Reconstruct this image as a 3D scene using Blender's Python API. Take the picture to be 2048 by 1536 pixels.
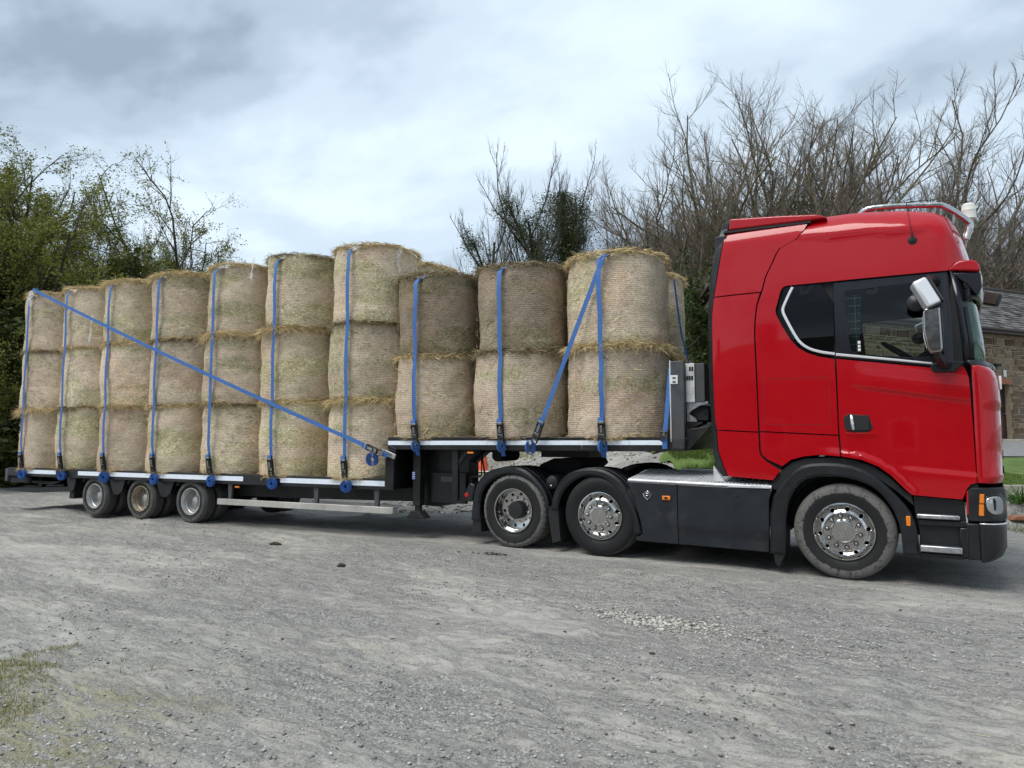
import bpy, bmesh, math, random
import numpy as np
from mathutils import Vector, Matrix
from mathutils.geometry import delaunay_2d_cdt

for o in list(bpy.data.objects):
    bpy.data.objects.remove(o)
sc = bpy.context.scene
COL = sc.collection
R = math.radians
rng = np.random.default_rng(7)
random.seed(7)

# ------------------------------------------------------------------ camera
cam = bpy.data.cameras.new('camera')
cam.sensor_fit = 'HORIZONTAL'; cam.sensor_width = 36.0; cam.lens = 24.05
cam.clip_start = 0.1; cam.clip_end = 3000
camo = bpy.data.objects.new('camera', cam); COL.objects.link(camo)
camo.location = (0.80, -8.14, 1.485)
camo.rotation_euler = (R(90 + 4.58), 0, R(31.15))
sc.camera = camo

# ------------------------------------------------------------------ sky, sun, exposure
SUN_EL, SUN_AZ = 58.0, 205.0          # elevation, direction towards the sun (degrees from +Y clockwise)
world = bpy.data.worlds.new('World'); sc.world = world; world.use_nodes = True
wn = world.node_tree; wn.nodes.clear()
def N(nt, t, **kw):
    n = nt.nodes.new(t)
    for k, v in kw.items():
        if k.startswith('i_'):
            key = k[2:]
            n.inputs[int(key) if key.isdigit() else key.replace('_', ' ')].default_value = v
        else:
            setattr(n, k, v)
    return n
def L(nt, a, b): nt.links.new(a, b)
def ramp(nt, fac, stops, interp='LINEAR'):
    n = nt.nodes.new('ShaderNodeValToRGB'); n.color_ramp.interpolation = interp
    e = n.color_ramp.elements
    while len(e) < len(stops): e.new(0.5)
    for el, (p, c) in zip(e, stops):
        el.position = p; el.color = c if len(c) == 4 else (*c, 1)
    nt.links.new(fac, n.inputs[0]); return n
def math_(nt, op, a, b=None, clamp=False):
    n = nt.nodes.new('ShaderNodeMath'); n.operation = op; n.use_clamp = clamp
    for i, v in enumerate((a, b)):
        if v is None: continue
        if isinstance(v, (int, float)): n.inputs[i].default_value = v
        else: nt.links.new(v, n.inputs[i])
    return n.outputs[0]
def mixc(nt, fac, a, b, mode='MIX'):
    n = nt.nodes.new('ShaderNodeMix'); n.data_type = 'RGBA'; n.blend_type = mode
    for i, v in ((0, fac), (6, a), (7, b)):
        if isinstance(v, (int, float)): n.inputs[i].default_value = v
        elif isinstance(v, tuple): n.inputs[i].default_value = v if len(v) == 4 else (*v, 1)
        else: nt.links.new(v, n.inputs[i])
    return n.outputs[2]

skyt = N(wn, 'ShaderNodeTexSky', sky_type='NISHITA', sun_disc=False,
         sun_elevation=R(SUN_EL), sun_rotation=R(SUN_AZ))
bg1 = N(wn, 'ShaderNodeBackground', i_Strength=0.08); L(wn, skyt.outputs[0], bg1.inputs[0])
tc = N(wn, 'ShaderNodeTexCoord')
sep = N(wn, 'ShaderNodeSeparateXYZ'); L(wn, tc.outputs['Generated'], sep.inputs[0])
zz = math_(wn, 'ADD', math_(wn, 'MAXIMUM', sep.outputs[2], 0.0), 0.22)
comb = N(wn, 'ShaderNodeCombineXYZ')
L(wn, math_(wn, 'DIVIDE', sep.outputs[0], zz), comb.inputs[0]); L(wn, math_(wn, 'DIVIDE', sep.outputs[1], zz), comb.inputs[1])
mp = N(wn, 'ShaderNodeMapping'); mp.inputs['Location'].default_value = (3.1, 1.7, 0.4)
mp.inputs['Rotation'].default_value = (0, 0, R(25)); mp.inputs['Scale'].default_value = (0.75, 0.95, 1)
L(wn, comb.outputs[0], mp.inputs[0])
n1 = N(wn, 'ShaderNodeTexNoise', i_Scale=1.35, i_Detail=5.0, i_Roughness=0.5, i_Distortion=0.25); L(wn, mp.outputs[0], n1.inputs['Vector'])
n2 = N(wn, 'ShaderNodeTexNoise', i_Scale=2.4, i_Detail=6.0, i_Roughness=0.55, i_Distortion=0.2); L(wn, mp.outputs[0], n2.inputs['Vector'])
cl = math_(wn, 'ADD', math_(wn, 'MULTIPLY', n1.outputs[0], 0.72), math_(wn, 'MULTIPLY', n2.outputs[0], 0.28))
cr = ramp(wn, cl, [(0.375, (0.185, 0.23, 0.28)), (0.44, (0.28, 0.34, 0.40)), (0.505, (0.375, 0.445, 0.51)), (0.59, (0.47, 0.54, 0.595))], 'EASE')
bg2 = N(wn, 'ShaderNodeBackground', i_Strength=1.0); L(wn, cr.outputs[0], bg2.inputs[0])
mxs = N(wn, 'ShaderNodeMixShader', i_0=0.88); L(wn, bg1.outputs[0], mxs.inputs[1]); L(wn, bg2.outputs[0], mxs.inputs[2])
wo = N(wn, 'ShaderNodeOutputWorld'); L(wn, mxs.outputs[0], wo.inputs[0])

sun = bpy.data.lights.new('sun', 'SUN'); sun.energy = 1.5; sun.angle = R(35); sun.color = (1.0, 0.97, 0.92)
suno = bpy.data.objects.new('sun', sun); COL.objects.link(suno)
_d = Vector((math.sin(R(SUN_AZ)) * math.cos(R(SUN_EL)), math.cos(R(SUN_AZ)) * math.cos(R(SUN_EL)), math.sin(R(SUN_EL))))
suno.rotation_euler = _d.to_track_quat('Z', 'Y').to_euler(); suno.location = (0, -4, 20)
vs = sc.view_settings
vs.view_transform = 'Standard'; vs.look = 'None'; vs.gamma = 1.0; vs.use_curve_mapping = False; vs.exposure = 1.02
sc.cycles.use_denoising = True; sc.cycles.use_adaptive_sampling = True; sc.cycles.adaptive_threshold = 0.02
sc.cycles.sample_clamp_indirect = 6.0; sc.cycles.max_bounces = 6; sc.cycles.diffuse_bounces = 3; sc.cycles.glossy_bounces = 3; sc.cycles.transparent_max_bounces = 16

# ------------------------------------------------------------------ helpers
def link(o, parent=None):
    COL.objects.link(o)
    if parent is not None: o.parent = parent
    return o
def tag(o, label=None, cat=None, group=None, kind=None):
    if label: o['label'] = label
    if cat: o['category'] = cat
    if group: o['group'] = group
    if kind: o['kind'] = kind
    return o
def empty(name, loc=(0, 0, 0), rz=0.0, parent=None):
    o = bpy.data.objects.new(name, None); o.location = loc; o.rotation_euler = (0, 0, rz); o.empty_display_size = 0.2
    return link(o, parent)
def np_mesh(name, V, F, mat=None, smooth=None):
    """V (n,3); F (m,3) or (m,4) array or list of faces"""
    me = bpy.data.meshes.new(name)
    V = np.asarray(V, dtype=np.float32)
    if isinstance(F, np.ndarray):
        k = F.shape[1]; m = F.shape[0]
        me.vertices.add(len(V)); me.vertices.foreach_set('co', V.ravel())
        me.loops.add(m * k); me.loops.foreach_set('vertex_index', F.astype(np.int32).ravel())
        me.polygons.add(m); me.polygons.foreach_set('loop_start', np.arange(0, m * k, k, dtype=np.int32))
        me.update(calc_edges=True)
    else:
        me.from_pydata([tuple(map(float, v)) for v in V], [], [tuple(f) for f in F]); me.update()
    if mat: me.materials.append(mat)
    if smooth is not None:
        me.shade_smooth()
        if smooth < 180: me.set_sharp_from_angle(angle=R(smooth))
    return me
class MB:
    def __init__(s): s.V = []; s.F = []
    def add(s, V, F):
        n = len(s.V); s.V += [tuple(map(float, v)) for v in V]; s.F += [tuple(i + n for i in f) for f in F]; return s
    def box(s, x0, x1, y0, y1, z0, z1, M=None):
        V = [(x, y, z) for x in (x0, x1) for y in (y0, y1) for z in (z0, z1)]
        if M is not None: V = [tuple(M @ Vector(v)) for v in V]
        return s.add(V, [(0, 1, 3, 2), (4, 6, 7, 5), (0, 4, 5, 1), (2, 3, 7, 6), (0, 2, 6, 4), (1, 5, 7, 3)])
    def prism(s, poly, y0, y1, M=None):
        """polygon in XZ extruded along Y"""
        n = len(poly); a = sum(poly[i][0] * poly[(i + 1) % n][1] - poly[(i + 1) % n][0] * poly[i][1] for i in range(n))
        if a < 0: poly = poly[::-1]
        V = [(p[0], y0, p[1]) for p in poly] + [(p[0], y1, p[1]) for p in poly]
        if M is not None: V = [tuple(M @ Vector(v)) for v in V]
        F = [tuple(range(n)), tuple(range(2 * n - 1, n - 1, -1))] + [(i, i + n, (i + 1) % n + n, (i + 1) % n) for i in range(n)]
        return s.add(V, F)
    def tube(s, path, r, n=8, cap=True, closed=False):
        P = [Vector(p) for p in path]; m = len(P); rr = r if isinstance(r, (list, tuple)) else [r] * m
        V = []; up = Vector((0.13, 0.21, 0.97))
        for i, p in enumerate(P):
            a = P[(i - 1) % m] if (i > 0 or closed) else p; b = P[(i + 1) % m] if (i < m - 1 or closed) else p
            t = (b - a).normalized(); u = t.cross(up)
            if u.length < 1e-3: u = t.cross(Vector((1, 0, 0)))
            u.normalize(); w = t.cross(u)
            for k in range(n):
                an = 2 * math.pi * k / n; V.append(p + (u * math.cos(an) + w * math.sin(an)) * rr[i])
        F = []
        for i in range(m if closed else m - 1):
            j = (i + 1) % m
            for k in range(n): F.append((i * n + k, i * n + (k + 1) % n, j * n + (k + 1) % n, j * n + k))
        if cap and not closed: F += [tuple(range(n - 1, -1, -1)), tuple((m - 1) * n + k for k in range(n))]
        return s.add(V, F)
    def lathe(s, prof, c=(0, 0, 0), n=48, axis='y', fr=None):
        """profile of (r, h) revolved about an axis through c"""
        V = []; m = len(prof)
        for i, (r, h) in enumerate(prof):
            for k in range(n):
                a = 2 * math.pi * k / n
                q = fr(r, h, a) if fr else (r, h)
                if axis == 'y': V.append((c[0] + q[0] * math.cos(a), c[1] + q[1], c[2] + q[0] * math.sin(a)))
                else: V.append((c[0] + q[0] * math.cos(a), c[1] + q[0] * math.sin(a), c[2] + q[1]))
        F = []
        for i in range(m - 1):
            for k in range(n):
                f = (i * n + k, i * n + (k + 1) % n, (i + 1) * n + (k + 1) % n, (i + 1) * n + k)
                F.append(f)
        return s.add(V, F)
    def strip(s, A, B):
        n = len(A); return s.add(list(A) + list(B), [(i, i + 1, n + i + 1, n + i) for i in range(n - 1)])
    def obj(s, name, mat, parent=None, bevel=0, seg=2, smooth=35, off=(0, 0, 0), normals=True):
        V = np.array(s.V) + np.array(off)
        me = np_mesh(name, V, s.F, mat)
        if normals:
            bm = bmesh.new(); bm.from_mesh(me); bmesh.ops.recalc_face_normals(bm, faces=bm.faces); bm.to_mesh(me); bm.free()
        if smooth is not None:
            me.shade_smooth(); me.set_sharp_from_angle(angle=R(smooth))
        o = link(bpy.data.objects.new(name, me), parent)
        if bevel:
            b = o.modifiers.new('bevel', 'BEVEL'); b.width = bevel; b.segments = seg; b.limit_method = 'ANGLE'; b.angle_limit = R(30); b.harden_normals = False
        return o
def bar(p0, p1, w, h, mb=None, up=(0, 0, 1)):
    """rectangular bar from p0 to p1"""
    mb = mb or MB(); a = Vector(p0); b = Vector(p1); t = (b - a).normalized(); u = t.cross(Vector(up))
    if u.length < 1e-4: u = t.cross(Vector((1, 0, 0)))
    u.normalize(); v = u.cross(t)
    V = [q + u * (su * w / 2) + v * (sv * h / 2) for q in (a, b) for su in (-1, 1) for sv in (-1, 1)]
    mb.add(V, [(0, 1, 3, 2), (4, 6, 7, 5), (0, 4, 5, 1), (2, 3, 7, 6), (0, 2, 6, 4), (1, 5, 7, 3)]); return mb

# polygon panel mapped on a height field y = g(x, z)
def resample(P, d, closed=True):
    P = np.asarray(P, float); out = []
    n = len(P)
    for i in range(n if closed else n - 1):
        a, b = P[i], P[(i + 1) % n]; k = max(1, int(math.ceil(np.linalg.norm(b - a) / d)))
        for j in range(k): out.append(a + (b - a) * j / k)
    if not closed: out.append(P[-1])
    return np.array(out)
def smooth_poly(P, it=1, closed=True):
    P = np.asarray(P, float)
    for _ in range(it):
        Q = []
        n = len(P)
        for i in range(n if closed else n - 1):
            a, b = P[i], P[(i + 1) % n]; Q += [a * .75 + b * .25, a * .25 + b * .75]
        if not closed: Q = [P[0]] + Q + [P[-1]]
        P = np.array(Q)
    return P
def area2(P): P = np.asarray(P); Q = np.roll(P, -1, 0); return float(np.sum(P[:, 0] * Q[:, 1] - Q[:, 0] * P[:, 1])) / 2
def inset(P, e):
    P = np.asarray(P, float); s = 1 if area2(P) > 0 else -1
    a = P - np.roll(P, 1, 0); b = np.roll(P, -1, 0) - P
    na = np.stack([-a[:, 1], a[:, 0]], 1); nb = np.stack([-b[:, 1], b[:, 0]], 1)
    na /= np.linalg.norm(na, axis=1)[:, None] + 1e-9; nb /= np.linalg.norm(nb, axis=1)[:, None] + 1e-9
    m = na + nb; m /= np.linalg.norm(m, axis=1)[:, None] + 1e-9
    c = np.clip(np.sum(m * na, 1), .45, 1)
    return P + s * m * (e / c)[:, None]
def inside(P, X):
    x, y = X[:, 0], X[:, 1]; r = np.zeros(len(X), bool); n = len(P)
    for i in range(n):
        x1, y1 = P[i]; x2, y2 = P[(i + 1) % n]
        c = (y1 > y) != (y2 > y)
        with np.errstate(divide='ignore', invalid='ignore'):
            r ^= c & (x < (x2 - x1) * (y - y1) / (y2 - y1 + 1e-15) + x1)
    return r
def pdist(P, X):
    d = np.full(len(X), 1e9); n = len(P)
    for i in range(n):
        a, b = P[i], P[(i + 1) % n]; ab = b - a; t = np.clip(((X - a) @ ab) / (ab @ ab + 1e-12), 0, 1)
        d = np.minimum(d, np.linalg.norm(X - a - t[:, None] * ab, axis=1))
    return d
def panel_geo(outer, g, holes=(), grid=.06, thick=.02, e=.006):
    outer = resample(outer, grid)
    if area2(outer) < 0: outer = outer[::-1]
    loops = [outer] + [resample(h, grid) for h in holes]
    loops = [l if (i == 0) == (area2(l) > 0) else l[::-1] for i, l in enumerate(loops)]
    ins = [inset(l, e) if i == 0 else inset(l, -e) for i, l in enumerate(loops)]
    lo, hi = outer.min(0), outer.max(0)
    gx, gz = np.meshgrid(np.arange(lo[0], hi[0], grid), np.arange(lo[1], hi[1], grid)); G = np.stack([gx.ravel(), gz.ravel()], 1)
    ok = inside(ins[0], G) & (pdist(ins[0], G) > grid * .45)
    for h in ins[1:]: ok &= ~inside(h, G) & (pdist(h, G) > grid * .45)
    G = G[ok]
    pts = np.vstack(ins + [G]); edges = []; k = 0
    for l in ins:
        n = len(l); edges += [(k + i, k + (i + 1) % n) for i in range(n)]; k += n
    vs_, _, fs, *_r = delaunay_2d_cdt([Vector(p) for p in pts], edges, [], 0, 1e-6)
    P2 = np.array([tuple(v) for v in vs_]); fs = [f for f in fs if len(f) == 3]; fa = np.array(fs)
    c = P2[fa].mean(1); ok = inside(ins[0], c)
    for h in ins[1:]: ok &= ~inside(h, c)
    fa = fa[ok]
    tri = P2[fa]; ar = (tri[:, 1, 0] - tri[:, 0, 0]) * (tri[:, 2, 1] - tri[:, 0, 1]) - (tri[:, 2, 0] - tri[:, 0, 0]) * (tri[:, 1, 1] - tri[:, 0, 1])
    fa[ar < 0] = fa[ar < 0][:, ::-1]
    V = [tuple((p[0], y, p[1])) for p, y in zip(P2, g(P2[:, 0], P2[:, 1]))]
    F = [tuple(f) for f in fa]
    for l, li in zip(loops, ins):
        n = len(l); b = len(V)
        y1 = g(li[:, 0], li[:, 1]); y0 = g(l[:, 0], l[:, 1])
        V += [(p[0], y, p[1]) for p, y in zip(li, y1)] + [(p[0], y + e, p[1]) for p, y in zip(l, y0)] + [(p[0], y + thick, p[1]) for p, y in zip(l, y0)]
        for i in range(n):
            j = (i + 1) % n
            F += [(b + i, b + n + i, b + n + j, b + j), (b + n + i, b + 2 * n + i, b + 2 * n + j, b + n + j)]
    return V, F
def panel(name, outer, mat, parent, g, holes=(), grid=.06, thick=.02, e=.006, mirror=False, smooth=28, off=(0, 0, 0)):
    V, F = panel_geo(outer, g, holes, grid, thick, e)
    V = np.array(V)
    if mirror: V[:, 1] = CABW - V[:, 1]; F = [f[::-1] for f in F]
    me = np_mesh(name, V + np.array(off), F, mat)
    me.shade_smooth(); me.set_sharp_from_angle(angle=R(smooth))
    return link(bpy.data.objects.new(name, me), parent)
CABW = 2.50

# numpy value noise
_ng = np.random.default_rng(11).random((256, 256))
def vnoise(x, y, s=1.0, o=0.0):
    x = np.asarray(x) * s + o + 57.3; y = np.asarray(y) * s + o * 1.7 + 31.1
    xi = np.floor(x).astype(int); yi = np.floor(y).astype(int); fx = x - xi; fy = y - yi
    fx = fx * fx * (3 - 2 * fx); fy = fy * fy * (3 - 2 * fy)
    a = _ng[xi % 256, yi % 256]; b = _ng[(xi + 1) % 256, yi % 256]; c = _ng[xi % 256, (yi + 1) % 256]; d = _ng[(xi + 1) % 256, (yi + 1) % 256]
    return (a + (b - a) * fx) * (1 - fy) + (c + (d - c) * fx) * fy - .5
def fbm(x, y, s=1.0, oct=4, o=0.0):
    r = 0; a = 1
    for i in range(oct): r = r + a * vnoise(x, y, s * 2 ** i, o + 9.1 * i); a *= .5
    return r
def sst(a, b, x): t = np.clip((x - a) / (b - a), 0, 1); return t * t * (3 - 2 * t)

# ------------------------------------------------------------------ materials
def newmat(name):
    m = bpy.data.materials.new(name); m.use_nodes = True; nt = m.node_tree
    return m, nt, nt.nodes['Principled BSDF'], nt.nodes['Material Output']
def simple(name, col, rough=.5, metal=0.0, noise=0.0, nscale=12.0, bump=0.0, bscale=60.0, coat=0.0, coord='Object', spec=.5, dirt=None, dirtamt=0.0, dscale=3.0):
    m, nt, b, out = newmat(name)
    b.inputs['Base Color'].default_value = (*col, 1); b.inputs['Roughness'].default_value = rough; b.inputs['Metallic'].default_value = metal
    b.inputs['Coat Weight'].default_value = coat; b.inputs['Coat Roughness'].default_value = .04; b.inputs['Specular IOR Level'].default_value = spec
    t = N(nt, 'ShaderNodeTexCoord'); src = None
    if noise:
        n = N(nt, 'ShaderNodeTexNoise', i_Scale=nscale, i_Detail=5.0, i_Roughness=.6); L(nt, t.outputs[coord], n.inputs['Vector'])
        lo = tuple(c * (1 - noise) for c in col); hi = tuple(min(1, c * (1 + noise)) for c in col)
        src = ramp(nt, n.outputs[0], [(.3, lo), (.7, hi)]).outputs[0]
        rr = ramp(nt, n.outputs[0], [(.3, (max(0, rough - .08),) * 3), (.7, (min(1, rough + .1),) * 3)]); L(nt, rr.outputs[0], b.inputs['Roughness'])
    if dirt:
        n = N(nt, 'ShaderNodeTexNoise', i_Scale=dscale, i_Detail=7.0, i_Roughness=.68); L(nt, t.outputs[coord], n.inputs['Vector'])
        f = ramp(nt, n.outputs[0], [(.62 - .3 * dirtamt, (0, 0, 0)), (.8 - .2 * dirtamt, (1, 1, 1))]).outputs[0]
        src = mixc(nt, math_(nt, 'MULTIPLY', f, min(1, .4 + dirtamt * .5)), src if src else tuple(col), tuple(dirt))
    if src: L(nt, src, b.inputs['Base Color'])
    if bump:
        n = N(nt, 'ShaderNodeTexNoise', i_Scale=bscale, i_Detail=4.0); L(nt, t.outputs[coord], n.inputs['Vector'])
        bp = N(nt, 'ShaderNodeBump', i_Strength=bump, i_Distance=.01); L(nt, n.outputs[0], bp.inputs['Height']); L(nt, bp.outputs[0], b.inputs['Normal'])
    return m
MT = {}
MT['red'] = simple('red_paint', (.39, .0003, .0055), .36, coat=.9, spec=.12, noise=.03, nscale=3); MT['red'].node_tree.nodes['Principled BSDF'].inputs['Coat IOR'].default_value = 1.42
MT['black_plastic'] = simple('black_plastic', (.0085, .0098, .012), .40, noise=.25, nscale=5, bump=.08, bscale=300, dirt=(.055, .052, .047), dirtamt=.16, dscale=4)
MT['grey_plastic'] = simple('dark_grey_skirt_paint', (.014, .0175, .022), .34, noise=.15, nscale=4, dirt=(.06, .057, .05), dirtamt=.22, dscale=3)
MT['rubber'] = simple('black_rubber', (.009, .009, .0095), .7, noise=.3, nscale=10, bump=.1, bscale=120)
MT['band'] = simple('black_window_band', (.012, .013, .017), .16, noise=.05, spec=.4)
MT['under'] = simple('underbody_black', (.012, .012, .012), .75, noise=.4, nscale=6, dirt=(.05, .045, .04), dirtamt=.3)
MT['chassis'] = simple('trailer_black_paint', (.0075, .0075, .008), .42, noise=.3, nscale=5, bump=.1, bscale=80, dirt=(.06, .053, .045), dirtamt=.24, dscale=3)
MT['chrome'] = simple('polished_metal', (.56, .555, .54), .16, metal=1.0, noise=.05, nscale=20, dirt=(.35, .33, .30), dirtamt=.2, dscale=9)
MT['chromewhite'] = simple('chrome_trim', (.80, .81, .82), .12, metal=.35)
MT['steel'] = simple('galvanised_steel', (.50, .51, .52), .38, metal=.85, noise=.2, nscale=20, dirt=(.22, .21, .2), dirtamt=.4, dscale=8)
MT['alu'] = simple('aluminium_plate', (.66, .67, .68), .38, metal=.25, noise=.12, nscale=8, dirt=(.35, .34, .32), dirtamt=.3, dscale=5)
MT['guard'] = simple('side_guard_aluminium', (.52, .50, .46), .55, metal=.35, noise=.15, nscale=6, dirt=(.22, .20, .17), dirtamt=.5, dscale=3)
MT['silver'] = simple('silver_wheel_paint', (.46, .46, .45), .35, metal=.5, noise=.12, nscale=12, dirt=(.25, .23, .2), dirtamt=.35, dscale=7)
MT['bronze'] = simple('rusty_wheel_paint', (.34, .29, .21), .45, metal=.4, noise=.3, nscale=14, dirt=(.13, .09, .06), dirtamt=.5, dscale=8)
MT['white_tape'] = simple('white_reflective_tape', (.78, .84, .92), .3, noise=.06, nscale=30, dirt=(.4, .38, .34), dirtamt=.12)
MT['strap'] = simple('blue_webbing', (.045, .145, .40), .7, noise=.18, nscale=30, bump=.3, bscale=400, dirt=(.10, .14, .22), dirtamt=.3)
MT['strap_dark'] = simple('blue_webbing_roll', (.022, .10, .36), .6, noise=.3, nscale=40, bump=.3, bscale=300)
MT['ratchet'] = simple('ratchet_steel', (.36, .36, .36), .35, metal=.8, noise=.3, nscale=40, dirt=(.06, .05, .04), dirtamt=.5, dscale=20)
MT['amber'] = simple('amber_lens', (.80, .22, .015), .25)
MT['redlens'] = simple('red_lens', (.45, .01, .012), .25)
MT['beacon'] = simple('clear_beacon_lens', (.72, .72, .66), .25)
MT['plate_white'] = simple('scuffed_white_board', (.70, .70, .68), .5, noise=.1, nscale=6, dirt=(.14, .14, .14), dirtamt=.42, dscale=9)
MT['greypaint'] = simple('grey_headboard_paint', (.075, .079, .083), .45, metal=.2, noise=.25, nscale=5, dirt=(.05, .05, .05), dirtamt=.4, dscale=5)
MT['blue_sticker'] = simple('blue_white_sticker', (.05, .10, .42), .4)
MT['white'] = simple('white_print', (.8, .8, .8), .4)
MT['seat'] = simple('dark_seat_fabric', (.016, .016, .018), .85, noise=.2)
MT['mirror_chrome'] = simple('smoky_chrome', (.36, .345, .325), .12, metal=1.0, noise=.05)
MT['seal'] = simple('dark_red_joint', (.10, .002, .004), .6)
MT['mirror_dull'] = simple('dull_mirror_glass', (.10, .105, .09), .12, metal=.6)
MT['cone_orange'] = simple('faded_orange_plastic', (.78, .105, .04), .5, noise=.12, nscale=9, dirt=(.55, .35, .25), dirtamt=.2)
MT['cone_white'] = simple('white_reflective_sleeve', (.80, .80, .79), .45, noise=.05)

def tyre_mat(name, dust, r0, r1, edge):
    """black rubber with a ragged ring of dried grey mud between radius r0 and r1"""
    m, nt, b, out = newmat(name)
    t = N(nt, 'ShaderNodeTexCoord'); s = N(nt, 'ShaderNodeSeparateXYZ'); L(nt, t.outputs['Object'], s.inputs[0])
    r = math_(nt, 'SQRT', math_(nt, 'ADD', math_(nt, 'MULTIPLY', s.outputs[0], s.outputs[0]), math_(nt, 'MULTIPLY', s.outputs[2], s.outputs[2])))
    n = N(nt, 'ShaderNodeTexNoise', i_Scale=9.0, i_Detail=6.0, i_Roughness=.65); L(nt, t.outputs['Object'], n.inputs['Vector'])
    n2 = N(nt, 'ShaderNodeTexNoise', i_Scale=38.0, i_Detail=4.0, i_Roughness=.6); L(nt, t.outputs['Object'], n2.inputs['Vector'])
    rr = math_(nt, 'ADD', r, math_(nt, 'MULTIPLY', math_(nt, 'SUBTRACT', n.outputs[0], .5), edge))
    a = N(nt, 'ShaderNodeMapRange', i_1=r0, i_2=r0 + .012); L(nt, rr, a.inputs[0])
    patch = ramp(nt, math_(nt, 'ADD', math_(nt, 'MULTIPLY', n2.outputs[0], .55), math_(nt, 'MULTIPLY', n.outputs[0], .45)), [(.40, (.25,) * 3), (.50, (1,) * 3)]).outputs[0]
    solid = N(nt, 'ShaderNodeMapRange', i_1=r1 - .05, i_2=r1 - .01); L(nt, rr, solid.inputs[0])
    f = math_(nt, 'MULTIPLY', math_(nt, 'MULTIPLY', a.outputs[0], math_(nt, 'MAXIMUM', patch, solid.outputs[0])), dust)
    c = mixc(nt, f, (.0095, .0095, .010), (.155, .150, .140))
    c = mixc(nt, math_(nt, 'MULTIPLY', n2.outputs[0], .12 * dust), c, (.12, .115, .105))
    L(nt, c, b.inputs['Base Color']); b.inputs['Roughness'].default_value = .62; b.inputs['Specular IOR Level'].default_value = .3
    bp = N(nt, 'ShaderNodeBump', i_Strength=.25, i_Distance=.006); L(nt, n2.outputs[0], bp.inputs['Height']); L(nt, bp.outputs[0], b.inputs['Normal'])
    return m
MT['tyre_front'] = tyre_mat('muddy_tyre_front', .85, .405, .505, .055)
MT['tyre_clean'] = tyre_mat('clean_tyre', .35, .485, .505, .02)
MT['tyre_drive'] = tyre_mat('muddy_tyre_drive', .9, .435, .505, .04)
MT['tyre_trailer'] = tyre_mat('dusty_trailer_tyre', .55, .29, .385, .06)

def glass_mat(name, tint, refl, rough=.01):
    m, nt, b, out = newmat(name); nt.nodes.remove(b)
    tr = N(nt, 'ShaderNodeBsdfTransparent'); tr.inputs[0].default_value = (*tint, 1)
    gl = N(nt, 'ShaderNodeBsdfGlossy', i_Roughness=rough); gl.inputs[0].default_value = (1, 1, 1, 1)
    fr = N(nt, 'ShaderNodeFresnel', i_IOR=1.45)
    mx = N(nt, 'ShaderNodeMixShader'); L(nt, math_(nt, 'MULTIPLY', fr.outputs[0], refl, True), mx.inputs[0])
    L(nt, tr.outputs[0], mx.inputs[1]); L(nt, gl.outputs[0], mx.inputs[2]); L(nt, mx.outputs[0], out.inputs[0]); return m
MT['glass'] = glass_mat('side_window_glass', (.80, .88, .84), 1.1)
MT['glass_dark'] = glass_mat('privacy_glass', (.02, .024, .03), .8)
MT['glass_screen'] = glass_mat('windscreen_glass', (.50, .68, .58), .9)
MT['glass_clear'] = glass_mat('clear_lens_glass', (.92, .93, .93), 1.0)
# ================================================================== tractor unit
TR = empty('truck_tractor', (0, 0, 0))
tag(TR, 'shiny red articulated lorry tractor unit with dark grey skirts and chrome mirrors', 'truck')

ROOF = [(-.20, 3.945), (-.046, 3.95), (.15, 3.945), (.293, 3.937), (.48, 3.915), (.676, 3.887), (.82, 3.855), (.938, 3.824), (1.05, 3.77), (1.10, 3.715), (1.14, 3.64), (1.18, 3.52), (1.21, 3.41), (1.235, 3.30)]
ROOF = [(a_, b_ + .055) for a_, b_ in ROOF]
ROOFX = np.array([p[0] for p in ROOF]); ROOFZ = np.array([p[1] for p in ROOF])
ARCH = np.array([(-.716, 1.026), (-.608, 1.156), (-.502, 1.239), (-.366, 1.277), (-.2, 1.297), (.001, 1.283), (.196, 1.251), (.346, 1.185), (.462, 1.095), (.561, .981), (.631, .918)])
def archdist(x, z):
    X = np.stack([np.asarray(x, float), np.asarray(z, float)], 1); d = np.full(len(X), 1e9)
    for a, b in zip(ARCH[1:-1], ARCH[2:]):
        ab = b - a; t = np.clip(((X - a) @ ab) / (ab @ ab), 0, 1); d = np.minimum(d, np.linalg.norm(X - a - t[:, None] * ab, axis=1))
    return d
def gcab(x, z):
    """side surface of the cab: small y is nearer the camera"""
    x = np.asarray(x, float); z = np.asarray(z, float)
    y = .02 + .045 * np.clip((z - 2.2) / 1.6, 0, 1) ** 1.6
    zt = np.interp(x, ROOFX, ROOFZ)
    t = np.clip((z - (zt - .36)) / .36, 0, 1); y = y + np.where(x > -.9, .17 * t ** 3.2, 0)
    zc = 3.753 - .0767 * (x + .39)                                    # crease under the roof edge
    y = y - .014 * sst(-.012, .012, z - zc) * sst(-.5, -.3, x) * (1 - sst(.85, .98, x)) * (1 - sst(.05, .16, z - zc))
    y = y + .20 * np.clip((x - .98) / .27, 0, 1) ** 2 * sst(3.0, 3.3, z)       # roof front corner
    c1 = 2.077 - .19 * x                                             # belt crease of the door
    y = y - .016 * sst(-.02, .012, z - c1) * sst(.02, .35, x) * (1 - sst(.10, .30, z - c1) * .8) * (x > -.02)
    c3 = 1.268 - .094 * x
    y = y - .015 * (1 - sst(-.05, .0, z - c3)) * sst(.42, .75, x) * (z > .6)
    d = archdist(x, z); y = y - .022 * (1 - sst(.055, .085, d)) * sst(-.35, .1, x) * (1 - sst(.55, .75, x))
    y = y - .05 * sst(-.55, -1.25, -x * -1 * -1) * 0
    # window recess bevel of the rear quarter
    return y
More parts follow.
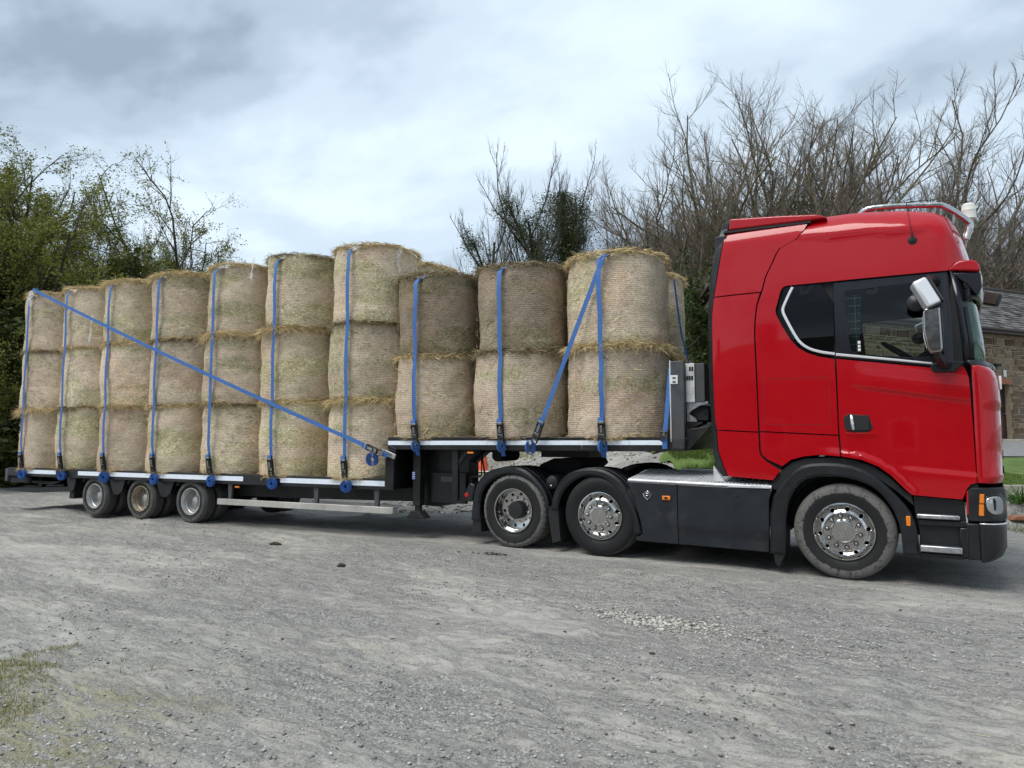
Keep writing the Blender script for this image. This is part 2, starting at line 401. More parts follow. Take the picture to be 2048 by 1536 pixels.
def gfair(x, z):
    x = np.asarray(x, float); z = np.asarray(z, float)
    y = .02 + .05 * np.clip((z - 2.2) / 1.6, 0, 1) ** 1.6 + .10 * np.clip((z - 3.72) / .3, 0, 1) ** 2.5
    y = y - .035 * sst(-.85, -1.25, x) * 0 + .03 * np.clip((-1.0 - x) / .35, 0, 1) ** 2
    y = y + .012 * np.exp(-((x + 1.02) / .10) ** 2) * sst(3.3, 3.6, z) * 0
    return y
SEAM_UP = [(-.24, 3.94), (-.284, 3.859), (-.391, 3.744), (-.47, 3.712), (-.559, 3.67), (-.60, 3.61), (-.635, 3.53), (-.72, 3.36), (-.757, 3.224), (-.78, 3.15)]
SEAM_DN = [(-.80, 3.10), (-.828, 3.02), (-.85, 2.84), (-.857, 2.661), (-.849, 2.282), (-.843, 1.905), (-.838, 1.60)]
SEAM_LO = [(-.836, 1.555), (-.835, 1.354), (-.815, 1.29), (-.762, 1.236), (-.612, 1.140)]
def sh(P, dx, dz=0): return [(p[0] + dx, p[1] + dz) for p in P]
WIN_RECESS = [(-.034, 2.352), (-.17, 2.385), (-.296, 2.435), (-.39, 2.50), (-.461, 2.585), (-.56, 2.77), (-.615, 2.90), (-.622, 2.95), (-.56, 3.17), (-.53, 3.212), (-.49, 3.222), (.3, 3.212), (1.05, 3.20)]
cab_main = sh(SEAM_UP, .010) + sh(SEAM_DN, .010)[:-1] + [(-.828, 1.590), (-.824, 1.574), (-.018, 1.528), (-.020, 2.0), (-.026, 2.35)] + WIN_RECESS + [(1.12, 3.285), (1.20, 3.295), (1.235, 3.30)] + ROOF[::-1][1:]
fair_up = [(-1.178, 3.945), (-.255, 3.935)] + sh(SEAM_UP, -.006)[1:-1] + [(-.779, 3.185), (-1.318, 3.188), (-1.30, 3.286), (-1.24, 3.62)]
fair_mid = [(-1.320, 3.174), (-.790, 3.170)] + sh(SEAM_DN, -.006)[1:-1] + [(-.846, 1.567), (-1.318, 1.594), (-1.337, 1.726), (-1.349, 2.2), (-1.350, 2.8), (-1.346, 2.975)]
fair_lo = [(-1.316, 1.580), (-.846, 1.553)] + sh(SEAM_LO, -.006, -.006)[1:] + [(-.70, 1.020), (-1.198, 1.052), (-1.25, 1.18), (-1.299, 1.331)]
lower_rear = [(-.826, 1.560), (-.018, 1.515), (-.006, 1.296), (-.2, 1.312), (-.366, 1.292), (-.502, 1.254), (-.595, 1.18), (-.752, 1.250), (-.808, 1.305), (-.824, 1.36)]
door_red = [(-.006, 2.352), (.2, 2.318), (.60, 2.252), (.868, 2.208), (.90, 2.165), (1.055, 2.150), (1.12, 2.212), (1.145, 2.205), (1.168, 2.15), (1.182, 2.093), (1.190, 1.849), (1.196, 1.645), (1.202, 1.055), (1.148, 1.036), (1.115, .986), (1.095, .93), (1.077, .888), (.85, .900), (.645, .915), (.575, .985), (.470, 1.105), (.352, 1.197), (.198, 1.264), (.008, 1.296), (-.004, 1.6)]
holes_locker = []
for mir in (False, True):
    kw = dict(mirror=mir)
    panel('cab_side_panel', cab_main, MT['red'], TR, gcab, grid=.045, thick=.004, e=.0003, **kw)
    panel('side_fairing', fair_up, MT['red'], TR, gfair, grid=.06, thick=.004, e=.0003, **kw)
    panel('side_fairing', fair_mid, MT['red'], TR, gfair, grid=.07, thick=.004, e=.0003, **kw)
    panel('side_fairing', fair_lo, MT['red'], TR, gfair, grid=.07, thick=.004, e=.0003, **kw)
    panel('lower_side_panel', lower_rear, MT['red'], TR, gcab, grid=.04, thick=.004, e=.0003, **kw)
    d = panel('door', door_red, MT['red'], TR, gcab, grid=.022, thick=.004, e=.0003, **kw)
    # window band, glass and trim
    fy = (lambda a: (lambda x, z: gcab(x, np.minimum(z, 3.15)) * 0 + .02 + .045 * np.clip((np.asarray(z) - 2.2) / 1.6, 0, 1) ** 1.6 + a + .16 * np.clip((np.asarray(x) - .98) / .20, 0, 1) ** 2))
    frame = [(-.012, 3.198), (1.045, 3.188), (1.085, 3.178), (1.125, 2.85), (1.145, 2.6), (1.164, 2.258), (1.122, 2.228), (1.06, 2.165), (.905, 2.178), (.873, 2.222), (.60, 2.268), (.2, 2.334), (-.012, 2.368)]
    gl = smooth_poly([(.090, 3.030), (.098, 3.085), (.15, 3.093), (.72, 3.108), (.96, 3.10), (.99, 3.085), (.992, 2.345), (.97, 2.318), (.53, 2.338), (.165, 2.398), (.130, 2.415)], 1)
    panel('window_frame', frame, MT['band'], d, fy(.014), holes=[gl], grid=.05, thick=.010, e=.002, **kw)
    panel('window_glass', inset(gl, -.012) if area2(gl) < 0 else inset(gl, -.012), MT['glass'], d, fy(.022), grid=.08, thick=.006, e=.0006, **kw)
    quarter = smooth_poly([(-.022, 3.198), (-.022, 2.372), (-.17, 2.398), (-.29, 2.450), (-.385, 2.52), (-.448, 2.60), (-.545, 2.78), (-.60, 2.91), (-.602, 2.95), (-.545, 3.155), (-.52, 3.20), (-.48, 3.208)], 1)
    panel('quarter_window', quarter, MT['glass_dark'], TR, fy(.018), grid=.08, thick=.012, e=.0008, **kw)
    panel('quarter_window_liner', inset(quarter, .004), MT['seat'], TR, fy(.034), grid=.12, thick=.012, e=.003, **kw)
    # bright trim under the windows
    ctr = np.array([(-.432, 3.20), (-.47, 3.13), (-.535, 2.99), (-.547, 2.94), (-.53, 2.88), (-.41, 2.615), (-.35, 2.535), (-.265, 2.475), (-.16, 2.437), (-.02, 2.408)])
    ctr = smooth_poly(ctr, 2, closed=False)
    def ribbon_poly(c, w0, w1):
        t = np.gradient(c, axis=0); n = np.stack([-t[:, 1], t[:, 0]], 1); n /= np.linalg.norm(n, axis=1)[:, None]
        w = np.linspace(w0, w1, len(c))[:, None] / 2
        return np.vstack([c + n * w, (c - n * w)[::-1]])
    panel('window_trim', ribbon_poly(ctr, .030, .030), MT['chromewhite'], TR, fy(.002), grid=.05, thick=.02, e=.006, **kw)
    c2 = np.array([(-.010, 2.402), (.3, 2.350), (.6, 2.300), (.88, 2.252)])
    panel('window_trim', ribbon_poly(resample(c2, .06, False), .030, .022), MT['chromewhite'], d, fy(.002), grid=.05, thick=.02, e=.006, **kw)
    # rear rubber fairing edge
    blk = [(-1.227, 4.102), (-1.265, 3.948), (-1.387, 3.336), (-1.423, 3.041), (-1.430, 2.5), (-1.426, 2.038), (-1.397, 1.599), (-1.393, 1.349), (-1.332, 1.14), (-1.268, 1.047), (-1.207, 1.050), (-1.258, 1.18), (-1.305, 1.331), (-1.343, 1.726), (-1.355, 2.2), (-1.356, 2.8), (-1.352, 2.975), (-1.306, 3.286), (-1.184, 3.945), (-1.135, 4.108)]
    panel('fairing_rubber_edge', blk, MT['black_plastic'], TR, lambda x, z: gfair(x, z) + .008 + .12 * np.clip((-1.30 - x) / .14, 0, 1) ** 2, grid=.05, thick=.05, e=.008, **kw)
    # door handle recess
    hp = smooth_poly([(.038, 1.760), (.255, 1.733), (.290, 1.712), (.332, 1.552), (.050, 1.552)], 1)
    hd = panel('door_handle', hp, MT['black_plastic'], d, lambda x, z: gcab(x, z) - .004 + .020 * (1 - sst(.0, .03, np.minimum(np.minimum(x - .045, .31 - x), np.minimum(z - 1.555, 1.745 - z)))) * 0, grid=.03, thick=.012, e=.004, **kw)
    if not mir:
        MB().box(.055, .285, .0035, .0095, 1.575, 1.735).obj('handle_recess', MT['rubber'], d, bevel=.004)
        m_ = MB(); m_.tube([(.118, .008, 1.735), (.122, -.010, 1.70), (.128, -.014, 1.64), (.134, .006, 1.585)], [.011, .015, .015, .012], 8); m_.obj('handle_lever', MT['chromewhite'], d)
        bar((.06, -.0015, 1.545), (.36, -.0015, 1.541), .006, .008).obj('handle_sill', MT['red'], d, bevel=.002)
    # locker outline: thin raised panel
    lk = smooth_poly([(-.771, 2.165), (-.09, 2.161), (-.083, 1.636), (-.768, 1.643)], 0)
    lkr = []
    for i, (px, pz) in enumerate([(-.771, 2.165), (-.09, 2.161), (-.083, 1.636), (-.768, 1.643)]):
        sx = 1 if px < -.4 else -1; sz = 1 if pz < 1.9 else -1; r_ = .05
        cx, cz = px + sx * r_, pz + sz * r_
        a0 = {(1, -1): 180, (-1, -1): 90, (-1, 1): 0, (1, 1): 270}[(sx, sz)]
        for k in range(5): a = R(a0 - 22.5 * k); lkr.append((cx + r_ * math.cos(a), cz + r_ * math.sin(a)))
    panel('locker_seal', lkr, MT['seal'], TR, lambda x, z: gcab(x, z) - .0004, holes=[inset(lkr, .005)], grid=.06, thick=.002, e=.0001, **kw)
    # inner dark liner behind all panels
    liner = [(-1.17, 3.90), (-.2, 3.90)] + [(p[0] - .03, p[1] - .05) for p in ROOF[2:]] + [(1.10, 3.18), (1.13, 2.6), (1.15, 2.2), (1.19, 1.1), (1.1, 1.05), (1.05, .91), (.66, .93), (.5, 1.12), (.3, 1.25), (0, 1.32), (-.35, 1.31), (-.55, 1.24), (-.7, 1.05), (-1.19, 1.07), (-1.29, 1.4), (-1.33, 2), (-1.33, 3), (-1.28, 3.4)]
    panel('cab_inner_shell', liner, MT['seat'], TR, lambda x, z: gfair(x, z) + .045 + np.where(np.asarray(x) > -.9, .17 * np.clip((np.asarray(z) - (np.interp(x, ROOFX, ROOFZ) - .36)) / .36, 0, 1) ** 3.2 + .20 * np.clip((np.asarray(x) - .98) / .27, 0, 1) ** 2 * sst(3.0, 3.3, np.asarray(z)), 0), holes=[inset(gl, .008) if area2(gl) > 0 else inset(gl, .008)], grid=.09, thick=.015, e=.002, **kw)

# roof cover between the two sides
def loft_y(edge, name, mat, bulge, n=18, ydelta=0.0):
    E = np.asarray(edge, float); y0 = gcab(E[:, 0], E[:, 1]) + ydelta
    t = np.gradient(E, axis=0); nn = np.stack([-t[:, 1], t[:, 0]], 1); nn /= np.linalg.norm(nn, axis=1)[:, None] + 1e-9
    V = []; m = len(E)
    for i in range(n + 1):
        s_ = i / n; k = bulge * (1 - (2 * s_ - 1) ** 4)
        for j in range(m): V.append((E[j, 0] + nn[j, 0] * k, y0[j] + (CABW - 2 * y0[j]) * s_, E[j, 1] + nn[j, 1] * k))
    F = [(i * m + j, i * m + j + 1, (i + 1) * m + j + 1, (i + 1) * m + j) for i in range(n) for j in range(m - 1)]
    mb = MB(); mb.add(V, F); return mb.obj(name, mat, TR, smooth=60)
re_ = smooth_poly(np.array(ROOF), 1, closed=False)
loft_y(re_, 'roof', MT['red'], .07, ydelta=.004)
# roof air deflector
MB().prism([(-1.135, 3.985), (-.205, 3.955), (-.05, 3.952), (-.10, 3.985), (-.17, 4.012), (-.5, 4.055), (-1.115, 4.118)], .09, 2.41).obj('roof_deflector', MT['red'], TR, bevel=.022, seg=3)
MB().prism([(-1.20, 3.955), (-.23, 3.925), (-.22, 3.953), (-1.19, 3.983)], .10, 2.40).obj('deflector_seal', MT['rubber'], TR)
MB().box(-1.30, -1.16, .10, 2.40, 1.10, 3.93).obj('cab_rear_wall', MT['black_plastic'], TR, bevel=.01)
MB().box(-1.16, 1.12, .12, 2.38, 1.30, 1.34).obj('cab_floor', MT['seat'], TR)

# front: corner panels and centre, lofted in plan
PLAN = [(1.208, .020), (1.26, .024), (1.31, .036), (1.35, .060), (1.385, .100), (1.41, .155), (1.43, .23), (1.445, .33), (1.456, .5), (1.466, .8), (1.472, 1.25)]
def front_loft(name, zs, dxs, mat, i0=0, i1=None, sym=True, mirror=False, inset0=0.0, parent=TR):
    pts = PLAN[i0:i1]
    if sym: pts = pts + [(x, CABW - y) for x, y in pts[::-1][1:]]
    if mirror: pts = [(x, CABW - y) for x, y in pts]
    V = []; m = len(pts)
    for z, dx in zip(zs, dxs):
        for (x, y) in pts:
            k = sst(1.2, 1.40, x); V.append((x + dx * k - inset0, y, z))
    F = [(i * m + j, i * m + j + 1, (i + 1) * m + j + 1, (i + 1) * m + j) for i in range(len(zs) - 1) for j in range(m - 1)]
    mb = MB(); mb.add(V, F); o = mb.obj(name, mat, parent, smooth=50)
    s_ = o.modifiers.new('solid', 'SOLIDIFY'); s_.thickness = .02; s_.offset = 0
    return o
zs = [1.052, 1.06, 1.10, 1.128, 1.14, 1.4, 1.6, 1.75, 1.80, 1.812, 1.9, 2.0, 2.08, 2.15, 2.19, 2.21]
dx = [-.035, -.022, -.010, -.004, -.016, -.008, -.004, -.004, -.003, .004, 0, -.004, -.012, -.032, -.06, -.10]
front_loft('front_corner_panel', zs, dx, MT['red'], 0, 9, sym=False)
front_loft('front_corner_panel', zs, dx, MT['red'], 0, 9, sym=False, mirror=True)
gz = [1.06, 1.3, 1.6, 1.9]; front_loft('grille_backing', gz, [-.02] * 4, MT['rubber'], 8, None, True, inset0=.03)
for k in range(5):
    z0 = 1.10 + .165 * k
    front_loft('grille_bar', [z0, z0 + .02, z0 + .10, z0 + .12], [-.02, .0, .0, -.02], MT['black_plastic'], 8, None, True)
front_loft('front_hatch', [1.93, 1.95, 2.08, 2.17, 2.20], [-.01, 0, -.008, -.04, -.09], MT['red'], 8, None, True)
MB().box(1.448, 1.47, .30, .34, 1.98, 2.12).obj('front_marker_light', MT['white'], TR, bevel=.008)
# scuttle, windscreen, pillars, visor
SCR = [(1.160, .058), (1.20, .075), (1.25, .115), (1.295, .18), (1.325, .27), (1.35, .42), (1.37, .7), (1.38, 1.25)]
def scr_loft(name, zs, dxs, mat, i0=0, i1=None, sym=True, mirror=False, thick=.008, dy=0.0, parent=TR):
    pts = SCR[i0:i1]
    if sym: pts = pts + [(x, CABW - y) for x, y in pts[::-1][1:]]
    if mirror: pts = [(x, CABW - y) for x, y in pts]
    V = []; m = len(pts)
    for z, dx in zip(zs, dxs):
        for (x, y) in pts: V.append((x + dx, y, z))
    F = [(i * m + j, i * m + j + 1, (i + 1) * m + j + 1, (i + 1) * m + j) for i in range(len(zs) - 1) for j in range(m - 1)]
    mb = MB(); mb.add(V, F); o = mb.obj(name, mat, parent, smooth=60)
    if thick: s_ = o.modifiers.new('solid', 'SOLIDIFY'); s_.thickness = thick; s_.offset = 0
    return o
scr_loft('windscreen', [2.24, 2.5, 2.8, 3.02], [.005, -.005, -.035, -.065], MT['glass_screen'], 1)
scr_loft('scuttle_panel', [2.195, 2.215, 2.24, 2.27], [.05, .045, .02, .008], MT['black_plastic'], 0, None, True, thick=.02)
for mm in (False, True):
    scr_loft('windscreen_pillar', [2.22, 2.5, 2.8, 3.2], [-.004, -.012, -.040, -.09], MT['band'], 0, 3, False, mm, thick=.014)
vis = scr_loft('sun_visor_top', [3.10, 3.16, 3.235, 3.28, 3.29, 3.285], [.0, .012, .0, -.035, -.07, -.13], MT['red'], 2, None, True, thick=.012)
vsm = scr_loft('sun_visor', [2.90, 2.93, 3.0, 3.09, 3.105], [-.02, .0, .012, .006, -.02], MT['band'], 1, None, True, thick=.012)
MB().prism([(1.050, 3.198), (1.115, 3.268), (1.15, 3.290), (1.265, 3.285), (1.305, 3.262), (1.328, 3.20), (1.330, 3.158), (1.2, 3.180)], .045, .235).obj('sun_visor_end', MT['red'], TR, bevel=.018, seg=3)
MB().prism([(1.075, 3.178), (1.332, 3.150), (1.336, 3.00), (1.305, 2.925), (1.28, 2.925), (1.215, 3.035), (1.13, 3.12)], .062, .225).obj('sun_visor_bracket', MT['band'], TR, bevel=.018, seg=3)
# interior
MB().prism([(.62, 1.9), (.66, 2.28), (.84, 2.42), (1.02, 2.40), (1.30, 2.24), (1.28, 1.7), (.7, 1.7)], .16, 2.34).obj('dashboard', MT['seat'], TR, bevel=.04, seg=3)
mb = MB(); cs, ax = Vector((.60, .72, 2.44)), Vector((.58, 0, .82)).normalized()
u_ = Vector((0, 1, 0)); w_ = ax.cross(u_)
mb.tube([cs + (u_ * math.cos(a) + w_ * math.sin(a)) * .235 for a in np.linspace(0, 2 * math.pi, 33)[:-1]], .017, 8, closed=True)
mb.tube([cs - u_ * .22, cs, cs + u_ * .22], .02, 6); mb.tube([cs, cs - w_ * .22], .02, 6); mb.tube([cs, cs + ax * .0 + Vector((.30, 0, -.30))], .04, 8)
mb.obj('steering_wheel', MT['rubber'], TR)
for y0 in (.42, 1.50):
    mb = MB(); mb.box(-.15, .35, y0, y0 + .52, 1.75, 1.92); mb.prism([(-.12, 1.9), (.02, 1.9), (-.10, 2.72), (-.24, 2.72)], y0, y0 + .52); mb.prism([(-.16, 2.74), (-.06, 2.74), (-.10, 2.95), (-.2, 2.95)], y0 + .12, y0 + .40)
    mb.box(-.1, .3, y0 + .1, y0 + .4, 1.34, 1.75); mb.obj('seat', MT['seat'], TR, bevel=.04, seg=3)
# tartan curtain
m, nt, b, out = newmat('tartan_curtain')
t = N(nt, 'ShaderNodeTexCoord'); s = N(nt, 'ShaderNodeSeparateXYZ'); L(nt, t.outputs['Object'], s.inputs[0])
def stripes(axis, per, w, off):
    f = math_(nt, 'FRACT', math_(nt, 'ADD', math_(nt, 'DIVIDE', s.outputs[axis], per), off)); return math_(nt, 'LESS_THAN', f, w)
c = mixc(nt, math_(nt, 'MULTIPLY', stripes(2, .085, .45, .1), .6), (.010, .045, .045), (.020, .085, .075))
c = mixc(nt, math_(nt, 'MULTIPLY', stripes(0, .075, .45, .3), .6), c, (.012, .06, .06))
ln = math_(nt, 'MAXIMUM', stripes(2, .085, .09, .5), stripes(0, .075, .10, .55)); c = mixc(nt, math_(nt, 'MULTIPLY', ln, .8), c, (.5, .55, .5))
L(nt, c, b.inputs['Base Color']); b.inputs['Roughness'].default_value = .9; MT['tartan'] = m
V = []; F = []; nx, nz = 36, 10
for i in range(nx):
    for j in range(nz):
        f = j / (nz - 1); x = .06 + (i / (nx - 1)) * (.19 - .06 * (1 - f)) + .015 * (1 - f)
        V.append((x, .125 + .018 * math.sin(i * .95), 2.36 + f * .70))
for i in range(nx - 1):
    for j in range(nz - 1): F.append((i * nz + j, (i + 1) * nz + j, (i + 1) * nz + j + 1, i * nz + j + 1))
mb = MB(); mb.add(V, F); mb.obj('curtain', MT['tartan'], TR, smooth=60)
mb = MB()
for z0, h_ in ((2.505, .03), (2.465, .028), (2.425, .03)): mb.box(.205, .232, .0405, .0415, z0, z0 + h_)
mb.obj('window_sticker', MT['plate_white'], TR)
# mirrors
def mirror_set(sgn, yoff):
    f = lambda x, y, z: (x, yoff + sgn * y, z)
    mb = MB()
    mb.tube([f(1.02, .06, 2.22), f(.97, -.10, 2.235), f(.93, -.22, 2.30), f(.92, -.25, 2.40)], [.05, .045, .04, .03], 8)
    mb.obj('mirror_arm', MT['black_plastic'], TR)
    mb = MB(); mb.tube([f(.94, .05, 3.10), f(.90, -.12, 3.09), f(.88, -.22, 3.06)], [.05, .04, .03], 8); mb.obj('mirror_arm', MT['black_plastic'], TR)
    mb = MB(); mb.prism([(.86, 2.20), (.90, 2.16), (1.06, 2.155), (1.12, 2.215), (1.16, 2.25), (1.0, 2.275), (.88, 2.245)], yoff + sgn * -.02, yoff + sgn * .05)
    mb.obj('mirror_foot', MT['black_plastic'], TR, bevel=.006)
    # lower tall housing
    mb = MB(); P = [(.815, 2.74), (.840, 2.775), (.965, 2.78), (.972, 2.36), (.955, 2.33), (.870, 2.325), (.845, 2.36), (.815, 2.55)]
    mb.prism(P, yoff + sgn * -.30, yoff + sgn * -.10); h = mb.obj('mirror_housing', MT['mirror_chrome'], TR, bevel=.03, seg=4)
    MB().prism([(.965, 2.76), (.985, 2.74), (.985, 2.37), (.965, 2.34)], yoff + sgn * -.285, yoff + sgn * -.095).obj('mirror_rear_cover', MT['black_plastic'], h, bevel=.008)
    MB().prism([(.812, 2.70), (.812, 2.50), (.835, 2.38), (.838, 2.38), (.82, 2.50), (.82, 2.70)], yoff + sgn * -.26, yoff + sgn * -.12).obj('mirror_glass', MT['chromewhite'], h)
    mb = MB(); mb.box(-.07, .07, -.09, .09, -.15, .15, Matrix.Translation(Vector(f(.845, -.24, 2.925))) @ Matrix.Rotation(R(-25) , 4, 'Y') @ Matrix.Rotation(R(12) * sgn, 4, 'Z'))
    h2 = mb.obj('wide_mirror_housing', MT['chromewhite'], TR, bevel=.03, seg=4)
    mb = MB(); mb.box(-.062, .062, -.085, .085, -.165, -.146, Matrix.Translation(Vector(f(.845, -.24, 2.925))) @ Matrix.Rotation(R(-25), 4, 'Y') @ Matrix.Rotation(R(12) * sgn, 4, 'Z')); mb.obj('mirror_glass', MT['rubber'], h2, bevel=.004)
    mb = MB(); mb.box(.068, .098, -.09, .08, -.15, .15, Matrix.Translation(Vector(f(.845, -.24, 2.925))) @ Matrix.Rotation(R(-25), 4, 'Y') @ Matrix.Rotation(R(12) * sgn, 4, 'Z')); mb.obj('mirror_rear_cover', MT['black_plastic'], h2, bevel=.02, seg=3)
    mb = MB(); mb.lathe([(.0, -.03), (.06, -.02), (.085, 0), (.09, .02)], f(.765, -.17, 2.86), 20); mb.obj('kerb_mirror', MT['black_plastic'], TR)
mirror_set(1, 0.0); mirror_set(-1, CABW)
# front mirror on the far side
M_ = Matrix.Translation(Vector((1.585, 2.42, 3.265))) @ Matrix.Rotation(R(22), 4, 'Y') @ Matrix.Rotation(R(-25), 4, 'Z')
mb = MB(); mb.box(-.10, .10, -.05, .05, -.085, .085, M_); h = mb.obj('front_mirror_housing', MT['black_plastic'], TR, bevel=.03, seg=3)
mb = MB(); mb.box(-.085, .085, -.058, -.052, -.07, .07, M_); mb.obj('mirror_glass', MT['mirror_dull'], h, bevel=.002)
MB().tube([(1.30, 2.36, 3.24), (1.42, 2.40, 3.30), (1.53, 2.42, 3.29)], .03, 8).obj('mirror_arm', MT['black_plastic'], TR)
# wiper tips over the far corner
MB().tube([(1.46, .9, 2.235), (1.47, 1.2, 2.29), (1.43, 1.45, 2.36)], .012, 6).obj('wiper', MT['steel'], TR)

# lights and bumper
head = smooth_poly([(1.112, .985), (1.42, .99), (1.425, .70), (1.12, .69), (1.105, .72)], 0)
def gfront(x, z): return .020 + .20 * np.clip((np.asarray(x) - 1.20) / .25, 0, 1) ** 2.2
for mir in (False, True):
    hl = panel('headlight', [(1.116, .985), (1.17, 1.005), (1.425, 1.01), (1.445, .98), (1.448, .72), (1.43, .685), (1.13, .675), (1.108, .71)], MT['black_plastic'], TR, lambda x, z: gfront(x, z) - .004, grid=.014, thick=.08, e=.010, mirror=mir)
    panel('indicator', [(1.222, .945), (1.258, .945), (1.254, .855), (1.214, .855)], MT['amber'], hl, lambda x, z: gfront(x, z) - .012, grid=.014, thick=.02, e=.004, mirror=mir)
    panel('indicator', [(1.212, .845), (1.252, .845), (1.248, .735), (1.205, .735)], MT['amber'], hl, lambda x, z: gfront(x, z) - .012, grid=.014, thick=.02, e=.004, mirror=mir)
    refl = smooth_poly([(1.275, .915), (1.41, .93), (1.42, .76), (1.34, .745), (1.285, .78), (1.268, .85)], 2)
    panel('reflector', refl, MT['chromewhite'], hl, lambda x, z: gfront(x, z) - .016 - .006 * np.clip(1 - ((np.asarray(x) - 1.35) ** 2 + (np.asarray(z) - .84) ** 2) / .004, 0, 1), grid=.012, thick=.03, e=.004, mirror=mir)
    panel('reflector_fin', smooth_poly([(1.325, .905), (1.352, .905), (1.352, .80), (1.335, .78)], 1), MT['rubber'], hl, lambda x, z: gfront(x, z) - .0255, grid=.02, thick=.012, e=.002, mirror=mir)
    panel('lens', smooth_poly([(1.268, .945), (1.43, .955), (1.435, .725), (1.27, .72), (1.258, .84)], 1), MT['glass_clear'], hl, lambda x, z: gfront(x, z) - .032, grid=.014, thick=.004, e=.002, mirror=mir)
    panel('red_marker', [(1.112, .965), (1.128, .975), (1.122, .74), (1.108, .74)], MT['redlens'], hl, lambda x, z: gfront(x, z) - .009, grid=.04, thick=.01, e=.003, mirror=mir)
    # step panel behind the wheel arch
    panel('step_panel', [(.655, .905), (1.09, .878), (1.10, .70), (1.10, .63), (1.09, .30), (.70, .30), (.695, .56), (.665, .70)], MT['black_plastic'], TR, lambda x, z: np.asarray(x) * 0 + .060, grid=.2, thick=.04, e=.006, mirror=mir)
    for (z0, z1, xa, xb) in ((.675, .735, .674, 1.055), (.345, .425, .692, 1.062)):
        yy = (-.010, .16) if not mir else (CABW - .16, CABW + .010)
        st = MB().box(xa, xb, yy[0], yy[1], z0, z1).obj('step', MT['black_plastic'], TR, bevel=.018, seg=3)
        mb = MB(); y1 = yy[0] - .004 if not mir else yy[1] + .004
        mb.box(xa + .006, xb - .006, min(y1, y1 + .02), max(y1, y1 + .02), z0 + .008, z1 - .010); mb.obj('step_tread', MT['steel'], st, bevel=.012, seg=2)
    yy = (.015, .09) if not mir else (CABW - .09, CABW - .015)
    MB().box(.690, 1.10, yy[0], yy[1], .61, .672).obj('step_frame', MT['black_plastic'], TR, bevel=.012)
    MB().box(1.04, 1.11, yy[0], yy[1], .32, .608).obj('step_frame', MT['black_plastic'], TR, bevel=.012)
    MB().box(.69, 1.07, yy[0] + .01, yy[1], .295, .340).obj('step_frame', MT['black_plastic'], TR, bevel=.012)
front_loft('bumper', [.29, .30, .34, .42, .62, .645, .66], [-.16, -.10, -.045, -.012, -.008, -.008, -.02], MT['black_plastic'], 0, None, True)
front_loft('bumper_chrome_strip', [.652, .662], [.0, .0], MT['chromewhite'], 0, None, True)
front_loft('bumper_centre', [.67, .68, .98, 1.04], [-.02, -.01, -.01, -.02], MT['black_plastic'], 7, None, True)
MB().box(1.09, 1.212, .025, .10, .30, .655).obj('bumper_end', MT['black_plastic'], TR, bevel=.012)
MB().box(1.08, 1.215, .030, .12, .98, 1.045).obj('headlight_surround', MT['rubber'], TR, bevel=.01)

# roof light bar, beacon, antenna
for y in (.34, CABW - .34):
    p = smooth_poly(np.array([(.22, 3.97), (.28, 4.03), (.37, 4.068), (1.00, 3.985), (1.08, 3.955), (1.29, 3.745), (1.285, 3.70), (1.24, 3.57)]), 2, closed=False)
    MB().tube([(a, y, c) for a, c in p], .030, 10).obj('roof_light_bar', MT['chrome'], TR)
MB().tube([(1.27, y, 3.755) for y in np.linspace(.34, CABW - .34, 5)], .026, 8).obj('roof_bar_crosspiece', MT['chrome'], TR)
for xx in (.42, .72, .98, 1.15):
    zz_ = float(np.interp(xx, [.36, 1.0, 1.08, 1.29], [4.06, 3.97, 3.94, 3.74]))
    MB().tube([(xx, .34, zz_), (xx - .02, .36, zz_ - .12)], .012, 6).obj('roof_bar_bracket', MT['steel'], TR)
MB().lathe([(.0, .175), (.05, .172), (.066, .155), (.068, .10), (.07, .095), (.068, .09), (.07, .03), (.072, 0), (.0, 0)], (1.30, .80, 3.905), 24, 'z').obj('roof_beacon', MT['beacon'], TR)
MB().tube([(1.30, .80, 3.755), (1.30, .80, 3.91)], .03, 8).obj('beacon_stem', MT['steel'], TR)
mb = MB(); mb.lathe([(0, -.035), (.02, -.033), (.042, -.02), (.047, 0), (.047, .03), (0, .03)], (.757, .065, 3.56), 20)
mb.tube([(.757, .04, 3.575), (.754, .035, 3.66)], [.014, .006], 8); ant = mb.obj('antenna_base', MT['rubber'], TR)
MB().tube([(.754, .035, 3.655), (.735, .03, 3.80), (.715, .02, 3.98)], .0035, 5).obj('antenna_whip', MT['rubber'], ant)

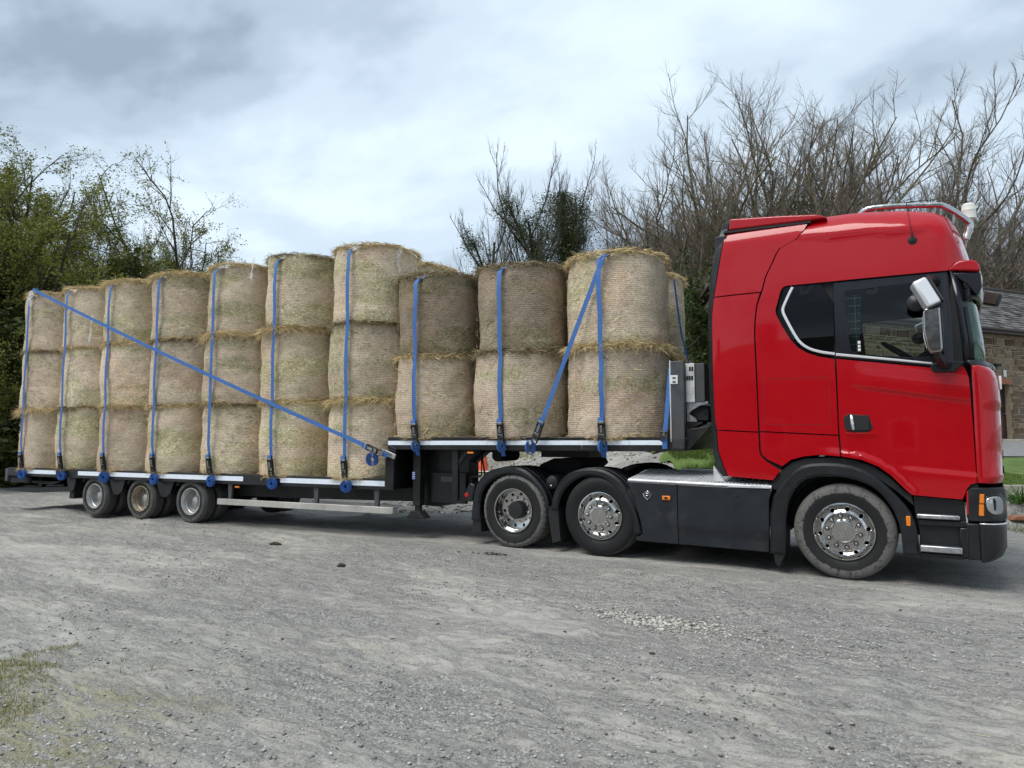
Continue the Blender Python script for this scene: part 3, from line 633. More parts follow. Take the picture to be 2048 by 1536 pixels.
# front wheel arch trim
fo = smooth_poly([(-.752, .209), (-.735, .789), (-.595, 1.011), (-.436, 1.175), (-.268, 1.222), (.054, 1.219), (.268, 1.138), (.414, 1.008), (.556, .848), (.651, .688), (.678, .559), (.690, .302)], 1, closed=False)
fi = smooth_poly([(-.593, .205), (-.573, .724), (-.46, .962), (-.306, 1.074), (.002, 1.082), (.188, 1.036), (.337, .956), (.465, .777), (.531, .598), (.546, .302)], 1, closed=False)
for mir in (False, True):
    panel('front_wheel_arch', np.vstack([fo, fi[::-1]]), MT['black_plastic'], TR, lambda x, z: np.asarray(x) * 0 - .012, grid=.08, thick=.34, e=.028, mirror=mir)
    arc = [(.62 * math.cos(a), .50 + .60 * math.sin(a)) for a in np.linspace(R(-8), R(188), 24)]
    arc2 = [(.66 * math.cos(a), .50 + .64 * math.sin(a)) for a in np.linspace(R(188), R(-8), 24)]
    yy = (.33, .70) if not mir else (CABW - .70, CABW - .33)
    MB().prism(arc + arc2, *yy).obj('wheel_housing', MT['under'], TR)
    gap = [(-.74, .93), (-.70, 1.02), (-.60, 1.145), (-.50, 1.225), (-.36, 1.27), (-.1, 1.285), (.1, 1.265), (.3, 1.20), (.45, 1.09), (.56, .97), (.64, .91), (.66, .80), (.5, .95), (.3, 1.1), (.1, 1.18), (-.3, 1.18), (-.5, 1.08), (-.65, .90)]
    panel('arch_gap_liner', gap, MT['under'], TR, lambda x, z: np.asarray(x) * 0 + .055, grid=.2, thick=.1, e=.004, mirror=mir)
    am = MB(); am.box(.585, .625, -.022 if not mir else CABW + .002, -.002 if not mir else CABW + .022, .60, .70); am.obj('side_marker_lamp', MT['amber'], TR, bevel=.006)
    mf = MB(); yy = (.02, .30) if not mir else (CABW - .30, CABW - .02); mf.prism([(-.72, .21), (-.60, .21), (-.66, .07), (-.70, .10)], *yy); mf.obj('mudflap', MT['rubber'], TR)
    # skirt
    sk = [(-2.443, .950), (-2.40, .86), (-2.353, .736), (-2.30, .57), (-2.274, .475), (-2.250, .34), (-2.244, .307), (-2.335, .262), (-2.328, .231), (-1.5, .222), (-.770, .214), (-.754, .5), (-.748, .795), (-.71, .915)]
    def gsk(x, z): return .010 + .035 * (1 - sst(.34, .44, np.asarray(z))) * sst(-2.1, -1.6, np.asarray(x)) * (1 - 0) - .006 * sst(.9, .95, np.asarray(z))
    sk1 = [p for p in sk if p[0] < -1.79] ; k_ = [(-1.806, .224), (-1.806, .9438)]
    skA = [(-2.443, .950), (-2.40, .86), (-2.353, .736), (-2.30, .57), (-2.274, .475), (-2.250, .34), (-2.244, .307), (-2.335, .262), (-2.328, .231), (-1.806, .224), (-1.806, .938)]
    skB = [(-1.798, .938), (-1.798, .224), (-.770, .214), (-.754, .5), (-.748, .795), (-.71, .915)]
    panel('side_skirt', skA, MT['grey_plastic'], TR, gsk, grid=.05, thick=.05, e=.006, mirror=mir)
    panel('side_skirt', skB, MT['grey_plastic'], TR, gsk, grid=.05, thick=.05, e=.006, mirror=mir)
    lp = MB(); y_ = -.008 if not mir else CABW - .010
    lp.box(-1.985, -1.885, y_, y_ + .018, .745, .795); lp.obj('side_marker_lamp', MT['amber'], TR, bevel=.006)
# badge: winged shield outline
mb = MB(); bx, bz, by = -2.175, .795, .002
ring = [(bx + .030 * math.cos(a), by, bz + .018 + .028 * math.sin(a)) for a in np.linspace(0, 2 * math.pi, 17)[:-1]]
mb.tube(ring, .006, 6, closed=True); mb.tube([(bx - .055, by, bz + .018), (bx - .04, by, bz - .02), (bx, by, bz - .055), (bx + .04, by, bz - .02), (bx + .055, by, bz + .018)], .008, 6)
mb.tube([(bx - .015, by, bz + .018), (bx + .015, by, bz + .018)], .008, 6)
mb.obj('skirt_badge', MT['chrome'], TR)
MB().box(-1.955, -1.915, -.0125, -.0115, .757, .783).obj('lamp_print', MT['rubber'], TR)

# catwalk
mb = MB(); CS = [(.012, .955), (.008, .972), (.020, .986), (.06, .994), (.80, 1.082), (.80, 1.05), (.06, .955)]
zx = lambda x: -.0185 * (x + 2.44)
mb.add([(x, y, z + zx(x)) for x in (-2.43, -1.26, -.72) for y, z in CS], [(i * 7 + k, i * 7 + (k + 1) % 7, (i + 1) * 7 + (k + 1) % 7, (i + 1) * 7 + k) for i in range(2) for k in range(7)] + [tuple(range(7)), tuple(range(20, 13, -1))])
cw = mb.obj('catwalk_plate', MT['alu'], TR, bevel=.004, seg=2)
mb = MB(); nr = 40
for k in range(nr):
    x = -2.40 + k * .0425
    if x > -.75: break
    mb.add([(xx_, y_, z_ + zx(x) + dz) for xx_ in (x, x + .016) for dz in (0, .007) for y_, z_ in ((.04, .9905), (.78, 1.0795))], [(0, 1, 3, 2), (4, 6, 7, 5), (2, 3, 7, 6), (0, 2, 6, 4), (1, 5, 7, 3)])
mb.obj('catwalk_rib', MT['alu'], cw)
MB().box(-1.20, -.74, .000, .010, .925, .955).obj('catwalk_edge', MT['alu'], TR, bevel=.004)
MB().prism([(-1.37, .985), (-1.37, 1.17), (-1.245, .985)], .045, .075).obj('catwalk_bracket', MT['alu'], TR, bevel=.004)
MB().box(-2.0, -1.35, .82, .86, .98, 1.10).obj('catwalk_back', MT['steel'], TR, bevel=.004)
MB().box(-2.2, -1.2, .85, 1.65, .70, 1.02).obj('battery_box', MT['under'], TR, bevel=.02)
MB().box(-2.2, -.9, 1.70, 2.45, .35, 1.0).obj('fuel_tank', MT['under'], TR, bevel=.05)
for y in (.82, 1.60): MB().box(-4.95, 1.0, y, y + .09, .70, .96).obj('chassis_rail', MT['under'], TR, bevel=.008)
for x in (-4.13, -2.83, 0.0): MB().tube([(x, .35, .5), (x, 2.15, .5)], .09, 12).obj('axle', MT['under'], TR)
for x in (-4.13, -2.83):
    for y in (.62, 1.72): MB().lathe([(0, 0), (.12, .0), (.15, .08), (.12, .16), (.15, .24), (.12, .32), (0, .32)], (x - .3, y + .07, .55), 16, 'z').obj('air_spring', MT['rubber'], TR)
MB().box(-.7, .9, .5, 2.0, .45, 1.25).obj('engine_block', MT['under'], TR, bevel=.05)
MB().prism([(-4.14, 1.10), (-3.9, 1.20), (-3.45, 1.21), (-3.40, 1.12), (-3.6, .97), (-4.1, .97)], .80, 1.70).obj('fifth_wheel', MT['under'], TR, bevel=.02)

# rear wheel wings
def wing(cx, rx_o, z_top, endL, endR, y0, y1, name='rear_wing'):
    pass
w1o = smooth_poly([(-4.825, .33), (-4.80, .60), (-4.76, .80), (-4.64, .96), (-4.45, 1.065), (-4.167, 1.104), (-3.98, 1.085), (-3.823, .994), (-3.666, .845), (-3.589, .70), (-3.570, .545)], 1, closed=False)
w1i = smooth_poly([(-4.685, .33), (-4.675, .666), (-4.546, .867), (-4.334, .98), (-4.126, 1.003), (-3.923, .957), (-3.744, .842), (-3.640, .70), (-3.605, .545)], 1, closed=False)
w2o = smooth_poly([(-3.535, .545), (-3.512, .72), (-3.396, .945), (-3.226, 1.06), (-3.006, 1.108), (-2.791, 1.098), (-2.617, 1.020), (-2.500, .920), (-2.385, .70), (-2.305, .502), (-2.268, .302)], 1, closed=False)
w2i = smooth_poly([(-3.437, .545), (-3.398, .721), (-3.284, .875), (-3.116, .98), (-2.97, 1.012), (-2.792, .989), (-2.618, .882), (-2.467, .697), (-2.392, .45), (-2.384, .302)], 1, closed=False)
for mir in (False, True):
    for wo, wi in ((w1o, w1i), (w2o, w2i)):
        w_ = panel('rear_wing', np.vstack([wo, wi[::-1]]), MT['black_plastic'], TR, lambda x, z: np.asarray(x) * 0 + .015, grid=.08, thick=.07, e=.028, mirror=mir)
        th = wo + (np.array([wo.mean(0)]) - wo) * .055
        yy = (.06, .66) if not mir else (CABW - .66, CABW - .06)
        mb = MB(); mb.strip([(p[0], yy[0], p[1] - .006) for p in wo], [(p[0], yy[1], p[1] - .006) for p in wo]); mb.strip([(p[0], yy[0], p[1] - .006) for p in th], [(p[0], yy[1], p[1] - .006) for p in th]); mb.obj('wing_top', MT['black_plastic'], w_, smooth=60)
        mb = MB()
        for q in (.16, .27, .38, .49):
            y_ = q if not mir else CABW - q
            mb.tube([(p[0], y_, p[1] - .002) for p in wo], .012, 6)
        mb.obj('wing_rib', MT['black_plastic'], w_)
    yy = (.05, .62) if not mir else (CABW - .62, CABW - .05)
    mb = MB(); mb.prism([(-4.80, .42), (-4.68, .42), (-4.66, .165), (-4.815, .155)], *yy); mb.obj('mudflap', MT['rubber'], TR)
    mb = MB(); mb.prism([(-3.60, .58), (-3.44, .58), (-3.40, .14), (-3.52, .10)], *yy); mb.obj('mudflap', MT['rubber'], TR)
    y_ = .01 if not mir else CABW - .05
    mb = MB(); mb.lathe([(0, -.02), (.03, -.018), (.04, 0), (.04, .04)], (-4.90, y_ + .03, .68), 16); o_ = mb.obj('rear_side_lamp', MT['redlens'], TR); 
MB().prism([(-4.95, .58), (-4.80, .60), (-4.76, .83), (-4.86, .86), (-4.93, .74)], .03, .30).obj('rear_light_mount', MT['black_plastic'], TR, bevel=.02)
mb = MB(); mb.tube([(-4.88, .12, .84), (-4.89, .12, .93), (-4.72, .12, .95)], .014, 6); mb.tube([(-4.70, .2, .97), (-4.87, .35, 1.32)], .014, 6); mb.tube([(-4.76, .2, .94), (-4.86, .35, 1.30)], .010, 6); mb.obj('air_line', MT['rubber'], TR)
mb = MB(); mb.lathe([(0, -.02), (.05, -.015), (.085, .0), (.098, .03), (.10, .06), (.10, .62), (0, .65)], (-3.555, .10, .90), 28); tk = mb.obj('air_tank', MT['black_plastic'], TR)
MB().box(-3.565, -3.545, .077, .081, .85, .868).obj('tank_sticker', MT['white'], tk)

# ---------------------------------------------------------------- wheels
def tyre_mesh(Rr, w, bead, n, mat, sink, lug=False, grooves=4):
    pr = [(bead, .030), (bead + .012, .012), (bead + .3 * (Rr - bead), -.002), (bead + .55 * (Rr - bead), -.008), (bead + .78 * (Rr - bead), -.002), (Rr - .025, .012), (Rr - .010, .026), (Rr, .044)]
    k = len(pr); tw = w - .088
    for i in range(grooves):
        c = .044 + tw * (i + 1) / (grooves + 1); pr += [(Rr, c - .009), (Rr - .013, c - .006), (Rr - .013, c + .006), (Rr, c + .009)]
    pr += [(Rr, w - .044), (Rr - .010, w - .026), (Rr - .025, w - .012), (bead + .5 * (Rr - bead), w + .005), (bead, w - .03)]
    def fr(r, h, a):
        if lug and r > Rr - .02:
            i = int(round(a / (2 * math.pi) * n))
            if i % 4 == 0: r -= .012
        return (r, h)
    mb = MB(); mb.lathe(pr, (0, 0, 0), n, 'y', fr)
    V = np.array(mb.V); low = V[:, 2] < -(Rr - sink)
    V[low, 2] = -(Rr - sink) + (V[low, 2] + (Rr - sink)) * .05
    f = np.clip((-(V[:, 2]) - .6 * Rr) / (.4 * Rr), 0, 1) ** 2; side = V[:, 1] < .03
    V[side, 1] -= .016 * f[side]
    me = np_mesh('tyre', V, mb.F, mat)
    bm = bmesh.new(); bm.from_mesh(me); bmesh.ops.recalc_face_normals(bm, faces=bm.faces); bm.to_mesh(me); bm.free()
    me.shade_smooth(); me.set_sharp_from_angle(angle=R(40)); return me
def disc_holes(r0, r1, yf, nh, rh, rad, n=80):
    out = [(r1 * math.cos(a), r1 * math.sin(a)) for a in np.linspace(0, 2 * math.pi, n + 1)[:-1]]
    holes = [[(r0 * math.cos(a), r0 * math.sin(a)) for a in np.linspace(0, 2 * math.pi, 48 + 1)[:-1]]]
    for k in range(nh):
        a = 2 * math.pi * (k + .5) / nh; holes.append([(rad * math.cos(a) + rh * math.cos(b), rad * math.sin(a) + rh * math.sin(b)) for b in np.linspace(0, 2 * math.pi, 15)[:-1]])
    return panel_geo(out, lambda x, z: yf(np.sqrt(np.asarray(x) ** 2 + np.asarray(z) ** 2)), holes, grid=.02, thick=.014, e=.003)
def finish(mb, name, mat, smooth=40):
    me = np_mesh(name, np.array(mb.V), mb.F, mat); bm = bmesh.new(); bm.from_mesh(me); bmesh.ops.recalc_face_normals(bm, faces=bm.faces); bm.to_mesh(me); bm.free()
    me.shade_smooth(); me.set_sharp_from_angle(angle=R(smooth)); return me
def nut_ring(n, rad, y, r=.017, h=.04, phase=0.0):
    mb = MB()
    for k in range(n):
        a = 2 * math.pi * (k + phase) / n; mb.lathe([(0, -h), (r * .7, -h + .003), (r * .95, -h + .012), (r, -h * .4), (r * 1.1, -.004), (r * 1.25, 0)], (rad * math.cos(a), y, rad * math.sin(a)), 12)
    return mb
WM = {}
mb = MB(); mb.lathe([(.300, .030), (.306, .010), (.303, -.002), (.292, -.004), (.286, .006), (.283, .028), (.272, .050)], n=72)
Vh, Fh = disc_holes(.200, .274, lambda r: .050 - .052 * sst(.270, .205, r), 10, .021, .240); mb.add(Vh, Fh)
mb.lathe([(.203, .000), (.196, -.010), (.185, -.012), (.130, -.012)], n=72); WM['rim_steer'] = finish(mb, 'rim', MT['chrome'])
mb = MB(); mb.lathe([(.132, -.010), (.126, -.022), (.117, -.036), (.108, -.038), (.105, -.034), (.0, -.034)], n=48); WM['hub_steer'] = finish(mb, 'hub_cap', MT['chrome'])
WM['nuts_steer'] = finish(nut_ring(10, .163, -.012, .0165, .034), 'wheel_nuts', MT['chrome'])
mb = MB(); mb.lathe([(.276, .052), (.28, .20), (0, .20)], n=32); WM['back_steer'] = finish(mb, 'brake_backing', MT['rubber'])
mb = MB()
for k in range(10):
    a = 2 * math.pi * k / 10; mb.lathe([(.026, -.0135), (.0, -.0137)], (.163 * math.cos(a), 0, .163 * math.sin(a)), 14)
WM['nutring_steer'] = finish(mb, 'nut_recess', MT['rubber'])
mb = MB(); mb.lathe([(.300, .030), (.306, .010), (.303, -.002), (.292, -.002), (.285, .012), (.281, .04), (.279, .10), (.272, .125), (.262, .14)], n=72)
Vh, Fh = disc_holes(.120, .264, lambda r: .14 + .012 * sst(.26, .18, r) - .0 * r, 10, .020, .222); mb.add(Vh, Fh); WM['rim_drive'] = finish(mb, 'rim', MT['chrome'])
WM['nuts_drive'] = finish(nut_ring(10, .168, .150, .016, .03), 'wheel_nuts', MT['chrome'])
mb = MB(); mb.lathe([(.122, .155), (.120, .075), (.112, .060), (.095, .056), (.0, .056)], n=40); WM['hub_drive'] = finish(mb, 'hub', MT['under'])
mb = MB(); mb.lathe([(.266, .17), (.0, .17)], n=32); WM['back_drive'] = finish(mb, 'brake_backing', MT['rubber'])
for key, mt in (('silver', 'silver'), ('bronze', 'bronze')):
    mb = MB(); mb.lathe([(.236, .028), (.240, .012), (.238, .0), (.228, -.002), (.222, .010), (.220, .035), (.212, .045), (.212, .075), (.202, .085), (.200, .150), (.192, .165)], n=64)
    WM['rim_' + key] = finish(mb, 'rim', MT[mt])
    mb = MB(); Vh, Fh = disc_holes(.07, .196, lambda r: .165 - .02 * sst(.19, .1, r), 6, .021, .148); mb.add(Vh, Fh)
    mb.lathe([(.075, .148), (.072, .10), (.06, .092), (0, .09)], n=32); WM['disc_' + key] = finish(mb, 'wheel_disc', MT['silver'])
mb = MB(); mb.lathe([(.2, .19), (0, .19)], n=32); WM['back_trailer'] = finish(mb, 'brake_backing', MT['rubber'])
WM['tyre_front'] = tyre_mesh(.505, .31, .298, 120, MT['tyre_front'], .008)
WM['tyre_clean'] = tyre_mesh(.505, .31, .298, 120, MT['tyre_clean'], .006)
WM['tyre_drive'] = tyre_mesh(.505, .60, .298, 160, MT['tyre_drive'], .008, lug=True, grooves=7)
WM['tyre_trailer'] = tyre_mesh(.385, .245, .232, 100, MT['tyre_trailer'], .008)
def wheel(parent, x, y, z, parts, rz=0.0, spin=0.0, label=None):
    e = empty('wheel', (x, y, z), rz, parent)
    if label: e['label'] = label
    for nm, key in parts:
        o = link(bpy.data.objects.new(nm, WM[key]), e); 
        if nm != 'tyre': o.rotation_euler = (0, spin, 0)
    return e
ST = [('tyre', 'tyre_front'), ('rim', 'rim_steer'), ('hub_cap', 'hub_steer'), ('wheel_nuts', 'nuts_steer'), ('nut_recess', 'nutring_steer'), ('brake_backing', 'back_steer')]
ST2 = [('tyre', 'tyre_clean')] + ST[1:]
DR = [('tyre', 'tyre_drive'), ('rim', 'rim_drive'), ('wheel_nuts', 'nuts_drive'), ('hub', 'hub_drive'), ('brake_backing', 'back_drive')]
for far in (False, True):
    y = lambda v: CABW - v if far else v
    rz = math.pi if far else 0
    fw = wheel(TR, 0, y(.045), .497, ST, rz, R(9), None if far else 'front steering wheel with ragged dried mud on its sidewall')
    mw = wheel(TR, -2.83, y(.035), .502, ST2, rz, R(3), None if far else 'clean black middle axle wheel with polished rim')
    wheel(TR, -4.13, y(.040), .497, DR, rz, R(12), None if far else 'deep dish drive axle wheel with black hub')
    for e_ in (fw, mw):
        cu = bpy.data.curves.new('t', 'FONT'); cu.body = 'SCANIA'; cu.size = .046; cu.align_x = 'CENTER'; cu.align_y = 'CENTER'; cu.extrude = .001
        to = bpy.data.objects.new('t', cu); COL.objects.link(to); bpy.context.view_layer.update()
        dg = bpy.context.evaluated_depsgraph_get(); me = bpy.data.meshes.new_from_object(to.evaluated_get(dg)); bpy.data.objects.remove(to)
        me.materials.clear(); me.materials.append(MT['steel'])
        o = link(bpy.data.objects.new('hub_lettering', me), e_); o.location = (0, -.0352, 0); o.rotation_euler = (R(90), R(-70), 0)
# ================================================================== step-frame trailer
KX, PHI = -3.8, R(5.62)
TL = empty('trailer', (KX, 1.25, 0), PHI)
tag(TL, 'black step frame flatbed trailer with white reflective stripe, loaded with hay bales', 'trailer')
OFF = (0, -1.25, 0)
def to_world(s, y, z):
    c, sn = math.cos(PHI), math.sin(PHI); dy = y - 1.25
    return (KX + s * c - dy * sn, 1.25 + s * sn + dy * c, z)
def tp(mb, name, mat, parent=TL, **kw): return mb.obj(name, mat, parent, off=OFF, **kw)
BK = MT['chassis']
# decks: boards seen edge-on, side rails
tp(MB().box(-12.20, -2.46, .03, 2.47, .825, .872), 'lower_deck', BK, bevel=.004)
tp(MB().box(-2.50, 1.96, .03, 2.47, 1.44, 1.492), 'upper_deck', BK, bevel=.004)
for y0, y1 in ((0, .06), (2.44, 2.5)):
    tp(MB().box(-12.22, -2.385, y0, y1, .715, .888), 'side_rail', BK, bevel=.006)
    tp(MB().box(-2.50, 1.70, y0, y1, 1.325, 1.508), 'side_rail', BK, bevel=.006)
    tp(MB().prism([(-2.54, .72), (-2.384, .745), (-2.384, 1.20), (-2.34, 1.335), (-2.50, 1.40), (-2.48, 1.30), (-2.54, 1.20)], y0 - .004 if y0 == 0 else y0, y1), 'step_gusset', BK, bevel=.006)
tp(MB().box(-2.52, -2.44, .06, 2.44, .75, 1.44), 'step_wall', BK)
# reflective stripes, in lengths
for a, b in ((-11.80, -10.58), (-9.87, -5.45), (-4.62, -2.545)):
    tp(MB().box(a, b, -.006, -.001, .772, .850), 'reflective_stripe', MT['white_tape'])
tp(MB().prism([(-2.492, 1.392), (1.700, 1.408), (1.655, 1.440), (1.635, 1.462), (1.60, 1.466), (-2.492, 1.454)], -.006, -.001), 'reflective_stripe', MT['white_tape'])
# longitudinal beams and cross members
for y in (.62, 1.70):
    nx_ = -1.37 if y < 1 else -2.30
    tp(MB().prism([(-12.15, .55), (-12.15, .82), (-2.46, .82), (-2.46, .50), (-5, .46), (-9.9, .46)], y, y + .14), 'chassis_beam', BK)
    tp(MB().prism([(-2.46, .50), (-2.46, 1.42), (1.85, 1.42), (1.85, 1.34), (-.3, 1.30), (nx_ + .22, 1.28), (nx_ + .01, 1.12), (nx_, .60), (min(nx_, -1.9) - .0, .47)], y, y + .14), 'gooseneck_beam', BK)
for k in range(14):
    x = -11.9 + k * .72; tp(MB().box(x, x + .08, .07, 2.43, .72, .82), 'cross_member', BK)
for k in range(6):
    x = -2.1 + k * .72; tp(MB().box(x, x + .08, .07, 2.43, 1.33, 1.43), 'cross_member', BK)
tp(MB().box(-.35, .40, .85, 1.6, 1.215, 1.40), 'kingpin_plate', BK)
# toolbox, landing leg
tp(MB().prism([(-2.36, 1.32), (-2.36, .47), (-1.90, .455), (-1.36, .58), (-1.36, 1.15), (-1.17, 1.30), (-1.17, 1.32)], .48, .78), 'gooseneck_box', BK, bevel=.01)
tp(MB().box(-1.98, -1.375, .40, .475, .52, .98), 'tool_locker', BK, bevel=.008)
tp(MB().box(-1.80, -1.58, .393, .399, .84, .92), 'maker_plate', MT['greypaint'])
def leg(y, s_):
    lg = tp(MB().box(-2.19, -2.06, y, y + .13, .48, 1.32), 'landing_leg', BK, bevel=.006)
    tp(MB().box(-2.165, -2.085, y + .025, y + .105, .32, .48), 'leg_inner_tube', MT['under'], lg)
    tp(MB().prism([(-2.29, .295), (-1.96, .295), (-2.0, .335), (-2.06, .40), (-2.19, .40), (-2.25, .335)], y - .03, y + .16), 'leg_foot', MT['under'], lg, bevel=.01)
    if s_ > 0:
        tp(MB().box(-2.20, -2.145, y - .006, y - .001, .87, .99), 'leg_sticker', MT['blue_sticker'], lg)
        mb = MB()
        for zz_ in (.885, .915, .945, .968): mb.box(-2.193, -2.152, y - .009, y - .0065, zz_, zz_ + .012)
        tp(mb, 'sticker_print', MT['white'], lg)
leg(.22, 1)
bar_ = bar((-1.19, .12, 1.30), (-1.34, .12, 1.12), .05, .05); tp(bar_, 'neck_brace', BK)
tp(MB().box(-1.42, -1.33, .08, .14, .60, 1.32), 'neck_post', BK)
tp(MB().box(-1.13, -1.03, -.004, .02, 1.276, 1.300), 'side_marker_lamp', MT['amber'], bevel=.003)
tp(MB().box(-5.66, -5.57, .02, .05, .655, .685), 'side_marker_lamp', MT['amber'], bevel=.003)
tp(MB().lathe([(.0, 0), (.085, .0), (.09, .02), (.09, .6), (0, .6)], (-.88, .45, 1.24), 28), 'air_reservoir', MT['under'])
# side guards
for y in (.0, 2.46):
    g_ = tp(MB().box(-6.05, -2.43, y, y + .035, .360, .462), 'side_guard_rail', MT['guard'], bevel=.008)
    tp(MB().box(-4.2, -2.43, y + .26 if y == 0 else y - .26, y + .29 if y == 0 else y - .23, .44, .475), 'side_guard_rail', MT['guard'], bevel=.004)
    for a in (-5.79, -3.90, -2.72):
        tp(MB().prism([(a - .05, .72), (a + .05, .72), (a + .03, .46), (a - .03, .46)], y + .036 if y == 0 else y - .04, y + .08 if y == 0 else y - .002), 'side_guard_post', MT['greypaint'])
tp(MB().prism([(-2.43, .360), (-2.395, .375), (-2.395, .47), (-2.43, .462)], -.0, .12), 'side_guard_end', MT['guard'], bevel=.006)
# wings over the axles
for i, a in enumerate((-6.763, -8.095, -9.425)):
    for y in (.05, 2.10):
        pts = [(a + .47 * math.cos(t_), .385 + .47 * math.sin(t_)) for t_ in np.linspace(R(35), R(145), 9)]
        pts2 = [(a + .44 * math.cos(t_), .385 + .44 * math.sin(t_)) for t_ in np.linspace(R(145), R(35), 9)]
        tp(MB().prism(pts + pts2, y, y + .36), 'axle_wing', MT['under'])
    tp(MB().tube([(a, .2, .385), (a, 2.3, .385)], .06, 10), 'axle', MT['under'])
for a, w in ((-7.43, .24), (-8.76, .24), (-10.16, .16)):
    tp(MB().prism([(a - w, .74), (a + w * .9, .74), (a + w * .55, .50), (a + w * .05, .42), (a - w * .5, .44), (a - w * .9, .62)], .06, .10), 'wing_skirt', BK, bevel=.006)
    tp(MB().prism([(a - w, .74), (a + w * .9, .74), (a + w * .55, .50), (a + w * .05, .42), (a - w * .5, .44), (a - w * .9, .62)], 2.40, 2.44), 'wing_skirt', BK, bevel=.006)
tp(MB().box(-10.24, -10.10, .08, .42, .30, .72), 'mudflap', MT['rubber'])
# rear end: lamp boards, folded ramps
tp(MB().box(-12.33, -12.23, .0, .20, .60, .86), 'rear_corner_post', MT['greypaint'], bevel=.01)
tp(MB().box(-12.33, -12.23, 2.3, 2.5, .60, .86), 'rear_corner_post', MT['greypaint'], bevel=.01)
tp(MB().box(-12.20, -11.55, .04, .12, .565, .70), 'rear_lamp_board', MT['under'], bevel=.02)
tp(MB().box(-12.26, -12.21, .3, 2.2, .56, .72), 'rear_bumper', BK, bevel=.01)
tp(MB().prism([(-12.55, .365), (-12.55, .43), (-11.6, .475), (-10.5, .52), (-10.5, .42), (-11.6, .36)], .22, .62), 'under_run_beam', BK, bevel=.006)
tp(MB().prism([(-12.55, .365), (-12.55, .43), (-11.6, .475), (-10.5, .52), (-10.5, .42), (-11.6, .36)], 1.85, 2.25), 'under_run_beam', BK, bevel=.006)
tp(MB().prism([(-12.1, .56), (-11.2, .53), (-10.9, .60), (-12.1, .60)], .3, 2.2), 'under_run_plate', BK)
for x in (-12.0, -11.2): tp(MB().box(x, x + .10, .5, .6, .45, .8), 'ramp_hanger', BK)
# headboard
for y0, y1 in ((.0, .10), (2.40, 2.50)):
    tp(MB().box(1.775, 1.935, y0, y1, 1.36, 2.455), 'headboard_post', MT['greypaint'], bevel=.008)
tp(MB().box(1.760, 1.776, -.004, .05, 1.45, 2.46), 'headboard_edge', MT['alu'], bevel=.003)
tp(MB().box(1.765, 1.865, -.010, -.0042, 2.165, 2.275), 'latch_plate', MT['plate_white'], bevel=.003)
tp(MB().box(1.80, 1.84, -.018, -.0105, 2.185, 2.20), 'latch_bolt', MT['rubber']); tp(MB().box(1.80, 1.84, -.018, -.0105, 2.235, 2.25), 'latch_bolt', MT['rubber'])
tp(MB().box(1.80, 1.88, .10, 2.40, 1.50, 2.44), 'headboard_panel', MT['greypaint'], bevel=.006)
hb = tp(MB().box(1.938, 2.045, .12, .20, 1.94, 2.43), 'notice_board', MT['plate_white'], bevel=.003)
mb = MB()
for zz_, xs in ((2.33, ((1.98, 2.005), (2.01, 2.035))), (2.215, ((1.945, 1.968), (1.972, 1.998), (2.004, 2.03)))):
    for a, b_ in xs: mb.box(a, b_, .1175, .1195, zz_, zz_ + .055)
tp(mb, 'board_print', MT['under'], hb)
tp(MB().box(2.048, 2.165, .14, .75, 1.94, 2.425), 'equipment_box', MT['greypaint'], bevel=.006)
mb = MB(); mb.prism([(1.94, 1.93), (2.20, 1.95), (2.20, 1.92), (2.10, 1.90), (2.0, 1.84), (1.96, 1.80), (2.04, 1.74), (2.06, 1.70), (1.94, 1.70)], .15, .18); tp(mb, 'box_bracket', MT['steel'])
tp(MB().box(1.95, 2.20, .2, .5, 1.70, 1.90), 'valve_block', MT['under'], bevel=.02)
mb = MB()
for k in range(4): mb.tube([(2.10 + .02 * k, .22 + .06 * k, 1.88), (2.16 + .03 * k, .2 + .06 * k, 1.80), (2.12, .25 + .05 * k, 1.68), (2.0, .3, 1.62)], .012, 6)
tp(mb, 'air_line', MT['rubber'])
tp(MB().prism([(1.70, 1.33), (1.94, 1.33), (2.22, 1.60), (2.22, 1.64), (1.94, 1.60), (1.94, 1.50), (1.70, 1.50)], .06, .14), 'front_wedge', BK, bevel=.006)
tp(MB().prism([(1.94, 1.34), (2.20, 1.62), (2.22, 1.64), (1.94, 1.58)], .15, 2.35), 'front_wedge', BK)
tp(MB().box(1.70, 1.94, .0, 2.5, 1.34, 1.49), 'front_beam', BK, bevel=.01)
# wheels
for far in (False, True):
    for i, a in enumerate((-6.763, -8.095, -9.425)):
        key = 'bronze' if i == 1 else 'silver'
        P_ = [('tyre', 'tyre_trailer'), ('rim', 'rim_' + key), ('wheel_disc', 'disc_' + key), ('brake_backing', 'back_trailer')]
        y = (2.5 - .05 - 1.25) if far else (.05 - 1.25)
        wheel(TL, a, y, .377, P_, math.pi if far else 0, R(20 + 55 * i), None if far else ('trailer wheel with rusty bronze rim' if i == 1 else None))
        wheel(TL, a, y + (-.30 if far else .30), .377, [('tyre', 'tyre_trailer')], math.pi if far else 0)

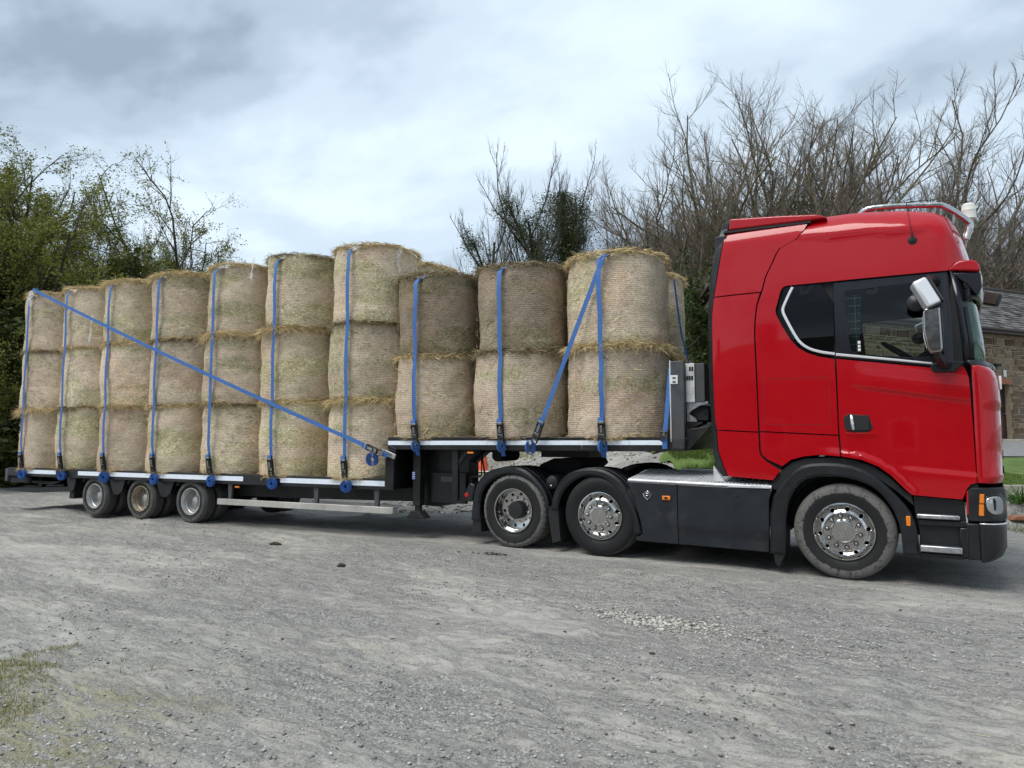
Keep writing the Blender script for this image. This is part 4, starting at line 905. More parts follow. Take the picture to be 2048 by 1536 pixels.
# ================================================================== hay bales
def straw_mat(name, base, ribs=True):
    m, nt, b, out = newmat(name)
    t = N(nt, 'ShaderNodeTexCoord'); oi = N(nt, 'ShaderNodeObjectInfo')
    s = N(nt, 'ShaderNodeSeparateXYZ'); L(nt, t.outputs['Object'], s.inputs[0])
    off = math_(nt, 'MULTIPLY', oi.outputs['Random'], 37.0)
    ang = math_(nt, 'ARCTAN2', s.outputs[1], s.outputs[0])
    cv = N(nt, 'ShaderNodeCombineXYZ'); L(nt, math_(nt, 'ADD', s.outputs[0], off), cv.inputs[0]); L(nt, math_(nt, 'ADD', s.outputs[1], off), cv.inputs[1]); L(nt, s.outputs[2], cv.inputs[2])
    big = N(nt, 'ShaderNodeTexNoise', i_Scale=1.5, i_Detail=3.0, i_Roughness=.5); L(nt, cv.outputs[0], big.inputs['Vector'])
    mpz = N(nt, 'ShaderNodeMapping'); mpz.inputs['Scale'].default_value = (1, 1, 2.8); L(nt, cv.outputs[0], mpz.inputs[0])
    big2 = N(nt, 'ShaderNodeTexNoise', i_Scale=1.7, i_Detail=4.0, i_Roughness=.55, i_Distortion=.3); L(nt, mpz.outputs[0], big2.inputs['Vector'])
    mid = N(nt, 'ShaderNodeTexNoise', i_Scale=9.0, i_Detail=6.0, i_Roughness=.7); L(nt, cv.outputs[0], mid.inputs['Vector'])
    # fibres: noise with a strong stretch, lightly tilted by a swirl
    def fib(sc, st, dist, rot):
        q = N(nt, 'ShaderNodeMapping'); q.inputs['Scale'].default_value = st; q.inputs['Rotation'].default_value = rot; L(nt, cv.outputs[0], q.inputs[0])
        f = N(nt, 'ShaderNodeTexNoise', i_Scale=sc, i_Detail=4.0, i_Roughness=.6, i_Distortion=dist); L(nt, q.outputs[0], f.inputs['Vector']); return f.outputs[0]
    f1 = fib(26.0, (1, 1, 3.2), 1.2, (0, 0, 0)); f2 = fib(34.0, (1, 1, 2.2), 1.8, (R(35), R(25), 0)); f3 = fib(60.0, (1, 1, 1.6), .8, (R(-30), R(10), 0))
    fibre = math_(nt, 'ADD', math_(nt, 'MULTIPLY', f1, .4), math_(nt, 'ADD', math_(nt, 'MULTIPLY', f2, .35), math_(nt, 'MULTIPLY', f3, .25)))
    straw = ramp(nt, fibre, [(.40, tuple(c * .20 for c in base)), (.465, tuple(c * .62 for c in base)), (.525, base), (.60, tuple(min(1, c * 1.55) for c in base))]).outputs[0]
    g = ramp(nt, big2.outputs[0], [(.46, (0,) * 3), (.62, (1,) * 3)]).outputs[0]
    col = mixc(nt, math_(nt, 'MULTIPLY', g, .55), straw, mixc(nt, 1.0, straw, (.60, .66, .52), 'MULTIPLY'))
    p = ramp(nt, big.outputs[0], [(.52, (0,) * 3), (.66, (1,) * 3)]).outputs[0]
    col = mixc(nt, math_(nt, 'MULTIPLY', p, .7), col, mixc(nt, 1.0, straw, (.98, .84, .76), 'MULTIPLY'))
    dk = ramp(nt, mid.outputs[0], [(.30, (.55,) * 3), (.48, (1,) * 3)]).outputs[0]
    col = mixc(nt, .65, col, mixc(nt, 1.0, col, dk, 'MULTIPLY'))
    val = N(nt, 'ShaderNodeHueSaturation'); L(nt, math_(nt, 'ADD', math_(nt, 'MULTIPLY', oi.outputs['Random'], .46), .76), val.inputs['Value']); L(nt, col, val.inputs['Color'])
    col = val.outputs[0]
    rg = math_(nt, 'FRACT', math_(nt, 'MULTIPLY', oi.outputs['Random'], 13.7)); gsel = ramp(nt, rg, [(.35, (0,) * 3), (.75, (1,) * 3)]).outputs[0]
    col = mixc(nt, math_(nt, 'MULTIPLY', gsel, .5), col, mixc(nt, 1.0, col, (.88, .93, .80), 'MULTIPLY'))
    h = fibre
    if ribs:
        per = .0265
        ph = math_(nt, 'ADD', math_(nt, 'DIVIDE', s.outputs[2], per), math_(nt, 'MULTIPLY', mid.outputs[0], .9))
        w = math_(nt, 'ABSOLUTE', math_(nt, 'SUBTRACT', math_(nt, 'FRACT', ph), .5)); w = math_(nt, 'MULTIPLY', w, 2.0)       # 1 at groove
        gr = N(nt, 'ShaderNodeMapRange', i_1=.55, i_2=.95); L(nt, w, gr.inputs[0])
        zb = N(nt, 'ShaderNodeTexNoise', i_Scale=1.0, i_Detail=2.0, noise_dimensions='2D'); zc = N(nt, 'ShaderNodeCombineXYZ')
        L(nt, math_(nt, 'ADD', math_(nt, 'MULTIPLY', s.outputs[2], 2.1), math_(nt, 'MULTIPLY', off, 3.3)), zc.inputs[0]); L(nt, math_(nt, 'MULTIPLY', s.outputs[0], .6), zc.inputs[1]); L(nt, zc.outputs[0], zb.inputs['Vector'])
        mask = ramp(nt, math_(nt, 'ADD', math_(nt, 'MULTIPLY', zb.outputs[0], .75), math_(nt, 'MULTIPLY', big.outputs[0], .25)), [(.42, (.03,) * 3), (.50, (1,) * 3)]).outputs[0]
        geo = N(nt, 'ShaderNodeNewGeometry'); sn = N(nt, 'ShaderNodeSeparateXYZ'); L(nt, geo.outputs['True Normal'], sn.inputs[0])
        sidem = math_(nt, 'LESS_THAN', math_(nt, 'ABSOLUTE', sn.outputs[2]), .6)
        rb = math_(nt, 'MULTIPLY', math_(nt, 'MULTIPLY', gr.outputs[0], mask), sidem)
        cov = math_(nt, 'MULTIPLY', mask, sidem)
        col = mixc(nt, math_(nt, 'MULTIPLY', math_(nt, 'SUBTRACT', 1.0, mask), .55), col, mixc(nt, 1.0, col, (.80, .82, .69), 'MULTIPLY'))
        col = mixc(nt, math_(nt, 'MULTIPLY', cov, .34), col, tuple((min(1, base[0] * 1.08), min(1, base[1] * .98), min(1, base[2] * 1.08))))
        col = mixc(nt, math_(nt, 'MULTIPLY', rb, .24), col, mixc(nt, 1.0, col, (.42, .38, .34), 'MULTIPLY'))
        h = math_(nt, 'SUBTRACT', math_(nt, 'MULTIPLY', fibre, 1.0), math_(nt, 'MULTIPLY', rb, .26))
    L(nt, col, b.inputs['Base Color']); b.inputs['Roughness'].default_value = .85; b.inputs['Specular IOR Level'].default_value = .25
    bp = N(nt, 'ShaderNodeBump', i_Strength=.85, i_Distance=.022); L(nt, h, bp.inputs['Height']); L(nt, bp.outputs[0], b.inputs['Normal'])
    return m
MT['hay'] = straw_mat('hay_bale', (.74, .62, .455))
MT['hay_dark'] = straw_mat('hay_bale_weathered', (.37, .31, .225))
def loose_mat(name, c):
    m, nt, b, out = newmat(name); geo = N(nt, 'ShaderNodeNewGeometry')
    cr_ = ramp(nt, geo.outputs['Random Per Island'], [(0, tuple(x * .35 for x in c)), (.5, c), (1, tuple(min(1, x * 1.45) for x in c))]); L(nt, cr_.outputs[0], b.inputs['Base Color'])
    b.inputs['Roughness'].default_value = .8; b.inputs['Specular IOR Level'].default_value = .2; return m
MT['straw'] = loose_mat('loose_hay', (.62, .49, .265)); MT['straw_dark'] = loose_mat('loose_hay_grey', (.30, .235, .14))
MT['twine'] = simple('white_net_wrap', (.72, .71, .66), .7)

BR, BH = .690, 1.215
def bale_mesh(seed, dent, mat):
    r = np.random.default_rng(seed); na, nh = 96, 30
    A = np.linspace(0, 2 * math.pi, na, endpoint=False); T = np.linspace(0, 1, nh)
    V = []; o = seed * 13.7
    ph = r.random(6) * 6.28; am = r.uniform(.004, .014, 6)
    prof = BR * (1 - .030 * (np.abs(2 * T - 1)) ** 8) + .007 * np.sin(T * 9 + ph[0]) + .012 * np.sin(T * 3.1 + ph[1])
    for i, t_ in enumerate(T):
        wob = sum(am[k] * np.cos((k + 1) * A + ph[k]) for k in range(1, 6))
        bump = .030 * fbm(np.cos(A) * 2.2 + 5, np.sin(A) * 2.2 + t_ * 4.0, 1.0, 4, o) + .010 * vnoise(A * 6, np.full_like(A, t_ * 14), 1.0, o)
        rr = prof[i] + wob + bump
        edge = .020 * fbm(np.cos(A) * 3, np.sin(A) * 3, 1, 3, o + 4) if i in (0, nh - 1) else 0
        zz_ = t_ * BH + edge
        if dent:
            da = (A + math.pi / 2 + math.pi) % (2 * math.pi) - math.pi
            k = np.exp(-(da / .10) ** 2) * sst(.70, 1.0, t_); rr = rr - .045 * k; zz_ = zz_ - .055 * k
            zz_ = zz_ - .03 * np.exp(-(da / .35) ** 2) * sst(.8, 1, t_)
        V.append(np.stack([rr * np.cos(A), rr * np.sin(A), np.broadcast_to(zz_, A.shape)], 1))
    top = [V[-1] * np.array([q, q, 1]) + np.array([0, 0, dz]) for q, dz in ((.965, .022), (.85, .030), (.5, .028), (.05, .028))]
    bot = [V[0] * np.array([q, q, 1]) + np.array([0, 0, dz]) for q, dz in ((.05, -.004), (.5, -.004), (.93, -.004))]
    rings = bot + V + top; P = np.vstack(rings); m = len(rings)
    idx = np.arange(m * na).reshape(m, na); nx = np.roll(idx, -1, 1)
    F = np.stack([idx[:-1], nx[:-1], nx[1:], idx[1:]], -1).reshape(-1, 4)
    me = np_mesh('bale_body', P, F, mat, smooth=70); return me
def blades(P, D, Ln, W, droop, seg=2, side=None):
    """curved tapering strips starting at P along D"""
    n = len(P); D = D / np.linalg.norm(D, axis=1)[:, None]
    if side is None:
        side = np.cross(D, rng.normal(size=(n, 3)));
    side = side / (np.linalg.norm(side, axis=1)[:, None] + 1e-9)
    V = np.zeros((n, (seg + 1) * 2, 3))
    for k in range(seg + 1):
        t_ = k / seg; c = P + D * (Ln * t_)[:, None] + np.array([0, 0, -1]) * (droop * Ln * t_ ** 2)[:, None]
        w = (W * (1 - .75 * t_))[:, None] * side / 2
        V[:, 2 * k] = c - w; V[:, 2 * k + 1] = c + w
    base = (np.arange(n) * (seg + 1) * 2)[:, None, None]
    f = np.array([[2 * k, 2 * k + 1, 2 * k + 3, 2 * k + 2] for k in range(seg)])[None]
    return V.reshape(-1, 3), (base + f).reshape(-1, 4)
def fringe_mesh(seed, heavy, mat, arc=None):
    r = np.random.default_rng(seed + 500); Vs = []; Fs = []; k0 = 0
    def put(n, z, spread, lmin, lmax, out, down, wmin=.004, wmax=.008):
        nonlocal k0
        a = r.random(n) * 2 * math.pi
        if arc is not None:                       # clumped tufts
            cen = r.random(7) * 2 * math.pi; a = cen[r.integers(0, 7, n)] + r.normal(size=n) * .30
        nz = fbm(np.cos(a) * 3, np.sin(a) * 3, 1, 3, seed)
        P = np.stack([np.cos(a) * (BR - .03 + r.random(n) * .02), np.sin(a) * (BR - .03 + r.random(n) * .02), z + r.normal(size=n) * spread + nz * .03], 1)
        tan = np.stack([-np.sin(a), np.cos(a), 0 * a], 1) * np.sign(r.normal(size=n))[:, None]
        rad = np.stack([np.cos(a), np.sin(a), 0 * a], 1)
        D = tan * (.5 + r.random(n))[:, None] + rad * (out * (.2 + r.random(n)))[:, None] + np.array([0, 0, 1]) * (r.normal(size=n) * .25 + down)[:, None]
        Ln = lmin + (lmax - lmin) * r.random(n) ** 1.6
        V, F = blades(P, D, Ln, wmin + (wmax - wmin) * r.random(n), r.uniform(.0, .55, n))
        Vs.append(V); Fs.append(F + k0); k0 += len(V)
    q = 2.2 if heavy else 1.25
    put(int(1700 * q), BH + .004, .016, .06, .19 if not heavy else .27, .65 if not heavy else .85, .04 if not heavy else -.08, .005, .010)
    put(int(800 * q), .014, .014, .05, .15, .6, -.02, .005, .009)
    n = 1100                                          # stray stalks lying on the body
    a = r.random(n) * 2 * math.pi; P = np.stack([np.cos(a) * (BR + .004), np.sin(a) * (BR + .004), r.random(n) * BH], 1)
    tan = np.stack([-np.sin(a), np.cos(a), 0 * a], 1); rad = np.stack([np.cos(a), np.sin(a), 0 * a], 1)
    V, F = blades(P, tan * np.sign(r.normal(size=n))[:, None] + rad * .22 * r.random(n)[:, None] + np.array([0, 0, 1]) * r.normal(size=n)[:, None] * .6, r.uniform(.03, .13, n), r.uniform(.004, .0095, n), r.uniform(0, .3, n)); Vs.append(V); Fs.append(F + k0)
    return np_mesh('straw_fringe', np.vstack(Vs), np.vstack(Fs), mat)
BM = {('n', k): bale_mesh(k, False, MT['hay']) for k in range(4)}
BM.update({('d', k): bale_mesh(20 + k, True, MT['hay']) for k in range(3)})
BM[('nw', 0)] = bale_mesh(31, False, MT['hay_dark']); BM[('dw', 0)] = bale_mesh(33, True, MT['hay_dark'])
FM = {('l', 0): fringe_mesh(1, False, MT['straw']), ('l', 1): fringe_mesh(2, False, MT['straw_dark']), ('h', 0): fringe_mesh(3, True, MT['straw']), ('l', 2): fringe_mesh(6, False, MT['straw'])}
COLS = [-11.60, -10.30, -9.0, -7.60, -6.16, -4.75, -3.25]; UPS = [-1.965, -.555, .905]
ORD = ['first', 'second', 'third', 'fourth', 'fifth', 'sixth', 'seventh']
LAY = ['bottom', 'middle', 'top']
br = random.Random(5)
def bale(s, y, z, var, fr, label, group, rot, tilt=(0, 0)):
    e = empty('hay_bale', to_world(s, y, z), PHI + rot)
    e.rotation_euler = (tilt[0], tilt[1], PHI + rot)
    tag(e, label, 'hay bale', group)
    link(bpy.data.objects.new('bale_body', BM[var]), e)
    f = link(bpy.data.objects.new('straw_fringe', FM[fr]), e); f['kind'] = 'stuff'
    f.rotation_euler = (0, 0, br.random() * 6.28 if True else 0)
    return e
HEAVY = {(3, 2), (4, 1), (5, 1), (6, 0), (2, 2), (0, 0)}
for side in (0, 1):
    yc = .635 if side == 0 else 1.985
    for i, s_ in enumerate(COLS):
        for l_ in range(3):
            z = .876 + l_ * (BH + .012); dent = l_ == 2 and side == 0
            var = ('d', (i * 2) % 3) if dent else ('n', (i + l_ * 3 + side) % 4)
            fr = ('h', 0) if (i, l_) in HEAVY and side == 0 else ('l', (i + l_) % 3)
            jx = br.uniform(-.03, .03); jy = br.uniform(-.012, .012)
            rot = 0 if dent else br.random() * 6.28
            lab = ('%s hay bale in the %s near-side stack from the rear, lower deck' if side == 0 else '%s hay bale in the %s far-side stack from the rear, lower deck') % (LAY[l_], ORD[i])
            bale(s_ + jx, yc + jy, z, var, fr, lab, 'round hay bales stacked on the trailer', rot, (br.uniform(-.012, .012), br.uniform(-.015, .015)))
    for i, s_ in enumerate(UPS):
        for l_ in range(2):
            z = 1.497 + l_ * (BH + .012); dent = l_ == 1 and side == 0
            dark = (i in (0, 1) and l_ == 1 and side == 0)
            var = (('dw', 0) if dark else ('d', i % 3)) if dent else ('n', (i + l_ + 2 * side) % 4)
            fr = ('h', 0) if (i == 2 and l_ == 0) else (('l', 1) if dark else ('l', (i + l_) % 3))
            rot = 0 if dent else br.random() * 6.28
            pos = ['rear', 'middle', 'front'][i]; lay = ['lower', 'upper'][l_]
            lab = ('%s hay bale of the %s near-side stack on the raised front deck' if side == 0 else '%s hay bale of the %s far-side stack on the raised front deck') % (lay, pos)
            xx = s_ + br.uniform(-.02, .02) + (-.06 if side == 1 and i == 2 else 0)
            bale(xx, yc + br.uniform(-.01, .01), z, var, fr, lab, 'round hay bales stacked on the trailer', rot, (br.uniform(-.012, .012), br.uniform(-.012, .012)))

# ================================================================== ratchet straps
SW = .062
def ribbon(path, normals, w, th=.004):
    """flat band: path centre line, normals face outwards"""
    P = [Vector(p) for p in path]; m = len(P); V = []
    for i, p in enumerate(P):
        t_ = (P[min(i + 1, m - 1)] - P[max(i - 1, 0)]).normalized(); n_ = Vector(normals[i] if isinstance(normals, list) else normals); u = t_.cross(n_).normalized(); n2 = u.cross(t_).normalized()
        V += [p + u * w / 2 + n2 * th / 2, p - u * w / 2 + n2 * th / 2, p - u * w / 2 - n2 * th / 2, p + u * w / 2 - n2 * th / 2]
    F = []
    for i in range(m - 1):
        for k in range(4): F.append((i * 4 + k, i * 4 + (k + 1) % 4, (i + 1) * 4 + (k + 1) % 4, (i + 1) * 4 + k))
    F += [(3, 2, 1, 0), ((m - 1) * 4, (m - 1) * 4 + 1, (m - 1) * 4 + 2, (m - 1) * 4 + 3)]
    mb = MB(); mb.add(V, F); return mb
def coil(c, r, w, face=0.0, squash=1.0, turns=6):
    """rolled up tail of webbing, axis roughly along y"""
    pts = []; nrm = []; n = turns * 18
    for k in range(n):
        a = 2 * math.pi * k / 18; q = r * (.30 + .70 * k / n)
        pts.append(Vector((q * math.cos(a), 0, q * math.sin(a) * squash))); nrm.append((math.cos(a), 0, math.sin(a)))
    mb = ribbon(pts, nrm, w, .005)
    M = Matrix.Translation(Vector(c)) @ Matrix.Rotation(face, 4, 'Z')
    mb.V = [tuple(M @ Vector(v)) for v in mb.V]; return mb
def ratchet(p, d, nrm, Ln, mbs):
    """ratchet body from p running along d"""
    d = Vector(d).normalized(); n_ = Vector(nrm).normalized(); u = d.cross(n_).normalized(); p = Vector(p)
    M = Matrix((( *(u), 0), (*(n_), 0), (*(d), 0), (0, 0, 0, 1))).transposed(); M.translation = p
    fr, dk = mbs
    for sx in (-1, 1):
        fr.box(sx * .034 - .003, sx * .034 + .003, -.005, .045, 0, Ln * .72, M)
        dk.box(sx * .041 - .003, sx * .041 + .003, .0, .05, Ln * .05, Ln * .95, M)
    fr.box(-.034, .034, .012, .030, Ln * .10, Ln * .16, M); dk.box(-.034, .034, .018, .05, Ln * .22, Ln * .30, M); fr.box(-.034, .034, .034, .05, Ln * .40, Ln * .44, M)
    dk.box(-.030, .030, .010, .024, Ln * .45, Ln * .98, M); fr.box(-.042, .042, .042, .056, Ln * .90, Ln * .99, M); fr.box(-.016, .016, .046, .054, Ln * .5, Ln * .8, M)
def strap_vertical(s, zb, zt, label, ncol, low=True):
    root = empty('ratchet_strap', to_world(s, -.02, zb), PHI); tag(root, label, 'strap', 'blue ratchet straps holding the bales')
    z0 = -zb                                   # local coords: x along trailer, y from near side + .02, z up from rail
    yy = lambda y: y + .02
    xb = br.uniform(-.015, .015); xt = br.uniform(-.02, .02)
    ys = -.118
    path = [(0, yy(-.088), .29), (xb, yy(-.112), .52)]
    H = zt - zb
    nk = 3 if low else 2
    for k in range(1, 9):
        t_ = k / 8; z = .52 + (H - .62) * t_
        lay = ((z + zb - (.876 if low else 1.497)) / (BH + .012)) % 1
        path.append((xb + (xt - xb) * t_ + .007 * math.sin(k * 2.1 + ncol * 1.7), yy(ys + .010 * math.cos(lay * 2 * math.pi)), z))
    path += [(xt, yy(-.085), H - .045), (xt, yy(-.035), H + .000), (xt, yy(.05), H + .035), (xt, yy(.16), H + .085), (xt, yy(.5), H + .10), (xt, yy(1.2), H + .09), (xt, yy(2.0), H + .10), (xt, yy(2.5), H + .08), (xt, yy(2.63), H + .02), (xt, yy(2.665), H - .2), (xt, yy(2.665), .4), (xt, yy(2.53), -.02)]
    P = [Vector(p) for p in path]; nr = []
    for i in range(len(P)):
        t_ = (P[min(i + 1, len(P) - 1)] - P[max(i - 1, 0)]).normalized(); nr.append(tuple(Vector((1, 0, 0)).cross(t_)))
    web = ribbon(path, nr, SW).obj('webbing', MT['strap'], root)
    fr, dk = MB(), MB(); ratchet((0, yy(-.045), 0), (0, -.045, .30), (0, -1, 0), .30, (fr, dk))
    bd = fr.obj('ratchet_handle', MT['ratchet'], root, bevel=.002); dk.obj('ratchet_frame', MT['under'], root, bevel=.002)
    mb = ribbon([(0, yy(-.095), .33), (0, yy(-.135), .34), (0, yy(-.138), .29), (0, yy(-.12), .27)], (0, -1, 0), SW + .012, .01); mb.obj('webbing_fold', MT['strap'], root)
    ribbon([(0, yy(-.02), .02), (0, yy(-.022), -.10), (0, yy(.01), -.17)], (0, -1, 0), SW).obj('webbing_tail', MT['strap_dark'], root)
    if low: coil((br.uniform(-.005, .03), yy(-.065), -.115), .105 + br.uniform(-.01, .008), .055, R(br.uniform(-14, 14))).obj('webbing_roll', MT['strap_dark'], root)
    else: coil((.0, yy(-.06), -.02), .070, .05, R(br.uniform(35, 55)), 1.5, 4).obj('webbing_roll', MT['strap'], root)
    return root
SPOS = [-11.615, -10.31, -8.99, -7.60, -6.165, -4.75, -3.24]
for i, s_ in enumerate(SPOS):
    strap_vertical(s_, .875, 4.490, 'upright blue ratchet strap over the %s bale stack from the rear' % ORD[i], i)
for i, s_ in enumerate((-1.96, -.555, .900)):
    strap_vertical(s_, 1.415, 3.875, 'upright blue ratchet strap over the %s bale stack on the raised deck' % ['rear', 'middle', 'front'][i], i, low=False)
def strap_diag(p0, p1, label, roll_c, low):
    """p0 top anchor on the bales, p1 ratchet end; trailer coordinates"""
    o = to_world(*p1); root = empty('ratchet_strap', o, PHI); tag(root, label, 'strap', 'blue ratchet straps holding the bales')
    a = Vector(p0) - Vector(p1); d = a.normalized(); q = d * .30
    path = [tuple(q + (a - q) * t_ + Vector((0, -.012 * math.sin(t_ * math.pi), -.05 * math.sin(t_ * math.pi) if low else 0))) for t_ in np.linspace(0, 1, 14)]
    path += [tuple(a + Vector((-.03 if low else .01, .06, .035))), tuple(a + Vector((-.20 if low else .02, .22, .05))), tuple(a + Vector((-.5 if low else .04, 1.0, .05)))]
    ribbon(path, [(0, -1, 0)] * 14 + [(0, -.6, .8), (0, 0, 1), (0, 0, 1)], SW).obj('webbing', MT['strap'], root)
    fr, dk = MB(), MB(); ratchet((0, 0, 0), d, (0, -1, 0), .32, (fr, dk)); fr.obj('ratchet_handle', MT['ratchet'], root, bevel=.002); dk.obj('ratchet_frame', MT['under'], root, bevel=.002)
    ribbon([tuple(d * .26 + Vector((0, -.03, 0))), tuple(d * .36 + Vector((0, -.05, 0)))], (0, -1, 0), SW + .012, .01).obj('webbing_fold', MT['strap'], root)
    ribbon([(0, 0, 0), tuple(-d * .09 + Vector((0, .01, 0)))], (0, -1, 0), SW).obj('webbing_tail', MT['strap_dark'], root)
    if low: coil(roll_c, .095, .055, R(18), 1.15).obj('webbing_roll', MT['strap_dark'], root)
    else: coil(roll_c, .075, .05, R(40), 1.45, 4).obj('webbing_roll', MT['strap'], root)
    return root
strap_diag((-11.47, -.135, 4.60), (-2.50, -.135, 1.265), 'long diagonal blue ratchet strap running across the lower deck bales', (-.16, -.03, -.08), True)
MBh = bar((-2.56, -.055, 1.30), (-2.32, -.055, 1.215), .03, .075); tp(MBh, 'strap_anchor_bracket', MT['steel'], bevel=.004)
strap_diag((.96, -.115, 3.87), (-.055, -.075, 1.43), 'slanting blue ratchet strap from the front bale top down to the raised deck', (-.045, -.03, -.055), False)
# strap at the front corner, running up behind the headboard
root = empty('ratchet_strap', to_world(1.695, -.03, 1.42), PHI); tag(root, 'short blue strap at the front corner beside the grey headboard post', 'strap', 'blue ratchet straps holding the bales')
ribbon([(.0, 0, .12), (.02, .01, .30), (.045, .04, .62), (.07, .08, .95)], (0, -1, 0), .055).obj('webbing', MT['strap'], root)
ribbon([(.0, -.004, -.06), (.004, -.008, .08)], (0, -1, 0), .062, .008).obj('webbing_tail', MT['strap'], root)
fr, dk = MB(), MB(); ratchet((0, -.005, .06), (.02, .0, 1), (0, -1, 0), .10, (fr, dk)); fr.obj('ratchet_handle', MT['ratchet'], root); dk.obj('ratchet_frame', MT['under'], root)
root = empty('ratchet_strap', to_world(1.62, .95, 3.6), PHI); tag(root, 'dark blue strap hanging down the front of the far front bales', 'strap', 'blue ratchet straps holding the bales')
ribbon([(.02, .0, .10), (.05, .03, -.25), (.10, .02, -.65), (.18, .0, -1.0), (.24, .0, -1.22)], (1, -.3, 0), .05).obj('webbing', MT['strap_dark'], root)
# torn white net wrap hanging from bales
def net(name, p, rotz, w, h, label):
    V = []; F = []; nx, nz = 7, 8; r_ = np.random.default_rng(int(abs(p[0]) * 100))
    for i in range(nx):
        for j in range(nz):
            t_ = j / (nz - 1); V.append(((i / (nx - 1) - .5) * w * (1 - .75 * t_) + .02 * math.sin(j * 1.3), -.01 - .03 * math.sin(t_ * 2) + .012 * r_.normal(), -h * t_ + .015 * r_.normal()))
    for i in range(nx - 1):
        for j in range(nz - 1): F.append((i * nz + j, (i + 1) * nz + j, (i + 1) * nz + j + 1, i * nz + j + 1))
    mb = MB(); mb.add(V, F); o = mb.obj(name, MT['netwrap'], None); o.location = to_world(*p); o.rotation_euler = (0, 0, PHI + rotz); tag(o, label, 'net wrap', 'torn net wrap on the bales'); return o
m, nt, b, out = newmat('net_wrap_mesh'); t = N(nt, 'ShaderNodeTexCoord'); n_ = N(nt, 'ShaderNodeTexNoise', i_Scale=60.0, i_Detail=3.0); L(nt, t.outputs['Object'], n_.inputs['Vector'])
b.inputs['Base Color'].default_value = (.75, .75, .72, 1); b.inputs['Roughness'].default_value = .7
al = ramp(nt, n_.outputs[0], [(.42, (.06,) * 3), (.58, (.75,) * 3)]); L(nt, al.outputs[0], b.inputs['Alpha']); MT['netwrap'] = m
net('net_wrap', (-11.55, -.10, 4.58), 0, .22, .32, 'torn white net wrap fluttering from the rearmost top bale')
net('net_wrap', (-9.62, -.02, 3.92), R(-30), .16, .62, 'torn white net wrap strip between the second and third bale stacks')
net('net_wrap', (-5.45, .10, 4.62), R(-30), .14, .42, 'torn white net wrap strip at the top edge of the sixth bale stack')
net('net_wrap', (-2.60, .35, 4.55), R(40), .10, .45, 'white net wrap strand hanging from the tallest bale by the step')
# ================================================================== terrain and ground
YAW = R(31.15); CX, CY = .80, -8.14
def to_ld(x, y):
    dx, dy = np.asarray(x) - CX, np.asarray(y) - CY
    return dx * math.cos(YAW) + dy * math.sin(YAW), -dx * math.sin(YAW) + dy * math.cos(YAW)
def from_ld(l, d): return CX + l * math.cos(YAW) - d * math.sin(YAW), CY + l * math.sin(YAW) + d * math.cos(YAW)
DK = np.array([-80, 9.5, 10.9, 11.4, 11.7, 13, 14.2, 16, 18, 20, 23.2, 25.5, 28, 40, 200.])
LK = np.array([-90, -14, -6, -2.5, -.5, 1.5, 3.5, 5.0, 6.5, 8.0, 9.0, 90])
HT = np.array([
 [0, 0, 0, 0, 0, 0, 0, 0, 0, 0, 0, .1, .2, .9, 6],
 [0, 0, 0, 0, 0, 0, 0, 0, 0, 0, .02, .12, .3, .9, 6],
 [0, 0, 0, 0, 0, 0, 0, 0, 0, .02, .15, .4, .75, 1.6, 6],
 [0, 0, 0, 0, 0, 0, 0, 0, .05, .15, .42, .9, 1.4, 2.0, 6],
 [0, 0, 0, 0, 0, 0, 0, .05, .15, .3, .47, 1.05, 1.6, 2.2, 6],
 [0, 0, 0, 0, 0, .02, .15, .5, .9, 1.2, 1.35, 1.5, 1.8, 2.2, 6],
 [0, 0, 0, 0, 0, .35, .95, 1.38, 1.45, 1.5, 1.5, 1.55, 1.7, 2.2, 6],
 [0, 0, 0, .05, .10, .6, 1.0, 1.3, 1.38, 1.42, 1.45, 1.5, 1.6, 2.1, 6],
 [0, 0, .10, .35, .5, .75, .9, 1.05, 1.15, 1.3, 1.42, 1.45, 1.5, 2.0, 6],
 [0, 0, .12, .48, .62, .68, .75, .85, .97, 1.15, 1.41, 1.43, 1.45, 2.0, 6],
 [0, 0, .12, .48, .62, .68, .75, .85, .97, 1.15, 1.41, 1.43, 1.45, 2.0, 6],
 [0, 0, .12, .48, .62, .68, .75, .85, .97, 1.15, 1.41, 1.43, 1.45, 2.0, 6.]])
def hbase(x, y):
    l, d = to_ld(x, y); l = np.clip(l, LK[0], LK[-1] - 1e-6); d = np.clip(d, DK[0], DK[-1] - 1e-6)
    i = np.clip(np.searchsorted(LK, l, side='right') - 1, 0, len(LK) - 2); j = np.clip(np.searchsorted(DK, d, side='right') - 1, 0, len(DK) - 2)
    fl = (l - LK[i]) / (LK[i + 1] - LK[i]); fd = (d - DK[j]) / (DK[j + 1] - DK[j])
    return (HT[i, j] * (1 - fl) + HT[i + 1, j] * fl) * (1 - fd) + (HT[i, j + 1] * (1 - fl) + HT[i + 1, j + 1] * fl) * fd
